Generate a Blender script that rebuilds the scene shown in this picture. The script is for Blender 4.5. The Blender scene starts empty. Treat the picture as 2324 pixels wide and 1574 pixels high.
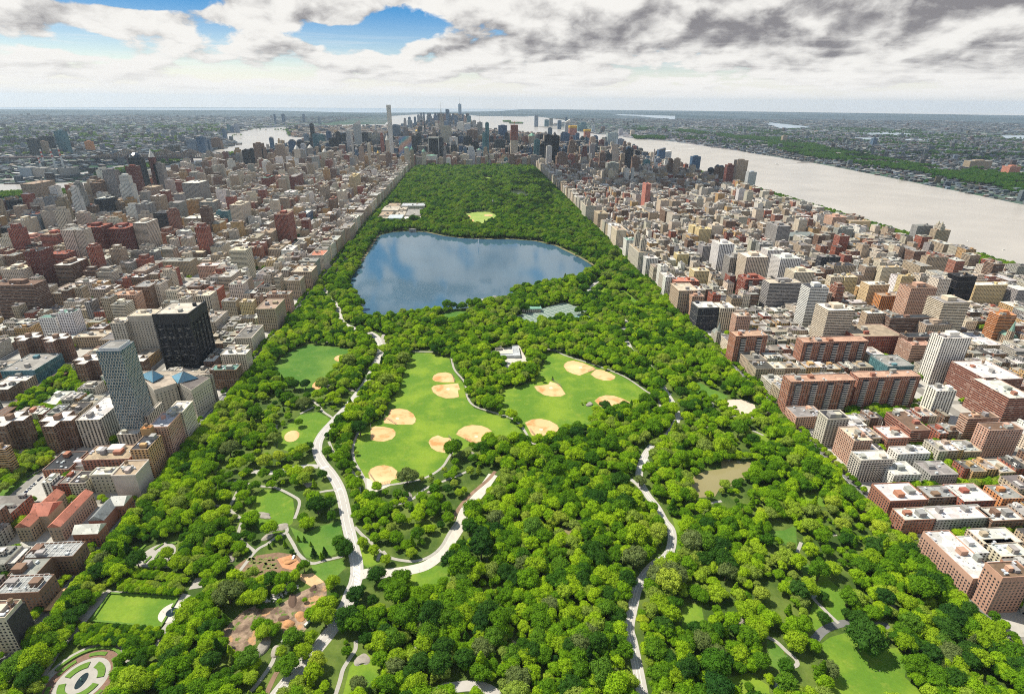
import bpy, bmesh, math, random
import numpy as np
from mathutils import Vector, Matrix
rng = np.random.default_rng(7); R = random.Random(11)
SC = bpy.context.scene; COL = SC.collection
# ---------------------------------------------------------------- camera
W, H = 2323., 1574.                      # measuring grid over the photograph
FPX = 1262.546; PITCH, YAW, ROLL, CH = math.radians(23.767), math.radians(4.294), math.radians(.462), 422.722
_cy, _sy, _cp, _sp = math.cos(YAW), math.sin(YAW), math.cos(PITCH), math.sin(PITCH)
CF = np.array([_sy*_cp, _cy*_cp, -_sp]); _r = np.array([_cy, -_sy, 0.]); _u = np.cross(_r, CF)
CR = _r*math.cos(ROLL)+_u*math.sin(ROLL); CU = -_r*math.sin(ROLL)+_u*math.cos(ROLL)
CAMP = np.array([0, 0, CH])
cd = bpy.data.cameras.new('camera'); cam = bpy.data.objects.new('camera', cd); COL.objects.link(cam); SC.camera = cam
cd.sensor_width = 36; cd.sensor_fit = 'HORIZONTAL'; cd.lens = 36*FPX/W; cd.clip_start = 5; cd.clip_end = 200000
cam.matrix_world = Matrix(((CR[0], CU[0], -CF[0], 0), (CR[1], CU[1], -CF[1], 0), (CR[2], CU[2], -CF[2], CH), (0, 0, 0, 1)))
# ---------------------------------------------------------------- sun, sky, exposure
SUN_EL, SUN_AZ = math.radians(56), math.radians(-62)      # azimuth from +Y (downtown) towards +X
SDIR = Vector((math.sin(SUN_AZ)*math.cos(SUN_EL), math.cos(SUN_AZ)*math.cos(SUN_EL), math.sin(SUN_EL)))
sl = bpy.data.lights.new('sun', 'SUN'); sl.energy = 5.0; sl.angle = math.radians(.6); sl.color = (1, .93, .80)
so = bpy.data.objects.new('sun', sl); COL.objects.link(so); so.rotation_euler = SDIR.to_track_quat('Z', 'Y').to_euler()
SC.view_settings.view_transform = 'Standard'; SC.view_settings.look = 'None'; SC.view_settings.gamma = 1
SC.view_settings.exposure = 0.45
SC.cycles.max_bounces = 4; SC.cycles.diffuse_bounces = 2; SC.cycles.glossy_bounces = 2; SC.cycles.transmission_bounces = 2
SC.cycles.volume_bounces = 0; SC.cycles.transparent_max_bounces = 4; SC.cycles.caustics_reflective = False
SC.cycles.caustics_refractive = False; SC.cycles.use_denoising = False; SC.cycles.pixel_filter_type = 'BLACKMAN_HARRIS'; SC.cycles.filter_width = 1.05; SC.cycles.sample_clamp_indirect = 4

class NT:
    """small helper to write node trees"""
    def __init__(s, tree): s.t = tree; s.n = tree.nodes; s.l = tree.links; s.n.clear()
    def add(s, k, **kw):
        n = s.n.new(k)
        for a, b in kw.items(): setattr(n, a, b)
        return n
    def put(s, sock, v):
        if isinstance(v, bpy.types.NodeSocket): s.l.new(v, sock)
        elif v is not None: sock.default_value = v
    def m(s, op, a, b=None, c=None, clamp=False):
        n = s.add('ShaderNodeMath', operation=op, use_clamp=clamp)
        for i, v in enumerate((a, b, c)): 
            if v is not None: s.put(n.inputs[i], v)
        return n.outputs[0]
    def v(s, op, a, b=None):
        n = s.add('ShaderNodeVectorMath', operation=op); s.put(n.inputs[0], a)
        if b is not None: s.put(n.inputs[3 if op == 'SCALE' else 1], b)
        return n.outputs[1] if op in ('LENGTH', 'DOT_PRODUCT') else n.outputs[0]
    def mix(s, f, a, b, mode='MIX'):
        n = s.add('ShaderNodeMix', data_type='RGBA', blend_type=mode)
        s.put(n.inputs[0], f); s.put(n.inputs[6], a); s.put(n.inputs[7], b); return n.outputs[2]
    def noise(s, vec, sc, det=3, rough=.55, dim='3D', w=None):
        n = s.add('ShaderNodeTexNoise', noise_dimensions=dim)
        if vec is not None: s.put(n.inputs['Vector'], vec)
        n.inputs['Scale'].default_value = sc; n.inputs['Detail'].default_value = det; n.inputs['Roughness'].default_value = rough
        return n.outputs[0]
    def ss(s, x, a, b, lo=0., hi=1.):
        n = s.add('ShaderNodeMapRange', interpolation_type='SMOOTHSTEP'); s.put(n.inputs[0], x)
        for i, q in zip((1, 2, 3, 4), (a, b, lo, hi)): n.inputs[i].default_value = q
        return n.outputs[0]
    def comb(s, x, y, z=0.):
        n = s.add('ShaderNodeCombineXYZ')
        for i, q in enumerate((x, y, z)): s.put(n.inputs[i], q)
        return n.outputs[0]
    def sep(s, v):
        n = s.add('ShaderNodeSeparateXYZ'); s.put(n.inputs[0], v); return n.outputs
def c4(c): return (c[0], c[1], c[2], 1.)

world = bpy.data.worlds.new('World'); SC.world = world; world.use_nodes = True
def build_sky():
    t = NT(world.node_tree)
    sky = t.add('ShaderNodeTexSky', sky_type='NISHITA', sun_disc=False); sky.sun_elevation = SUN_EL; sky.sun_rotation = SUN_AZ
    sky.altitude = 400; sky.air_density = 1.2; sky.dust_density = .6; sky.ozone_density = 3
    geo = t.add('ShaderNodeNewGeometry'); d = t.add('ShaderNodeTexCoord').outputs['Generated']
    x, y, z = t.sep(d)
    az = t.m('MULTIPLY', t.m('ARCTAN2', x, y), 57.2958)                      # degrees right of downtown
    el = t.m('MULTIPLY', t.m('ARCSINE', z), 57.2958)                         # degrees above the horizon
    elc = t.m('MAXIMUM', el, 0.)
    # clouds sit in a layer: compress them towards the horizon
    vv = t.m('MULTIPLY', t.m('LOGARITHM', t.m('ADD', elc, 1.0), 2.718), 3.4)
    p = t.comb(t.m('MULTIPLY', az, .27), vv, 5.3)
    wn = t.add('ShaderNodeTexNoise'); t.put(wn.inputs['Vector'], p); wn.inputs['Scale'].default_value = .8; wn.inputs['Detail'].default_value = 3
    pw = t.v('ADD', p, t.v('SCALE', t.v('SUBTRACT', wn.outputs['Color'], (.5, .5, .5)), .6))
    def dens(off):
        q = t.v('ADD', pw, off)
        a = t.noise(q, .32, 2, .5); b = t.noise(q, .92, 9, .54)
        return t.m('ADD', t.m('MULTIPLY', a, .5), t.m('MULTIPLY', b, .5))
    d0 = dens((0, 0, 0)); d1 = dens((-.12, .26, 0)); d2 = dens((-.30, .75, 0))
    def blob(a0, e0, wa, we, k):
        u = t.m('DIVIDE', t.m('SUBTRACT', az, a0), wa); w = t.m('DIVIDE', t.m('SUBTRACT', el, e0), we)
        r = t.m('ADD', t.m('MULTIPLY', u, u), t.m('MULTIPLY', w, w))
        return t.m('MULTIPLY', t.m('EXPONENT', t.m('MULTIPLY', r, -1.)), k)
    cover = t.m('ADD', d0, .045)
    BL = [(-44, 9.3, 7, 1.5, -.24), (-27, 7.2, 6, .8, -.22), (-12, 5.2, 9, .7, -.14), (-4.5, 6.4, 5, 1.4, -.17), (5, 9.4, 8, .9, -.20), (-2, 9.6, 5, 1.2, -.10),
          (-38, 6.2, 8, 1.6, .18), (-20, 9.2, 10, 1.1, .26), (-13, 7.2, 6, 1.2, .18), (-26, 5.6, 7, 1.0, .12), (-3, 8.7, 3.5, .9, .17), (4, 4.4, 8, .9, .13),
          (26, 8.0, 13, 3.6, .22), (45, 8.0, 14, 4, .26), (14, 6.2, 7, 2.0, .14), (35, 3.3, 22, 1.6, .11)]
    for b in BL: cover = t.m('ADD', cover, blob(*b))
    hi = t.ss(el, 11, 26)                                                    # broken cumulus overhead
    over = t.noise(t.v('SCALE', t.comb(t.m('DIVIDE', x, t.m('MAXIMUM', z, .05)), t.m('DIVIDE', y, t.m('MAXIMUM', z, .05))), 1.), .9, 5, .55)
    cov = t.m('ADD', t.m('MULTIPLY', cover, t.m('SUBTRACT', 1., hi)), t.m('MULTIPLY', t.m('ADD', over, .025), hi))
    mask = t.ss(cov, .49, .545)
    # sunlit tops, grey undersides, thick dark masses
    lit = t.m('MULTIPLY', t.m('ADD', t.m('MULTIPLY', t.m('SUBTRACT', d0, d1), 2.6), t.m('MULTIPLY', t.m('SUBTRACT', d0, d2), 2.0)), 1.)
    thick = t.ss(cov, .53, .80)
    dark = t.m('ADD', t.m('ADD', blob(-19, 9.0, 8.5, 1.0, .62), blob(46, 8.6, 14, 1.9, .62)), t.m('ADD', blob(30, 6.6, 13, .8, .26), blob(22, 9.6, 12, .8, .12)))
    br = t.m('SUBTRACT', t.m('ADD', .72, lit), t.m('MULTIPLY', thick, t.m('ADD', .17, dark)))
    br = t.m('SUBTRACT', br, t.m('MULTIPLY', t.ss(el, 22, 40), .25)); br = t.m('MINIMUM', t.m('MAXIMUM', br, .2), .95)
    ccol = t.mix(t.ss(br, .05, .92), (1.5, 1.42, 1.55, 1), (6.9, 6.75, 6.45, 1))
    skyc = t.mix(t.ss(el, 1, 9), sky.outputs[0], (.2, 2.1, 4.9, 1))
    skyc = t.mix(t.ss(el, 9, 40, 0, .8), skyc, (1.2, 2.5, 4.4, 1))
    c = t.mix(mask, skyc, ccol)
    c = t.mix(t.ss(el, 3.6, .3, 0, .90), c, (7.4, 7.2, 6.9, 1))              # milky air low over the horizon
    veil = t.m('MULTIPLY', t.ss(t.noise(t.comb(t.m('MULTIPLY', az, .10), t.m('MULTIPLY', el, 2.2)), 1.2, 4, .6), .48, .68), t.ss(el, 6.5, 1.2))
    c = t.mix(t.m('MULTIPLY', veil, .6), c, (7.4, 7.2, 6.9, 1))
    bg = t.add('ShaderNodeBackground'); t.put(bg.inputs[0], c); bg.inputs[1].default_value = .1
    o = t.add('ShaderNodeOutputWorld'); t.l.new(bg.outputs[0], o.inputs[0])
build_sky()
world.cycles.sampling_method = 'MANUAL'; world.cycles.sample_map_resolution = 512

# ---------------------------------------------------------------- measuring helpers: photograph -> ground
CROP = {'Z': (1480*.56713, 660*.56713, .34423*.56713), 'E': (0, 540*.56713, .3012*.56713), 'F': (700*.56713, 400*.56713, .3012*.56713),
        'G': (1400*.56713, 400*.56713, .3012*.56713), 'H': (2000*.56713, 400*.56713, .3012*.56713), 'S': (0, 0, 1.)}
for k in range(4):
    for r, y0 in zip('ABCD', (215.5, 392.5, 786.1, 1179.8)): CROP[r+str(k)] = (580.8*k, y0, .2502)
def pix(c, x, y): a, b, s = CROP[c]; return a+x*s, b+y*s
def gnd(c, x, y, z=0.):
    px, py = pix(c, x, y); d = CF+CR*(px-W/2)/FPX+CU*(H/2-py)/FPX; t = (z-CH)/d[2]; return d[0]*t, d[1]*t
def proj(P):
    P = np.atleast_2d(np.asarray(P, float))-CAMP; z = P@CF; z = np.where(np.abs(z) < 1e-3, 1e-3, z)
    return W/2+FPX*(P@CR)/z, H/2-FPX*(P@CU)/z, z
def solve_x(px, Y, z):
    k = (px-W/2)/FPX; a = CR-k*CF; return -(Y*a[1]+(z-CH)*a[2])/a[0]
def solve_y(py, X, z):
    m = (H/2-py)/FPX; a = CU-m*CF; return -(X*a[0]+(z-CH)*a[2])/a[1]
def solve_z(py, X, Y):
    m = (H/2-py)/FPX; a = CU-m*CF; return CH-(X*a[0]+Y*a[1])/a[2]
def poly(c, *pts): return [gnd(c, x, y) for x, y in pts]
def ST(n): return (109.891-n)*80.4          # building line south of street n

# ---------------------------------------------------------------- object helpers
def tag(o, label=None, cat=None, group=None, kind=None):
    for k, v in (('label', label), ('category', cat), ('group', group), ('kind', kind)):
        if v: o[k] = v
    return o
def link(name, me, m=None, parent=None, loc=(0, 0, 0), col=None):
    o = bpy.data.objects.new(name, me); COL.objects.link(o); o.location = loc
    if m is not None and me is not None and len(me.materials) == 0:
        for q in (m if isinstance(m, (list, tuple)) else [m]): me.materials.append(q)
    if parent is not None: o.parent = parent
    if col is not None: o.color = (col[0], col[1], col[2], 1)
    return o
def empty(name, loc): o = bpy.data.objects.new(name, None); COL.objects.link(o); o.location = loc; o.empty_display_size = 1; return o
def me_from(name, vs, fs, uvs=None, mats=None, smooth=False):
    me = bpy.data.meshes.new(name); me.from_pydata([tuple(v) for v in vs], [], fs)
    if uvs is not None:
        l = me.uv_layers.new(name='UVMap'); l.data.foreach_set('uv', np.asarray(uvs, 'f').ravel())
    if mats is not None: me.polygons.foreach_set('material_index', mats)
    if smooth: me.polygons.foreach_set('use_smooth', [True]*len(fs))
    return me
def sheet(name, pts, z, m, kind='structure', thick=0):
    bm = bmesh.new(); vs = [bm.verts.new((x, y, z)) for x, y in pts]; f = bm.faces.new(vs); f.normal_update()
    if f.normal.z < 0: f.normal_flip()
    bmesh.ops.triangulate(bm, faces=bm.faces[:]); me = bpy.data.meshes.new(name); bm.to_mesh(me); bm.free()
    o = link(name, me, m); 
    if kind: o['kind'] = kind
    return o
def smoothline(pts, n=6):
    P = [np.array(q, float) for q in pts]; P = [2*P[0]-P[1]]+P+[2*P[-1]-P[-2]]; out = []
    for i in range(1, len(P)-2):
        for k in range(n):
            t = k/n; a, b, c, d = P[i-1:i+3]
            out.append(.5*((2*b)+(c-a)*t+(2*a-5*b+4*c-d)*t*t+(-a+3*b-3*c+d)*t**3))
    out.append(P[-2]); return np.array(out)
def ribbon(name, pts, w, z, m, kind='structure', off=0., dash=None):
    P = smoothline(pts); T = np.gradient(P, axis=0); T /= np.linalg.norm(T, axis=1)[:, None]+1e-9; N = np.stack([T[:, 1], -T[:, 0]], 1)
    L = P+N*(off-w/2); Q = P+N*(off+w/2); n = len(P)
    vs = [(*a, z) for a in L]+[(*a, z) for a in Q]
    fs = [(i, n+i, n+i+1, i+1) for i in range(n-1) if not dash or i % dash == 0]
    o = link(name, me_from(name, vs, fs), m)
    if kind: o['kind'] = kind
    return o
def box_data(x0, x1, y0, y1, z0, z1, bottom=False):
    v = [(x0, y0, z0), (x1, y0, z0), (x1, y1, z0), (x0, y1, z0), (x0, y0, z1), (x1, y0, z1), (x1, y1, z1), (x0, y1, z1)]
    f = [(0, 1, 5, 4), (1, 2, 6, 5), (2, 3, 7, 6), (3, 0, 4, 7), (4, 5, 6, 7)]
    if bottom: f.append((3, 2, 1, 0))
    return v, f
class MB:
    def __init__(s): s.v = []; s.f = []; s.mi = []
    def add(s, v, f, mi=0): k = len(s.v); s.v += [tuple(q) for q in v]; s.f += [tuple(i+k for i in q) for q in f]; s.mi += [mi]*len(f); return s
    def box(s, *a, mi=0): v, f = box_data(*a, bottom=True); return s.add(v, f, mi)
    def cyl(s, x, y, z0, z1, r0, r1=None, n=12, mi=0, cap=True):
        r1 = r0 if r1 is None else r1; a = [2*math.pi*i/n for i in range(n)]
        v = [(x+r0*math.cos(t), y+r0*math.sin(t), z0) for t in a]+[(x+r1*math.cos(t), y+r1*math.sin(t), z1) for t in a]
        f = [(i, (i+1) % n, n+(i+1) % n, n+i) for i in range(n)]
        if cap: f.append(tuple(range(n, 2*n)))
        return s.add(v, f, mi)
    def bar(s, a, b, r, n=4, mi=0):
        a, b = Vector(a), Vector(b); d = (b-a).normalized(); u = d.orthogonal().normalized(); w = d.cross(u)
        v = [p+(u*math.cos(2*math.pi*(i+.5)/n)+w*math.sin(2*math.pi*(i+.5)/n))*r for p in (a, b) for i in range(n)]
        return s.add(v, [(i, (i+1) % n, n+(i+1) % n, n+i) for i in range(n)]+[tuple(range(n)), tuple(range(n, 2*n))], mi)
    def mesh(s, name, smooth=False): return me_from(name, s.v, s.f, mats=s.mi, smooth=smooth)
def inpoly(X, Y, P):
    X = np.asarray(X); Y = np.asarray(Y); r = np.zeros(X.shape, bool); n = len(P)
    for i in range(n):
        x0, y0 = P[i]; x1, y1 = P[(i+1) % n]
        if y0 == y1: continue
        c = ((y0 > Y) != (y1 > Y)) & (X < (x1-x0)*(Y-y0)/(y1-y0)+x0); r ^= c
    return r
def distline(X, Y, P):
    d = np.full(np.shape(X), 1e9); P = np.asarray(P)
    for a, b in zip(P[:-1], P[1:]):
        ab = b-a; L = ab@ab+1e-9; t = np.clip(((X-a[0])*ab[0]+(Y-a[1])*ab[1])/L, 0, 1)
        d = np.minimum(d, np.hypot(X-a[0]-t*ab[0], Y-a[1]-t*ab[1]))
    return d
# ---------------------------------------------------------------- materials
def mat(name, rough=.8, spec=.3):
    m = bpy.data.materials.new(name); m.use_nodes = True; t = NT(m.node_tree)
    b = t.add('ShaderNodeBsdfPrincipled'); o = t.add('ShaderNodeOutputMaterial'); t.l.new(b.outputs[0], o.inputs[0])
    b.inputs['Roughness'].default_value = rough; b.inputs['Specular IOR Level'].default_value = spec
    return m, t, b
def M_plain(name, col, rough=.8, var=.12, sc=.3, spec=.3, metal=0):
    m, t, b = mat(name, rough, spec); n = t.noise(t.add('ShaderNodeNewGeometry').outputs['Position'], sc, 4)
    k = t.m('ADD', t.m('MULTIPLY', t.m('SUBTRACT', n, .5), var*4), 1.)
    t.put(b.inputs['Base Color'], t.v('SCALE', c4(col)[:3], k)); b.inputs['Metallic'].default_value = metal
    return m
def M_obj(name, rough=.8, var=.15, sc=.25, spec=.3):
    """takes the colour set on the object"""
    m, t, b = mat(name, rough, spec); n = t.noise(t.add('ShaderNodeNewGeometry').outputs['Position'], sc, 5, .65)
    k = t.m('ADD', t.m('MULTIPLY', t.m('SUBTRACT', n, .5), var*4), 1.)
    t.put(b.inputs['Base Color'], t.v('SCALE', t.add('ShaderNodeObjectInfo').outputs['Color'], k)); return m
def M_lawn(name, base, dry, sc=.02):
    m, t, b = mat(name, .9, .15); p = t.add('ShaderNodeNewGeometry').outputs['Position']
    a = t.ss(t.noise(p, sc, 5, .6), .40, .66); f = t.noise(p, .35, 4, .7); g = t.ss(t.noise(p, .07, 4, .7), .52, .72)
    c = t.mix(a, c4(base), c4(dry)); c = t.mix(t.m('MULTIPLY', g, .5), c, c4((dry[0]*1.25, dry[1]*1.02, dry[2]*1.6)))
    t.put(b.inputs['Base Color'], t.v('SCALE', c, t.m('ADD', .72, t.m('MULTIPLY', f, .56)))); return m
def facade(name, style, attr=False, pu=3.3, pv=3.2):
    m, t, b = mat(name, .75, .16)
    uv = t.add('ShaderNodeUVMap').outputs[0]; u, v, _ = t.sep(uv)
    base = t.add('ShaderNodeAttribute', attribute_name='Col').outputs[0] if attr else t.add('ShaderNodeObjectInfo').outputs['Color']
    rnd = t.m('FRACT', t.m('DIVIDE', t.m('FLOOR', t.m('DIVIDE', u, 400.)), 7.31)) if attr else t.add('ShaderNodeObjectInfo').outputs['Random']
    pos = t.add('ShaderNodeNewGeometry').outputs['Position']
    U = t.m('DIVIDE', u, t.m('ADD', pu, t.m('MULTIPLY', rnd, 1.3))); V = t.m('DIVIDE', v, pv)
    fu, fv = t.m('FRACT', U), t.m('FRACT', V)
    def win(f, a, c): return t.m('MULTIPLY', t.m('GREATER_THAN', f, a), t.m('LESS_THAN', f, c))
    wn = t.add('ShaderNodeTexWhiteNoise', noise_dimensions='3D'); t.put(wn.inputs[0], t.comb(t.m('FLOOR', U), t.m('FLOOR', V), rnd)); r = wn.outputs[0]
    glass = t.mix(t.ss(r, .70, 1.), (.016, .018, .024, 1), (.24, .23, .21, 1))
    if style == 'punch': k = t.m('MULTIPLY', win(fu, .24, .74), win(fv, .20, .76))
    elif style == 'pier': k = t.m('MULTIPLY', win(fu, .30, .76), t.m('ADD', .55, t.m('MULTIPLY', win(fv, .2, .8), .45)))
    elif style == 'band': k = t.m('MULTIPLY', win(fv, .34, .82), t.m('ADD', .72, t.m('MULTIPLY', win(fu, .1, .9), .28)))
    elif style == 'glass':
        k = t.m('MULTIPLY', win(fu, .07, .93), win(fv, .12, .94))
        glass = t.mix(1., base, t.mix(t.ss(r, .5, 1.), (.42, .48, .52, 1), (1.1, 1.1, 1.1, 1)), 'MULTIPLY')
    elif style == 'weave':
        row = t.m('FLOOR', V); sh = t.m('MULTIPLY', t.m('FRACT', t.m('MULTIPLY', row, .5)), 1.)
        f2 = t.m('FRACT', t.m('ADD', t.m('DIVIDE', u, 4.2), sh)); f3 = t.m('FRACT', t.m('ADD', t.m('DIVIDE', u, 2.1), r))
        k = t.m('MULTIPLY', win(fv, .0, .80), t.m('MULTIPLY', win(f2, .16, 1.1), win(f3, -.1, .93)))
        glass = t.mix(t.ss(t.noise(t.comb(t.m('MULTIPLY', u, .08), t.m('MULTIPLY', v, .05)), 1., 3), .4, .66), (.025, .05, .09, 1), (.10, .20, .21, 1))
    st = t.noise(pos, .05, 5, .65); st2 = t.noise(t.v('MULTIPLY', pos, (1, 1, .12)), .45, 4, .6)
    wall = t.v('SCALE', base, t.m('ADD', .78, t.m('ADD', t.m('MULTIPLY', st, .45), t.m('MULTIPLY', st2, .30))))
    if style == 'band': wall = t.mix(t.m('MULTIPLY', win(fv, .82, 1.), .6), wall, t.v('SCALE', base, 1.35))
    # cornice / string courses every few floors
    sc = t.m('LESS_THAN', t.m('FRACT', t.m('DIVIDE', v, 16.)), .035)
    wall = t.mix(t.m('MULTIPLY', sc, .45), wall, (.55, .5, .44, 1))
    t.put(b.inputs['Base Color'], t.mix(k, wall, glass))
    t.put(b.inputs['Roughness'], t.m('SUBTRACT', .8, t.m('MULTIPLY', k, .62 if style in ('glass', 'weave') else .5)))
    return m
STY = {}
for s in ('punch', 'pier', 'band', 'glass', 'weave'): STY[s] = facade('facade_'+s, s)
def M_roof(name, attr=False):
    m, t, b = mat(name, .85, .2); p = t.add('ShaderNodeNewGeometry').outputs['Position']
    base = t.add('ShaderNodeAttribute', attribute_name='Col').outputs[0] if attr else t.add('ShaderNodeObjectInfo').outputs['Color']
    n = t.noise(p, .16, 6, .7); v = t.add('ShaderNodeTexVoronoi', feature='F1', distance='CHEBYCHEV'); t.put(v.inputs['Vector'], p); v.inputs['Scale'].default_value = .11
    k = t.m('ADD', .34, t.m('ADD', t.m('MULTIPLY', n, .62), t.m('MULTIPLY', t.sep(v.outputs['Color'])[0], .34)))
    c = t.v('SCALE', base, k); c = t.mix(t.ss(t.noise(p, .5, 3), .62, .70), c, (.09, .085, .08, 1)); t.put(b.inputs['Base Color'], c); return m
ROOF = M_roof('roofing'); OBJ = M_obj('painted_surface')
CITY_W = facade('city_wall', 'punch', True); CITY_R = M_roof('city_roof', True); CITY_B = facade('city_wall_ribbon', 'band', True); CITY_G = facade('city_wall_glass', 'glass', True)
ASPH = M_plain('asphalt', (.16, .16, .155), .9, .10, .2); ASPH_L = M_plain('pale_asphalt', (.43, .41, .38), .9, .10, .15)
PATH = M_plain('path_paving', (.36, .34, .30), .9, .10, .2); CONC = M_plain('concrete', (.52, .48, .42), .85, .10, .2)
PAINT = M_plain('road_paint', (.72, .71, .67), .7, .05); DIRT = M_plain('bare_earth', (.23, .15, .10), .95, .34, .09)
SAND = M_plain('pale_sand', (.58, .49, .36), .9, .12, .1); ROCK = M_plain('schist_rock', (.30, .27, .23), .9, .25, .25)
def M_clay():
    m, t, b = mat('infield_clay', .92, .15); p = t.add('ShaderNodeNewGeometry').outputs['Position']
    c = t.mix(t.ss(t.noise(p, .045, 5, .6), .46, .66), (.64, .40, .20, 1), (.50, .24, .09, 1)); c = t.mix(t.ss(t.noise(p, .02, 2), .5, .7), c, (.70, .49, .26, 1))
    t.put(b.inputs['Base Color'], c); return m
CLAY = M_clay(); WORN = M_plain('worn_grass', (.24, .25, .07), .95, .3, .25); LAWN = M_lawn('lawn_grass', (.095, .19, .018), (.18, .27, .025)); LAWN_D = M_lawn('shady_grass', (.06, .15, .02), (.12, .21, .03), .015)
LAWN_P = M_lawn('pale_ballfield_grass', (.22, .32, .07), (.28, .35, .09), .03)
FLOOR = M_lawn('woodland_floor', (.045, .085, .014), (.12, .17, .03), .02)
def M_water(name, col, rough=.06, wave=.02, ws=.2):
    m, t, b = mat(name, rough, .5); b.inputs['Base Color'].default_value = c4(col); b.inputs['IOR'].default_value = 1.33
    p = t.add('ShaderNodeNewGeometry').outputs['Position']; n = t.noise(p, ws, 3, .5); n2 = t.noise(p, .004, 3, .6)
    bp = t.add('ShaderNodeBump'); bp.inputs['Strength'].default_value = wave; bp.inputs['Distance'].default_value = 1.; t.put(bp.inputs['Height'], n); t.l.new(bp.outputs[0], b.inputs['Normal'])
    t.put(b.inputs['Base Color'], t.mix(n2, c4(tuple(q*.75 for q in col)), c4(tuple(q*1.25 for q in col)))); return m
W_RES = M_water('reservoir_water', (.045, .10, .15), .05, .012, .25); W_RIV = M_water('river_water', (.40, .37, .33), .28, .10, .06)
W_BAY = M_water('bay_water', (.30, .36, .42), .3, .1, .02); W_LAKE = M_water('lake_water', (.05, .07, .04), .2, .05, .3); W_POND = M_water('pond_water', (.24, .21, .10), .08, .02, .4)
def M_foliage(name, cols, hue=.0):
    m = bpy.data.materials.new(name); m.use_nodes = True; t = NT(m.node_tree)
    oi = t.add('ShaderNodeObjectInfo'); g = t.add('ShaderNodeNewGeometry'); loc = oi.outputs['Location']
    r = oi.outputs['Random']; n = t.noise(loc, .012, 3, .6); cl = t.m('ADD', t.m('MULTIPLY', r, .62), t.m('MULTIPLY', t.ss(n, .35, .65), .38))
    cr = t.add('ShaderNodeValToRGB'); t.put(cr.inputs[0], cl); e = cr.color_ramp.elements
    while len(e) < len(cols): e.new(.5)
    for i, c in enumerate(cols): e[i].position = i/(len(cols)-1); e[i].color = c4(c)
    leaf = t.noise(t.add('ShaderNodeTexCoord').outputs['Object'], .42, 5, .8)
    # leaf colour turns deeper green to the south and far west
    lx_ = t.sep(loc); far = t.m('MAXIMUM', t.ss(lx_[1], 900., 1900.), t.m('MULTIPLY', t.m('GREATER_THAN', lx_[0], 1700.), 1.7))
    c = t.mix(t.m('MULTIPLY', far, .5), cr.outputs[0], (.03, .10, .018, 1))
    c = t.v('SCALE', c, t.m('ADD', .5, t.m('MULTIPLY', leaf, 1.0)))
    d = t.add('ShaderNodeBsdfDiffuse'); tr = t.add('ShaderNodeBsdfTranslucent'); t.put(d.inputs[0], c); t.put(tr.inputs[0], t.mix(1., c, (1.5, 1.35, .5, 1), 'MULTIPLY'))
    mx = t.add('ShaderNodeMixShader'); mx.inputs[0].default_value = .30; t.l.new(d.outputs[0], mx.inputs[1]); t.l.new(tr.outputs[0], mx.inputs[2])
    o = t.add('ShaderNodeOutputMaterial'); t.l.new(mx.outputs[0], o.inputs[0]); return m
LEAF = M_foliage('leaves', [(.03, .09, .018), (.06, .155, .014), (.12, .25, .012), (.20, .36, .014), (.32, .47, .018), (.22, .30, .06), (.42, .52, .03)])
HEDGE = M_plain('clipped_hedge', (.10, .19, .022), .9, .2, .5); BARK = M_plain('bark', (.10, .075, .055), .9, .2, 1.)
STEEL = M_plain('painted_steel', (.30, .31, .30), .6, .08); GLASSD = M_plain('dark_window_glass', (.03, .035, .045), .15, .1, .3, .5)
def M_ground():
    m, t, b = mat('ground', .95, .15); p = t.add('ShaderNodeNewGeometry').outputs['Position']; x, y, z = t.sep(p)
    n = t.noise(p, .03, 5); near = t.v('SCALE', (.23, .22, .20), t.m('ADD', .6, t.m('MULTIPLY', n, .8)))
    v = t.add('ShaderNodeTexVoronoi', feature='F1'); t.put(v.inputs['Vector'], t.v('MULTIPLY', p, (1, .8, 0))); v.inputs['Scale'].default_value = .022
    r, g, bl = t.sep(v.outputs['Color'])
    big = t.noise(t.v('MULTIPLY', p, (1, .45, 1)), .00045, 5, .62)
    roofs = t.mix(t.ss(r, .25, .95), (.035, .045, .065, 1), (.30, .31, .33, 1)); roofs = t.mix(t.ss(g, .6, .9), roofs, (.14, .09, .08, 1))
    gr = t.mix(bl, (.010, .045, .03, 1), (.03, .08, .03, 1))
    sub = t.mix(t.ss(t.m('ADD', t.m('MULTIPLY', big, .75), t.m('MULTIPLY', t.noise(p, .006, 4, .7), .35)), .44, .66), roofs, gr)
    far = t.ss(t.v('LENGTH', p), 11000., 20000.); sub = t.mix(far, sub, t.mix(t.ss(big, .42, .6), (.05, .075, .09, 1), (.010, .03, .035, 1)))  # distance haze is put into the far land colour as bluish dark
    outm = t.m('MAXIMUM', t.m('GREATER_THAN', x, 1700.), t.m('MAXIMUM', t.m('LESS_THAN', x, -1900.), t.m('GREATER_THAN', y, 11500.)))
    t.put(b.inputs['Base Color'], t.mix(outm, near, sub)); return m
GROUND = M_ground()
def M_yard():
    m, t, b = mat('yard_earth', .95, .1); p = t.add('ShaderNodeNewGeometry').outputs['Position']; n = t.noise(p, .07, 6, .65); f = t.noise(p, .4, 5, .7)
    c = t.mix(t.ss(n, .38, .62), (.13, .09, .065, 1), (.33, .24, .17, 1)); c = t.mix(t.ss(t.noise(p, .045, 5, .6), .56, .62), c, (.42, .25, .13, 1)); c = t.mix(t.ss(t.noise(t.v('ADD', p, (50, 9, 0)), .09, 5, .7), .56, .62), c, (.10, .16, .03, 1))
    t.put(b.inputs['Base Color'], t.v('SCALE', c, t.m('ADD', .5, f))); return m
YARDM = M_yard()
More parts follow.
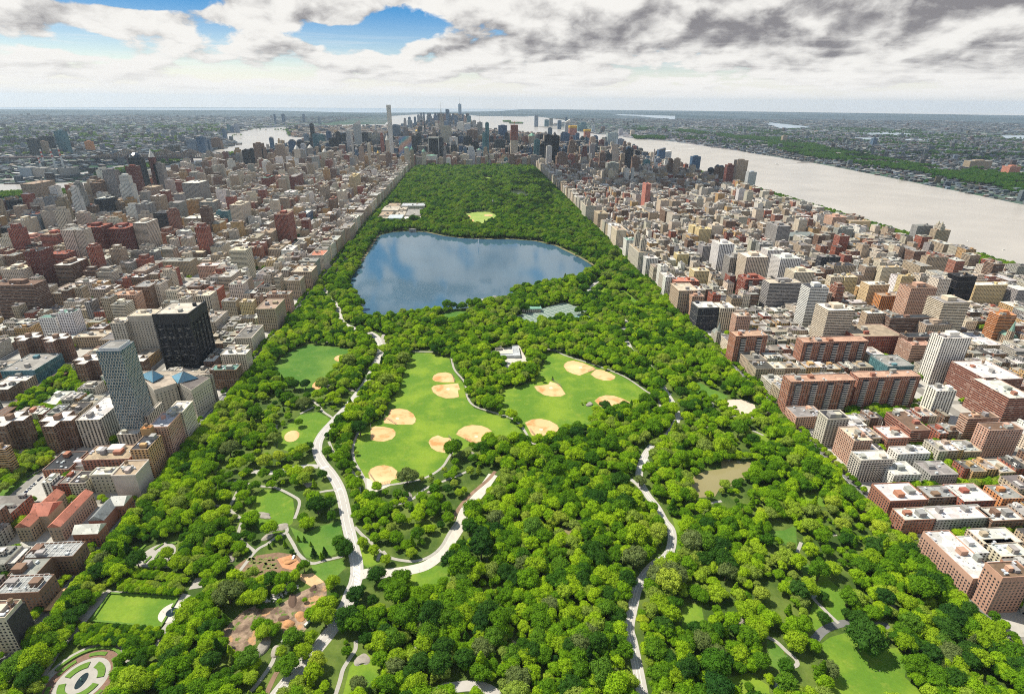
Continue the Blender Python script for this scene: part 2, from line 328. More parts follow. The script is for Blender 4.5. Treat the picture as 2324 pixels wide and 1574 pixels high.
# ---------------------------------------------------------------- ground, water, park
RG = 37500.
def disc(name, m):
    vs = [(0, 0, 0)]; fs = []; rings = [400, 1500, 4000, 9000, 18000, RG]; n = 96
    for r in rings: vs += [(r*math.sin(2*math.pi*i/n), r*math.cos(2*math.pi*i/n), 0) for i in range(n)]
    fs += [(0, 1+(i+1) % n, 1+i) for i in range(n)]
    for k in range(len(rings)-1):
        a, b = 1+k*n, 1+(k+1)*n; fs += [(a+i, a+(i+1) % n, b+(i+1) % n, b+i) for i in range(n)]
    o = link(name, me_from(name, vs, fs), m); o['kind'] = 'structure'; return o
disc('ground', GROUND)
HUD = [(1550, -500), (1550, 4400), (1450, 6000), (1300, 7200), (950, 8300), (450, 9300), (120, 10300), (-150, 11100), (-450, 11350), (-800, 11300), (-1275, 11700), (-1641, 11900),
       (-1850, 14000), (-2299, 18362), (-1745, 20622), (-256, 21689), (295, 19036), (1729, 18449), (2068, 19498), (2500, 14500), (1263, 10953), (1418, 10059), (1694, 9429), (1848, 8445), (1981, 8356),
       (2094, 7565), (2212, 7262), (2429, 6849), (2600, 5600), (2690, 4294), (2640, 3300), (2573, 2464), (2500, 1000), (2500, -500)]
EAST = [(-2700, 2900), (-2280, 2950), (-2130, 2960), (-1880, 3080), (-1800, 3600), (-1800, 5000), (-1800, 7350), (-2020, 7420), (-2245, 7620), (-2488, 8314), (-2798, 9377), (-2939, 9881), (-2600, 10300),
        (-1300, 10700), (-800, 11300), (-1275, 11700), (-2250, 11560), (-3395, 9832), (-3245, 8655), (-3256, 8255), (-2841, 7131), (-2617, 6805), (-2346, 6279), (-2290, 5682), (-2264, 5343), (-2312, 5187),
        (-2100, 4600), (-2100, 3800), (-2050, 3350), (-2400, 3240), (-2700, 3300)]
EAST2 = [(-2330, 4700), (-2300, 3760), (-2370, 3640), (-2500, 3440), (-2620, 3430), (-2640, 3480), (-2400, 3780), (-2400, 4700)]
sheet('hudson_river', HUD, .6, W_RIV); sheet('east_river', EAST, .8, W_RIV); sheet('east_channel', EAST2, .6, W_RIV)
OCEAN = [(-22000, 24500), (-8467, 26500), (-4448, 23084), (-2500, 23500), (1500, 29000), (3300, 36900), (0, 37200), (-6000, 36500), (-22000, 30000)]
sheet('ocean', OCEAN, 1., W_BAY)
NEWARK = poly('H', (1500, 190), (2000, 205), (2324, 215), (2324, 262), (2150, 250), (1800, 215), (1600, 207))
MARSH = [poly('A3', (0, 250), (330, 285), (420, 295), (120, 305), (0, 275)), poly('A3', (780, 345), (1100, 342), (1390, 352), (1280, 374), (900, 362)), poly('A3', (2120, 370), (2324, 370), (2324, 405), (2150, 392)),
         poly('A3', (760, 388), (1000, 390), (1060, 408), (860, 405)), poly('A3', (1220, 400), (1500, 404), (1520, 420), (1260, 414))]
sheet('newark_bay', NEWARK, 1.2, W_BAY)
for q in MARSH: sheet('marsh_water', q, 1.2, W_BAY)
PX0, PX1, PY1 = -372., 436., 4085.
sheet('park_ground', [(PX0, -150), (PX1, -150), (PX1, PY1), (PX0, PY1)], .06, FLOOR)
RES_FAR = poly('B1', (960, 820), (1040, 690), (1100, 590), (1140, 562), (1250, 538), (1400, 530), (1540, 538), (1700, 572), (1850, 592), (2100, 603))+poly('B2', (0, 603), (200, 618), (380, 658), (500, 715), (640, 785), (725, 840), (745, 885))
RES_NEAR = [gnd('B2', x, y, 9) for x, y in ((700, 905), (560, 930), (440, 965), (230, 1010), (30, 1050))]+[gnd('B1', x, y, 9) for x, y in ((2310, 1105), (2150, 1170), (1900, 1190), (1660, 1210), (1520, 1235), (1300, 1275), (1000, 1300))] \
    + poly('B1', (955, 1290), (945, 1180), (905, 1100), (850, 1040), (838, 990))
RES = RES_FAR+RES_NEAR; sheet('reservoir', RES, .30, W_RES)
cen = np.mean(RES, 0); RIM = [tuple(np.array(q)+(np.array(q)-cen)/np.linalg.norm(np.array(q)-cen)*5) for q in RES]
ribbon('reservoir_track', RIM[:17], 7, .26, M_plain('track_gravel', (.20, .17, .10), .95, .2))
POND = poly('C2', (1590, 1330), (1610, 1240), (1650, 1180), (1740, 1130), (1900, 1110), (1890, 1010), (1990, 1030), (2100, 1045), (2230, 1050), (2200, 1140), (2110, 1210), (2000, 1260), (1880, 1290), (1840, 1360), (1700, 1370))
CREEK = poly('D2', (440, 110), (500, 55), (560, 50), (530, 120), (515, 210), (490, 250), (445, 230)); CREEK2 = poly('D2', (150, 560), (300, 520), (310, 570), (230, 640), (200, 680)); CREEK3 = poly('D2', (0, 1080), (60, 1120), (20, 1250), (-20, 1250))
LAKE = [gnd('Z', x, y) for x, y in ((1600, 300), (1760, 300), (1890, 370), (1850, 405), (1700, 385), (1630, 350))]
TURTLE = [gnd('Z', x, y) for x, y in ((1170, 505), (1360, 510), (1350, 535), (1200, 530))]
for n, q in (('pond', POND), ('creek', CREEK), ('creek', CREEK2), ('creek', CREEK3), ('lake', LAKE), ('turtle_pond', TURTLE)): sheet(n, q, .32, W_LAKE if n in ('lake', 'turtle_pond') else W_POND)
LAWNS = {
 'north_meadow': (LAWN, poly('C1', (1400, 60), (1560, 60), (1750, 110), (1800, 230), (1880, 340), (1905, 470), (1980, 560), (2130, 610), (2319, 670))+poly('C2', (60, 730), (140, 860))+poly('C1', (2300, 860), (2150, 850), (1950, 890), (1740, 1010), (1670, 1110), (1530, 1190), (1310, 1240), (1120, 1255), (1000, 1240), (950, 1120), (900, 1020), (890, 900), (930, 790), (1040, 700), (1150, 650), (1200, 520), (1290, 400), (1340, 250), (1370, 140))),
 'west_meadow': (LAWN, poly('C2', (300, 50), (380, 50), (620, 130), (1000, 270), (1210, 400), (1260, 500), (1080, 560), (760, 590), (700, 740), (600, 765), (400, 805), (250, 850), (170, 850), (100, 730), (0, 640))+poly('C1', (2200, 580), (2220, 480), (2240, 400))+poly('C2', (150, 330), (250, 250), (290, 150))),
 'east_meadow': (LAWN_D, poly('C1', (480, -20), (850, 20), (840, 150), (720, 230), (650, 300), (590, 420), (480, 430), (250, 320), (160, 270), (130, 190), (280, 60))),  # cloud shade on this meadow is put into its darker grass colour
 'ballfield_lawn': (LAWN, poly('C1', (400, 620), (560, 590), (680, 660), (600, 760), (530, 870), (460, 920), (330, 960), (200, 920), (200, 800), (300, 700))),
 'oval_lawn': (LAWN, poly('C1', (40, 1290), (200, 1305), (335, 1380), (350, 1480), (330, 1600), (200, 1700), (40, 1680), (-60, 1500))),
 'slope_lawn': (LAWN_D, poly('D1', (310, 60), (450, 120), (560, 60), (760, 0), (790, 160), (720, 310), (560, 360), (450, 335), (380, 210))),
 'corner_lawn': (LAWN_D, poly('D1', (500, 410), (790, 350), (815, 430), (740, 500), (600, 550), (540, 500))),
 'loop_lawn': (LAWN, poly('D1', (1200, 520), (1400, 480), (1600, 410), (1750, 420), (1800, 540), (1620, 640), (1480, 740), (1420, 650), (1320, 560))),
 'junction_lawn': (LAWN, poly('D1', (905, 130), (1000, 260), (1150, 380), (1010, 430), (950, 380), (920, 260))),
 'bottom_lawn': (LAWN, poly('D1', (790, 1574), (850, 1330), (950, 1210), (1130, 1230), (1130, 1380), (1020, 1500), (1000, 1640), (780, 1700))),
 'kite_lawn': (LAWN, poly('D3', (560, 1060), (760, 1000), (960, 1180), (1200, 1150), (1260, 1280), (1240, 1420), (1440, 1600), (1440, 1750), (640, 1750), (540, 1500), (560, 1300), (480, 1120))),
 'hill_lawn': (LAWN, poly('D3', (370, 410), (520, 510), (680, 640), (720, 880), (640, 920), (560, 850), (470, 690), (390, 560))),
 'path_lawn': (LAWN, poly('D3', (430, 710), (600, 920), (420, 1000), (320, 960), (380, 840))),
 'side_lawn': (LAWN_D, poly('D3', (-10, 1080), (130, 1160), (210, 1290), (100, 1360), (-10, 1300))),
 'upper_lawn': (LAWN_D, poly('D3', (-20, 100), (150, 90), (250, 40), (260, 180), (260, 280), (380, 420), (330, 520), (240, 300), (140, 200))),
 'glade': (LAWN, poly('D2', (1540, 790), (1710, 740), (1740, 900), (1640, 1060), (1540, 1040))),
 'south_glade': (LAWN, poly('D2', (1940, 1430), (2150, 1380), (2330, 1500), (2330, 1700), (2080, 1700))),
 'verge': (LAWN, poly('D2', (1455, -20), (1550, -20), (1530, 120), (1530, 310), (1480, 330), (1500, 150))),
 'small_lawn': (LAWN, poly('C3', (190, 1370), (460, 1330), (530, 1450), (300, 1450))),
 'west_lawn': (LAWN_D, poly('C2', (1640, 300), (1850, 400), (1960, 450), (1900, 520), (1700, 440), (1560, 400))),
 'pool_lawn': (LAWN, poly('C2', (1880, 740), (1990, 760), (1980, 870), (1870, 850))),
 'pool_bank': (LAWN, poly('C2', (2130, 800), (2319, 780), (2330, 880), (2200, 900))),
 'reservoir_lawn': (LAWN_D, poly('B1', (1600, 1300), (1800, 1245), (1950, 1250), (1850, 1350), (1700, 1350))),
 'tennis_lawn': (LAWN, poly('B2', (930, 1070), (1010, 1060), (1180, 1200), (1100, 1220))),
 'gate_lawn': (LAWN, poly('B2', (730, 1030), (800, 1010), (900, 1090), (740, 1100))),
 'great_lawn': (LAWN_P, [gnd('Z', *q) for q in ((1085, 590), (1130, 560), (1230, 543), (1390, 543), (1460, 580), (1490, 620), (1440, 690), (1340, 722), (1210, 722), (1150, 680), (1100, 640))]),
 'sheep_meadow': (LAWN_P, [gnd('Z', *q) for q in ((1290, 138), (1435, 148), (1420, 190), (1350, 192))]),
}
for i, (n, (m, q)) in enumerate(LAWNS.items()): sheet(n, q, .09+.0005*i, m)
def ell(c, x, y, rx, ry, a=0, n=24):
    a = math.radians(a); return [gnd(c, x+rx*math.cos(t)*math.cos(a)-ry*math.sin(t)*math.sin(a), y+rx*math.cos(t)*math.sin(a)+ry*math.sin(t)*math.cos(a)) for t in [2*math.pi*i/n for i in range(n)]]
FIELDS = [poly('C1', (1600, 290), (1612, 262), (1650, 242), (1720, 234), (1762, 245), (1800, 288), (1796, 322), (1690, 322), (1630, 316), (1606, 304)),
 poly('C1', (1594, 375), (1612, 356), (1640, 350), (1830, 335), (1848, 390), (1828, 395), (1838, 455), (1790, 465), (1720, 467), (1650, 445), (1606, 412)),
 poly('C1', (1160, 652), (1200, 635), (1215, 572), (1300, 562), (1370, 575), (1425, 610), (1448, 655), (1440, 685), (1415, 705), (1270, 705), (1165, 692)),
 poly('C1', (1040, 740), (1080, 722), (1170, 730), (1240, 745), (1262, 775), (1262, 805), (1230, 838), (1160, 858), (1090, 855), (1042, 842)),
 poly('C1', (1565, 870), (1575, 845), (1600, 822), (1650, 805), (1700, 825), (1760, 830), (1790, 880), (1740, 930), (1710, 962), (1640, 948), (1590, 918)),
 poly('C1', (1817, 795), (1840, 758), (1890, 726), (1960, 712), (2040, 718), (2100, 740), (2137, 770), (2090, 820), (2060, 900), (1950, 870), (1890, 832)),
 poly('C1', (1020, 1150), (1040, 1110), (1090, 1085), (1160, 1075), (1230, 1090), (1275, 1125), (1287, 1165), (1280, 1190), (1225, 1215), (1215, 1240), (1090, 1262), (1040, 1220)),
 poly('C2', (470, 180), (480, 155), (510, 135), (555, 128), (640, 148), (745, 192), (750, 210), (690, 230), (612, 262), (550, 245), (500, 222)),
 poly('C2', (715, 252), (760, 208), (830, 215), (900, 248), (935, 270), (925, 292), (890, 306), (830, 306), (765, 288)),
 poly('C2', (203, 360), (330, 345), (345, 318), (420, 340), (450, 380), (483, 430), (440, 450), (370, 453), (290, 438), (230, 400)),
 poly('C2', (752, 492), (790, 458), (850, 442), (920, 446), (1000, 472), (1075, 512), (1000, 560), (900, 570), (800, 540)),
 poly('C2', (120, 690), (180, 662), (260, 655), (340, 672), (405, 710), (437, 765), (360, 810), (240, 838), (180, 800), (150, 745)),
 ell('C1', 768, 105, 58, 28, -8), ell('C1', 560, 350, 52, 36, -25), ell('C1', 325, 812, 70, 48, -20),
 ell('Z', 1130, 600, 42, 12), ell('Z', 1162, 648, 50, 13), ell('Z', 1376, 586, 50, 13), ell('Z', 1436, 627, 35, 12), ell('Z', 1440, 680, 20, 8)]
FL = ['infield with its pitcher mound at the far right end of the big meadow', 'wide infield just in front of the farthest infield of the big meadow', 'pale half-round infield in the left middle of the big meadow',
 'dark orange infield beside the trees left of the big meadow', 'clay infield beside the small lone tree in the lower middle of the big meadow', 'largest fan-shaped infield left of the woods in the lower right of the big meadow',
 'clay infield with bench fence at the nearest tip of the big meadow', 'oval infield at the far edge of the right-hand meadow', 'infield touching the far oval one in the right-hand meadow', 'fan-shaped infield between two bushes on the left of the right-hand meadow',
 'infield half hidden by trees at the right end of the right-hand meadow', 'round-backed infield where the two white paths meet', 'small oval clay patch at the far end of the dark eastern lawn', 'small clay patch half behind a tree at the near end of the dark eastern lawn',
 'lone small clay oval left of the curved park drive', 'left far clay patch on the distant bright lawn', 'left near clay patch on the distant bright lawn', 'right far clay patch on the distant bright lawn', 'right middle clay patch on the distant bright lawn', 'tiny near right clay patch on the distant bright lawn']
for i, q in enumerate(FIELDS):
    c_ = np.mean(q, 0); sheet('worn_grass', [tuple(c_+(np.array(p_)-c_)*1.05+rng.uniform(-.5, .5, 2)) for p_ in q], .125, WORN)
    o = sheet('infield', q, .14, CLAY, kind=None); tag(o, FL[i], 'ballfield', 'clay infields in the park')
    o['kind'] = 'structure'
# home-plate circles / mounds lie in the clay as paler sheets
for c, x, y in (('C1', 1742, 385), ('C1', 1282, 652), ('C1', 1996, 815), ('C2', 620, 190), ('C2', 352, 375), ('C2', 264, 752)): sheet('pitcher_circle', ell(c, x, y, 17, 10), .152, SAND)
# roads (name, width, points)
EDR = poly('B1', (850, 740), (740, 890), (665, 985), (620, 1100), (650, 1140), (720, 1190), (745, 1250), (770, 1340), (850, 1395), (1000, 1435), (1095, 1490), (1130, 1574))+poly('C1', (1125, 60), (1075, 180), (1020, 290), (950, 390), (850, 520), (765, 610), (690, 690), (610, 780), (562, 870), (558, 960), (600, 1050), (680, 1150), (740, 1250), (775, 1340), (800, 1450), (822, 1574))+poly('D1', (850, 120), (880, 250), (905, 350), (915, 450), (900, 560), (860, 650), (820, 760), (740, 900), (680, 1000), (560, 1150), (420, 1310), (300, 1450), (180, 1600))
WDR = poly('B2', (820, 740), (930, 830), (850, 930), (730, 1020), (700, 1080), (760, 1170), (900, 1260), (1060, 1370), (995, 1420), (1000, 1480), (1050, 1545))+poly('C2', (1100, 60), (1240, 170), (1330, 300), (1400, 420), (1460, 520), (1500, 620), (1480, 700), (1400, 810), (1300, 870), (1220, 960), (1180, 1050), (1155, 1130), (1160, 1220), (1225, 1340), (1310, 1450), (1380, 1574))+poly('D2', (1440, 80), (1452, 180), (1430, 280), (1380, 345), (1290, 400), (1200, 500), (1135, 620), (1100, 760), (1080, 850), (1060, 980), (1090, 1100), (1120, 1250), (1150, 1400), (1190, 1620))
T102 = poly('D1', (940, 500), (1010, 480), (1180, 480), (1400, 450), (1560, 400), (1700, 280), (1790, 150), (1850, 50))+poly('C1', (1900, 1480), (2030, 1330), (2150, 1160))
T102L = poly('C1', (-40, 1130), (150, 1145), (300, 1110), (450, 1085), (570, 1085)); LOOP = poly('D1', (1600, 1620), (1700, 1530), (1820, 1510), (1950, 1500), (2100, 1530), (2230, 1620))
T106 = poly('C2', (1290, 1420), (1100, 1220), (960, 1180), (700, 1125), (560, 1085)); SPUR = poly('D3', (420, 1085), (500, 1000), (610, 950), (760, 930), (1100, 960)); GR = poly('C2', (1510, 650), (1700, 620), (1800, 615), (2060, 630), (2319, 650))
ROADS = [('park_drive', 12.5, EDR, ASPH_L), ('park_drive', 9.2, WDR, ASPH_L), ('park_drive', 12, T102, CONC), ('park_drive', 8, T102L, ASPH_L), ('park_drive', 9, LOOP, ASPH_L), ('park_drive', 5, T106, ASPH_L), ('park_drive', 7, SPUR, ASPH), ('park_drive', 6, GR, PATH)]
for i, (n, w, q, m) in enumerate(ROADS): ribbon(n, q, w, .17+.004*i, m)
for q, w in ((EDR, 12.5), (WDR, 9.2)):
    for off in (-w/2+3.6, w/2-3.2): ribbon('lane_marking', q, .35, .215, PAINT, off=off)
def crosswalk(c, x, y, x2, y2, L=4, n=9):
    a, b = np.array(gnd(c, x, y)), np.array(gnd(c, x2, y2)); d = (b-a)/np.linalg.norm(b-a); nn = np.array([-d[1], d[0]]); mb = MB(); w = np.linalg.norm(b-a)
    for i in range(n):
        p = a+d*w*(i+.25)/n; q = a+d*w*(i+.75)/n; v = [(*(p-nn*L/2), .222), (*(q-nn*L/2), .222), (*(q+nn*L/2), .222), (*(p+nn*L/2), .222)]; mb.add(v, [(0, 1, 2, 3)])
    o = link('crosswalk', mb.mesh('crosswalk'), PAINT); o['kind'] = 'structure'
for a in (('C1', 575, 1105, 660, 1085), ('C1', 705, 1305, 775, 1285), ('C2', 1455, 700, 1510, 680), ('C2', 1175, 1050, 1235, 1020), ('C2', 1385, 425, 1445, 430), ('D0', 370, 950, 430, 890), ('D0', 865, 320, 960, 322)): crosswalk(*a, n=8)
crosswalk('D1', 918, 600, 918, 400, 6, 16)
PATHS = [poly('C1', (1770, 95), (1800, 210), (1890, 320), (1915, 450), (1975, 535), (2130, 590), (2319, 650))+poly('C2', (90, 730), (150, 830), (180, 900)), poly('C2', (170, 900), (230, 860), (330, 830), (470, 780), (620, 757), (740, 765)), poly('C2', (300, 20), (400, 40), (480, 80), (700, 150), (900, 220), (1050, 290), (1210, 400), (1320, 470), (1350, 600)),
 poly('C1', (930, 770), (880, 900), (890, 1030), (950, 1140), (1000, 1240), (1010, 1330), (1050, 1400), (1160, 1442), (1280, 1430), (1420, 1380), (1530, 1290), (1700, 1220), (1850, 1160), (1960, 1110)), poly('C1', (1000, 1300), (1130, 1265), (1320, 1238), (1530, 1190), (1680, 1100), (1750, 1000), (1800, 920)), poly('C1', (660, 860), (700, 950), (760, 1010), (850, 1110), (920, 1190), (940, 1300), (940, 1400)),
 poly('C1', (40, 1265), (180, 1280), (330, 1350), (392, 1400), (380, 1480), (350, 1560)), poly('C1', (470, 1355), (600, 1315), (730, 1297)), poly('C1', (700, 650), (610, 590), (570, 540), (510, 490)), poly('C1', (200, 715), (50, 725), (-80, 715)), poly('C1', (790, 235), (700, 300), (650, 360), (640, 420)), poly('C1', (400, 610), (520, 550)), poly('C1', (1040, 60), (960, 120)), poly('B1', (1180, 1440), (1150, 1480), (1160, 1530), (1200, 1640)),
 poly('D0', (2150, 490), (2319, 280))+poly('D1', (100, 215), (180, 155), (275, 110), (275, 50)), poly('D1', (280, 120), (340, 220), (390, 310), (500, 390), (640, 360), (790, 325)), poly('D0', (2190, 20), (2160, 130), (2200, 190), (2319, 290)), poly('C0', (2130, 1215), (2170, 1260), (2110, 1400), (2080, 1470), (2160, 1540), (2210, 1590)), poly('C0', (2150, 1235), (2319, 1250))+poly('C1', (40, 1262)), poly('C0', (1950, 1440), (2080, 1450)),
 poly('D1', (905, 1090), (900, 1170), (850, 1250), (790, 1350), (760, 1460), (715, 1600)), poly('D1', (895, 60), (960, 130), (1040, 200), (1130, 290)), poly('D1', (1150, 280), (1200, 330), (1300, 360), (1450, 370), (1580, 325), (1680, 240), (1750, 120), (1830, 0)), poly('D1', (1430, 1150), (1470, 1260), (1550, 1370)), poly('D3', (370, 540), (460, 650), (410, 700), (480, 780), (560, 860), (640, 935)), poly('D3', (-60, 1040), (60, 1090), (170, 1190), (250, 1260), (260, 1310), (180, 1345)), poly('D3', (75, 1600), (85, 1430)),
 poly('D3', (265, 290), (300, 200)), poly('D3', (440, 150), (620, 130)), poly('D3', (1090, 740), (1180, 820)), poly('C2', (1620, 445), (1740, 475), (1820, 520), (1800, 590)), poly('C2', (1960, 580), (2060, 615), (2200, 640)), poly('C2', (1690, 705), (1830, 735), (1860, 700), (1830, 790)), poly('C2', (1800, 880), (1820, 950), (1740, 965), (1650, 975)), poly('C2', (2180, 760), (2280, 805)), poly('C2', (1560, 1200), (1610, 1150)), poly('C2', (1230, 1040), (1300, 1110), (1300, 1180)), poly('C2', (200, 1050), (330, 1035), (430, 1010)), poly('C2', (1740, 1430), (1900, 1400)),
 poly('B1', (1350, 1430), (1500, 1370), (1720, 1390), (1900, 1415), (2100, 1380), (2319, 1290)), poly('B1', (1440, 1360), (1500, 1310), (1600, 1255), (1800, 1215), (2060, 1215)), poly('B1', (500, 1532), (700, 1530)), poly('B2', (880, 1080), (930, 1110), (1000, 1140), (1100, 1195)), poly('B2', (50, 1110), (150, 1120), (300, 1130)), poly('C1', (1340, 0), (1330, 90)), poly('C1', (1180, 0), (1230, 90)), poly('C1', (1420, 45), (1700, 45), (1900, 10)), poly('C2', (430, 20), (760, 25), (900, 25)), [gnd('Z', 745, 545), gnd('Z', 735, 640)], [gnd('Z', 1210, 722), gnd('Z', 1345, 724)],
 poly('C3', (390, 1030), (460, 1100), (520, 1170)), poly('C3', (130, 950), (160, 1010)), poly('C0', (2210, 620), (2319, 570)), poly('D1', (-60, 1560), (0, 1500), (130, 1320), (170, 1230)), poly('D1', (1100, 370), (1130, 280))]
for i, q in enumerate(PATHS): ribbon('footpath', q, 3.4 if i not in (13, 50) else 6, .23+.0007*i, PATH)
ribbon('dirt_track', poly('D1', (75, 1620), (150, 1450), (210, 1340)), 4, .225, DIRT); ribbon('dirt_track', poly('C1', (1780, 1574), (1850, 1450), (1960, 1330), (2100, 1210), (2170, 1130)), 4.5, .226, DIRT)
sheet('paved_corner', poly('C2', (140, 880), (170, 830), (240, 850), (340, 820), (320, 855), (200, 915)), .27, CONC)
sheet('paved_corner', poly('C1', (1000, 1190), (1030, 1200), (1090, 1262), (1215, 1243), (1220, 1260), (1060, 1330), (1010, 1330)), .27, CONC)
YARD = poly('D1', (0, 800), (180, 790), (380, 660), (560, 580), (640, 560), (640, 680), (560, 720), (520, 800), (480, 950), (360, 1110), (250, 1090), (240, 980), (0, 980))+poly('D0', (2319, 1120), (2180, 1250), (2060, 1150), (1960, 1060), (2190, 830), (2319, 770))
GARD = poly('D1', (0, 320), (200, 290), (340, 310), (400, 330), (415, 450), (300, 480), (200, 500), (0, 520))+poly('D0', (2319, 520), (2140, 540), (2100, 440), (2230, 350), (2319, 330)); NURS = poly('D1', (400, 490), (520, 480), (620, 560), (500, 600), (400, 540))
SANDB = poly('D1', (190, 350), (330, 310), (410, 400), (330, 450), (240, 430))
sheet('compost_yard', YARD, .15, YARDM); sheet('nursery_bed', GARD, .155, M_plain('garden_soil', (.20, .13, .08), .95, .3, .3)); sheet('sandy_yard', NURS, .16, M_plain('orange_sand', (.56, .36, .19), .95, .15, .2)); sheet('sand_patch', SANDB, .165, M_plain('orange_earth', (.48, .24, .12), .95, .2, .2))
PLAY = poly('C2', (1910, 520), (1960, 485), (2050, 475), (2130, 490), (2200, 530), (2215, 590), (2120, 610), (2020, 600), (1940, 560)); sheet('playground', PLAY, .16, M_plain('play_surface', (.56, .47, .38), .9, .12, .2))
PLAY2 = poly('C0', (2220, 390), (2319, 370), (2420, 420), (2300, 450)); sheet('playground', PLAY2, .16, ASPH)
TEN = poly('B2', (0, 1305), (240, 1235), (470, 1172), (695, 1248), (560, 1300), (460, 1330), (240, 1380), (110, 1400)); sheet('tennis_courts', TEN, .16, M_plain('court_green', (.15, .21, .17), .85, .08, .05))
BBC = poly('B2', (470, 1335), (620, 1280), (700, 1300), (720, 1330), (560, 1360)); sheet('basketball_courts', BBC, .165, M_plain('court_blue', (.20, .33, .34), .85, .1, .1))
REC = poly('C1', (2080, 60), (2200, 20), (2319, 0))+poly('C2', (60, -20), (150, 150), (60, 230))+poly('C1', (2290, 250), (2230, 130), (2110, 120)); sheet('recreation_yard', REC, .17, CONC)
def lines_in(P, nx, ny):
    a, b, c, d = [np.array(q) for q in P]; mb = MB()
    def seg(p, q, w=.5):
        t = (q-p)/np.linalg.norm(q-p); n = np.array([-t[1], t[0]])*w/2; mb.add([(*(p-n), .19), (*(q-n), .19), (*(q+n), .19), (*(p+n), .19)], [(0, 1, 2, 3)])
    for i in range(nx+1): seg(a+(b-a)*i/nx, d+(c-d)*i/nx)
    for j in range(ny+1): seg(a+(d-a)*j/ny, b+(c-b)*j/ny)
    o = link('court_lines', mb.mesh('court_lines'), PAINT); o['kind'] = 'structure'
lines_in(poly('B2', (20, 1305), (468, 1178), (670, 1248), (130, 1392)), 14, 4)
# streets beside the park and the city grid
for nm, x0, x1, m in (('fifth_avenue', -399.5, -383., ASPH), ('park_sidewalk', -383., -373., PATH), ('west_avenue', 446, 461, ASPH), ('west_sidewalk', 438, 446, PATH)):
    sheet(nm, [(x0, -150), (x1, -150), (x1, 4070), (x0, 4070)], .08, m)
for x in (-391.2, 453.5): ribbon('lane_marking', [(x, 100), (x, 1200), (x, 2400), (x, 4000)], .4, .10, PAINT)
AVL = [-399.5, -527, -553, -661, -703, -812, -836, -952, -980, -1165, -1195, -1385, -1415, -1585, -1605, -1770]
AVR = [464.5, 707, 733, 977, 1003, 1150, 1175, 1262, 1285, 1410]
CURB = M_plain('pavement', (.40, .385, .35), .9, .12, .15)
blocks = []
for side, av in ((-1, AVL), (1, AVR)):
    for k in range(0, len(av), 2):
        xa, xb = sorted((av[k], av[k+1]))
        for n in range(111, 58, -1):
            ya, yb = ST(n), ST(n-1)-18
            X, Y, Z = proj([(xa, ya, 0), (xb, ya, 0), (xa, yb, 0), (xb, yb, 0), (xa, yb, 60), (xb, yb, 60)])
            if (Z > 50).all() and X.max() > -60 and X.min() < W+60 and Y.min() < H+40 and Y.max() > 0: blocks.append((side, k//2, n, xa, xb, ya, yb))
mb = MB()
for s, k, n, xa, xb, ya, yb in blocks: mb.box(xa-4, xb+4, ya-4, yb+4, 0, .14)
o = link('sidewalk', mb.mesh('sidewalk'), CURB); o['kind'] = 'structure'
GREENS = [poly('C0', (120, 560), (330, 400), (620, 230), (920, 240), (900, 440), (700, 620), (300, 650)), poly('C0', (230, 660), (700, 820), (730, 880), (560, 960), (240, 950), (0, 820), (0, 760)), poly('C0', (80, 960), (500, 1000), (480, 1060), (260, 1200), (0, 1420), (0, 1160)),
          poly('C3', (1240, 680), (1700, 900), (2000, 1150), (2319, 1250), (2319, 1350), (1950, 1300), (1450, 1100), (1250, 800)), poly('C3', (650, 590), (1300, 560), (1500, 700), (1200, 700), (700, 640)), poly('C2', (1900, 60), (2319, 250))+poly('C3', (-100, 520), (-150, 300), (150, 190), (60, 180), (-100, 120))]
for q in GREENS: sheet('yard_lawn', q, .165, LAWN_D)
# the railway viaduct on the left avenue
mb = MB(); mb.box(-690, -674, 420, 1080, 4.5, 6.2)
for y in range(425, 1080, 12): mb.box(-689, -675, y, y+1.2, .1, 4.5)
va = link('railway_viaduct', mb.mesh('railway_viaduct'), M_plain('viaduct_steel', (.16, .09, .06), .8, .15)); tag(va, 'long brown elevated railway viaduct running beside the leafy housing estate', 'viaduct')
mb = MB()
for x in (-686, -684.5, -680, -678.5): mb.box(x, x+.3, 420, 1080, 6.2, 6.5)
link('rail', mb.mesh('rail'), STEEL, va)
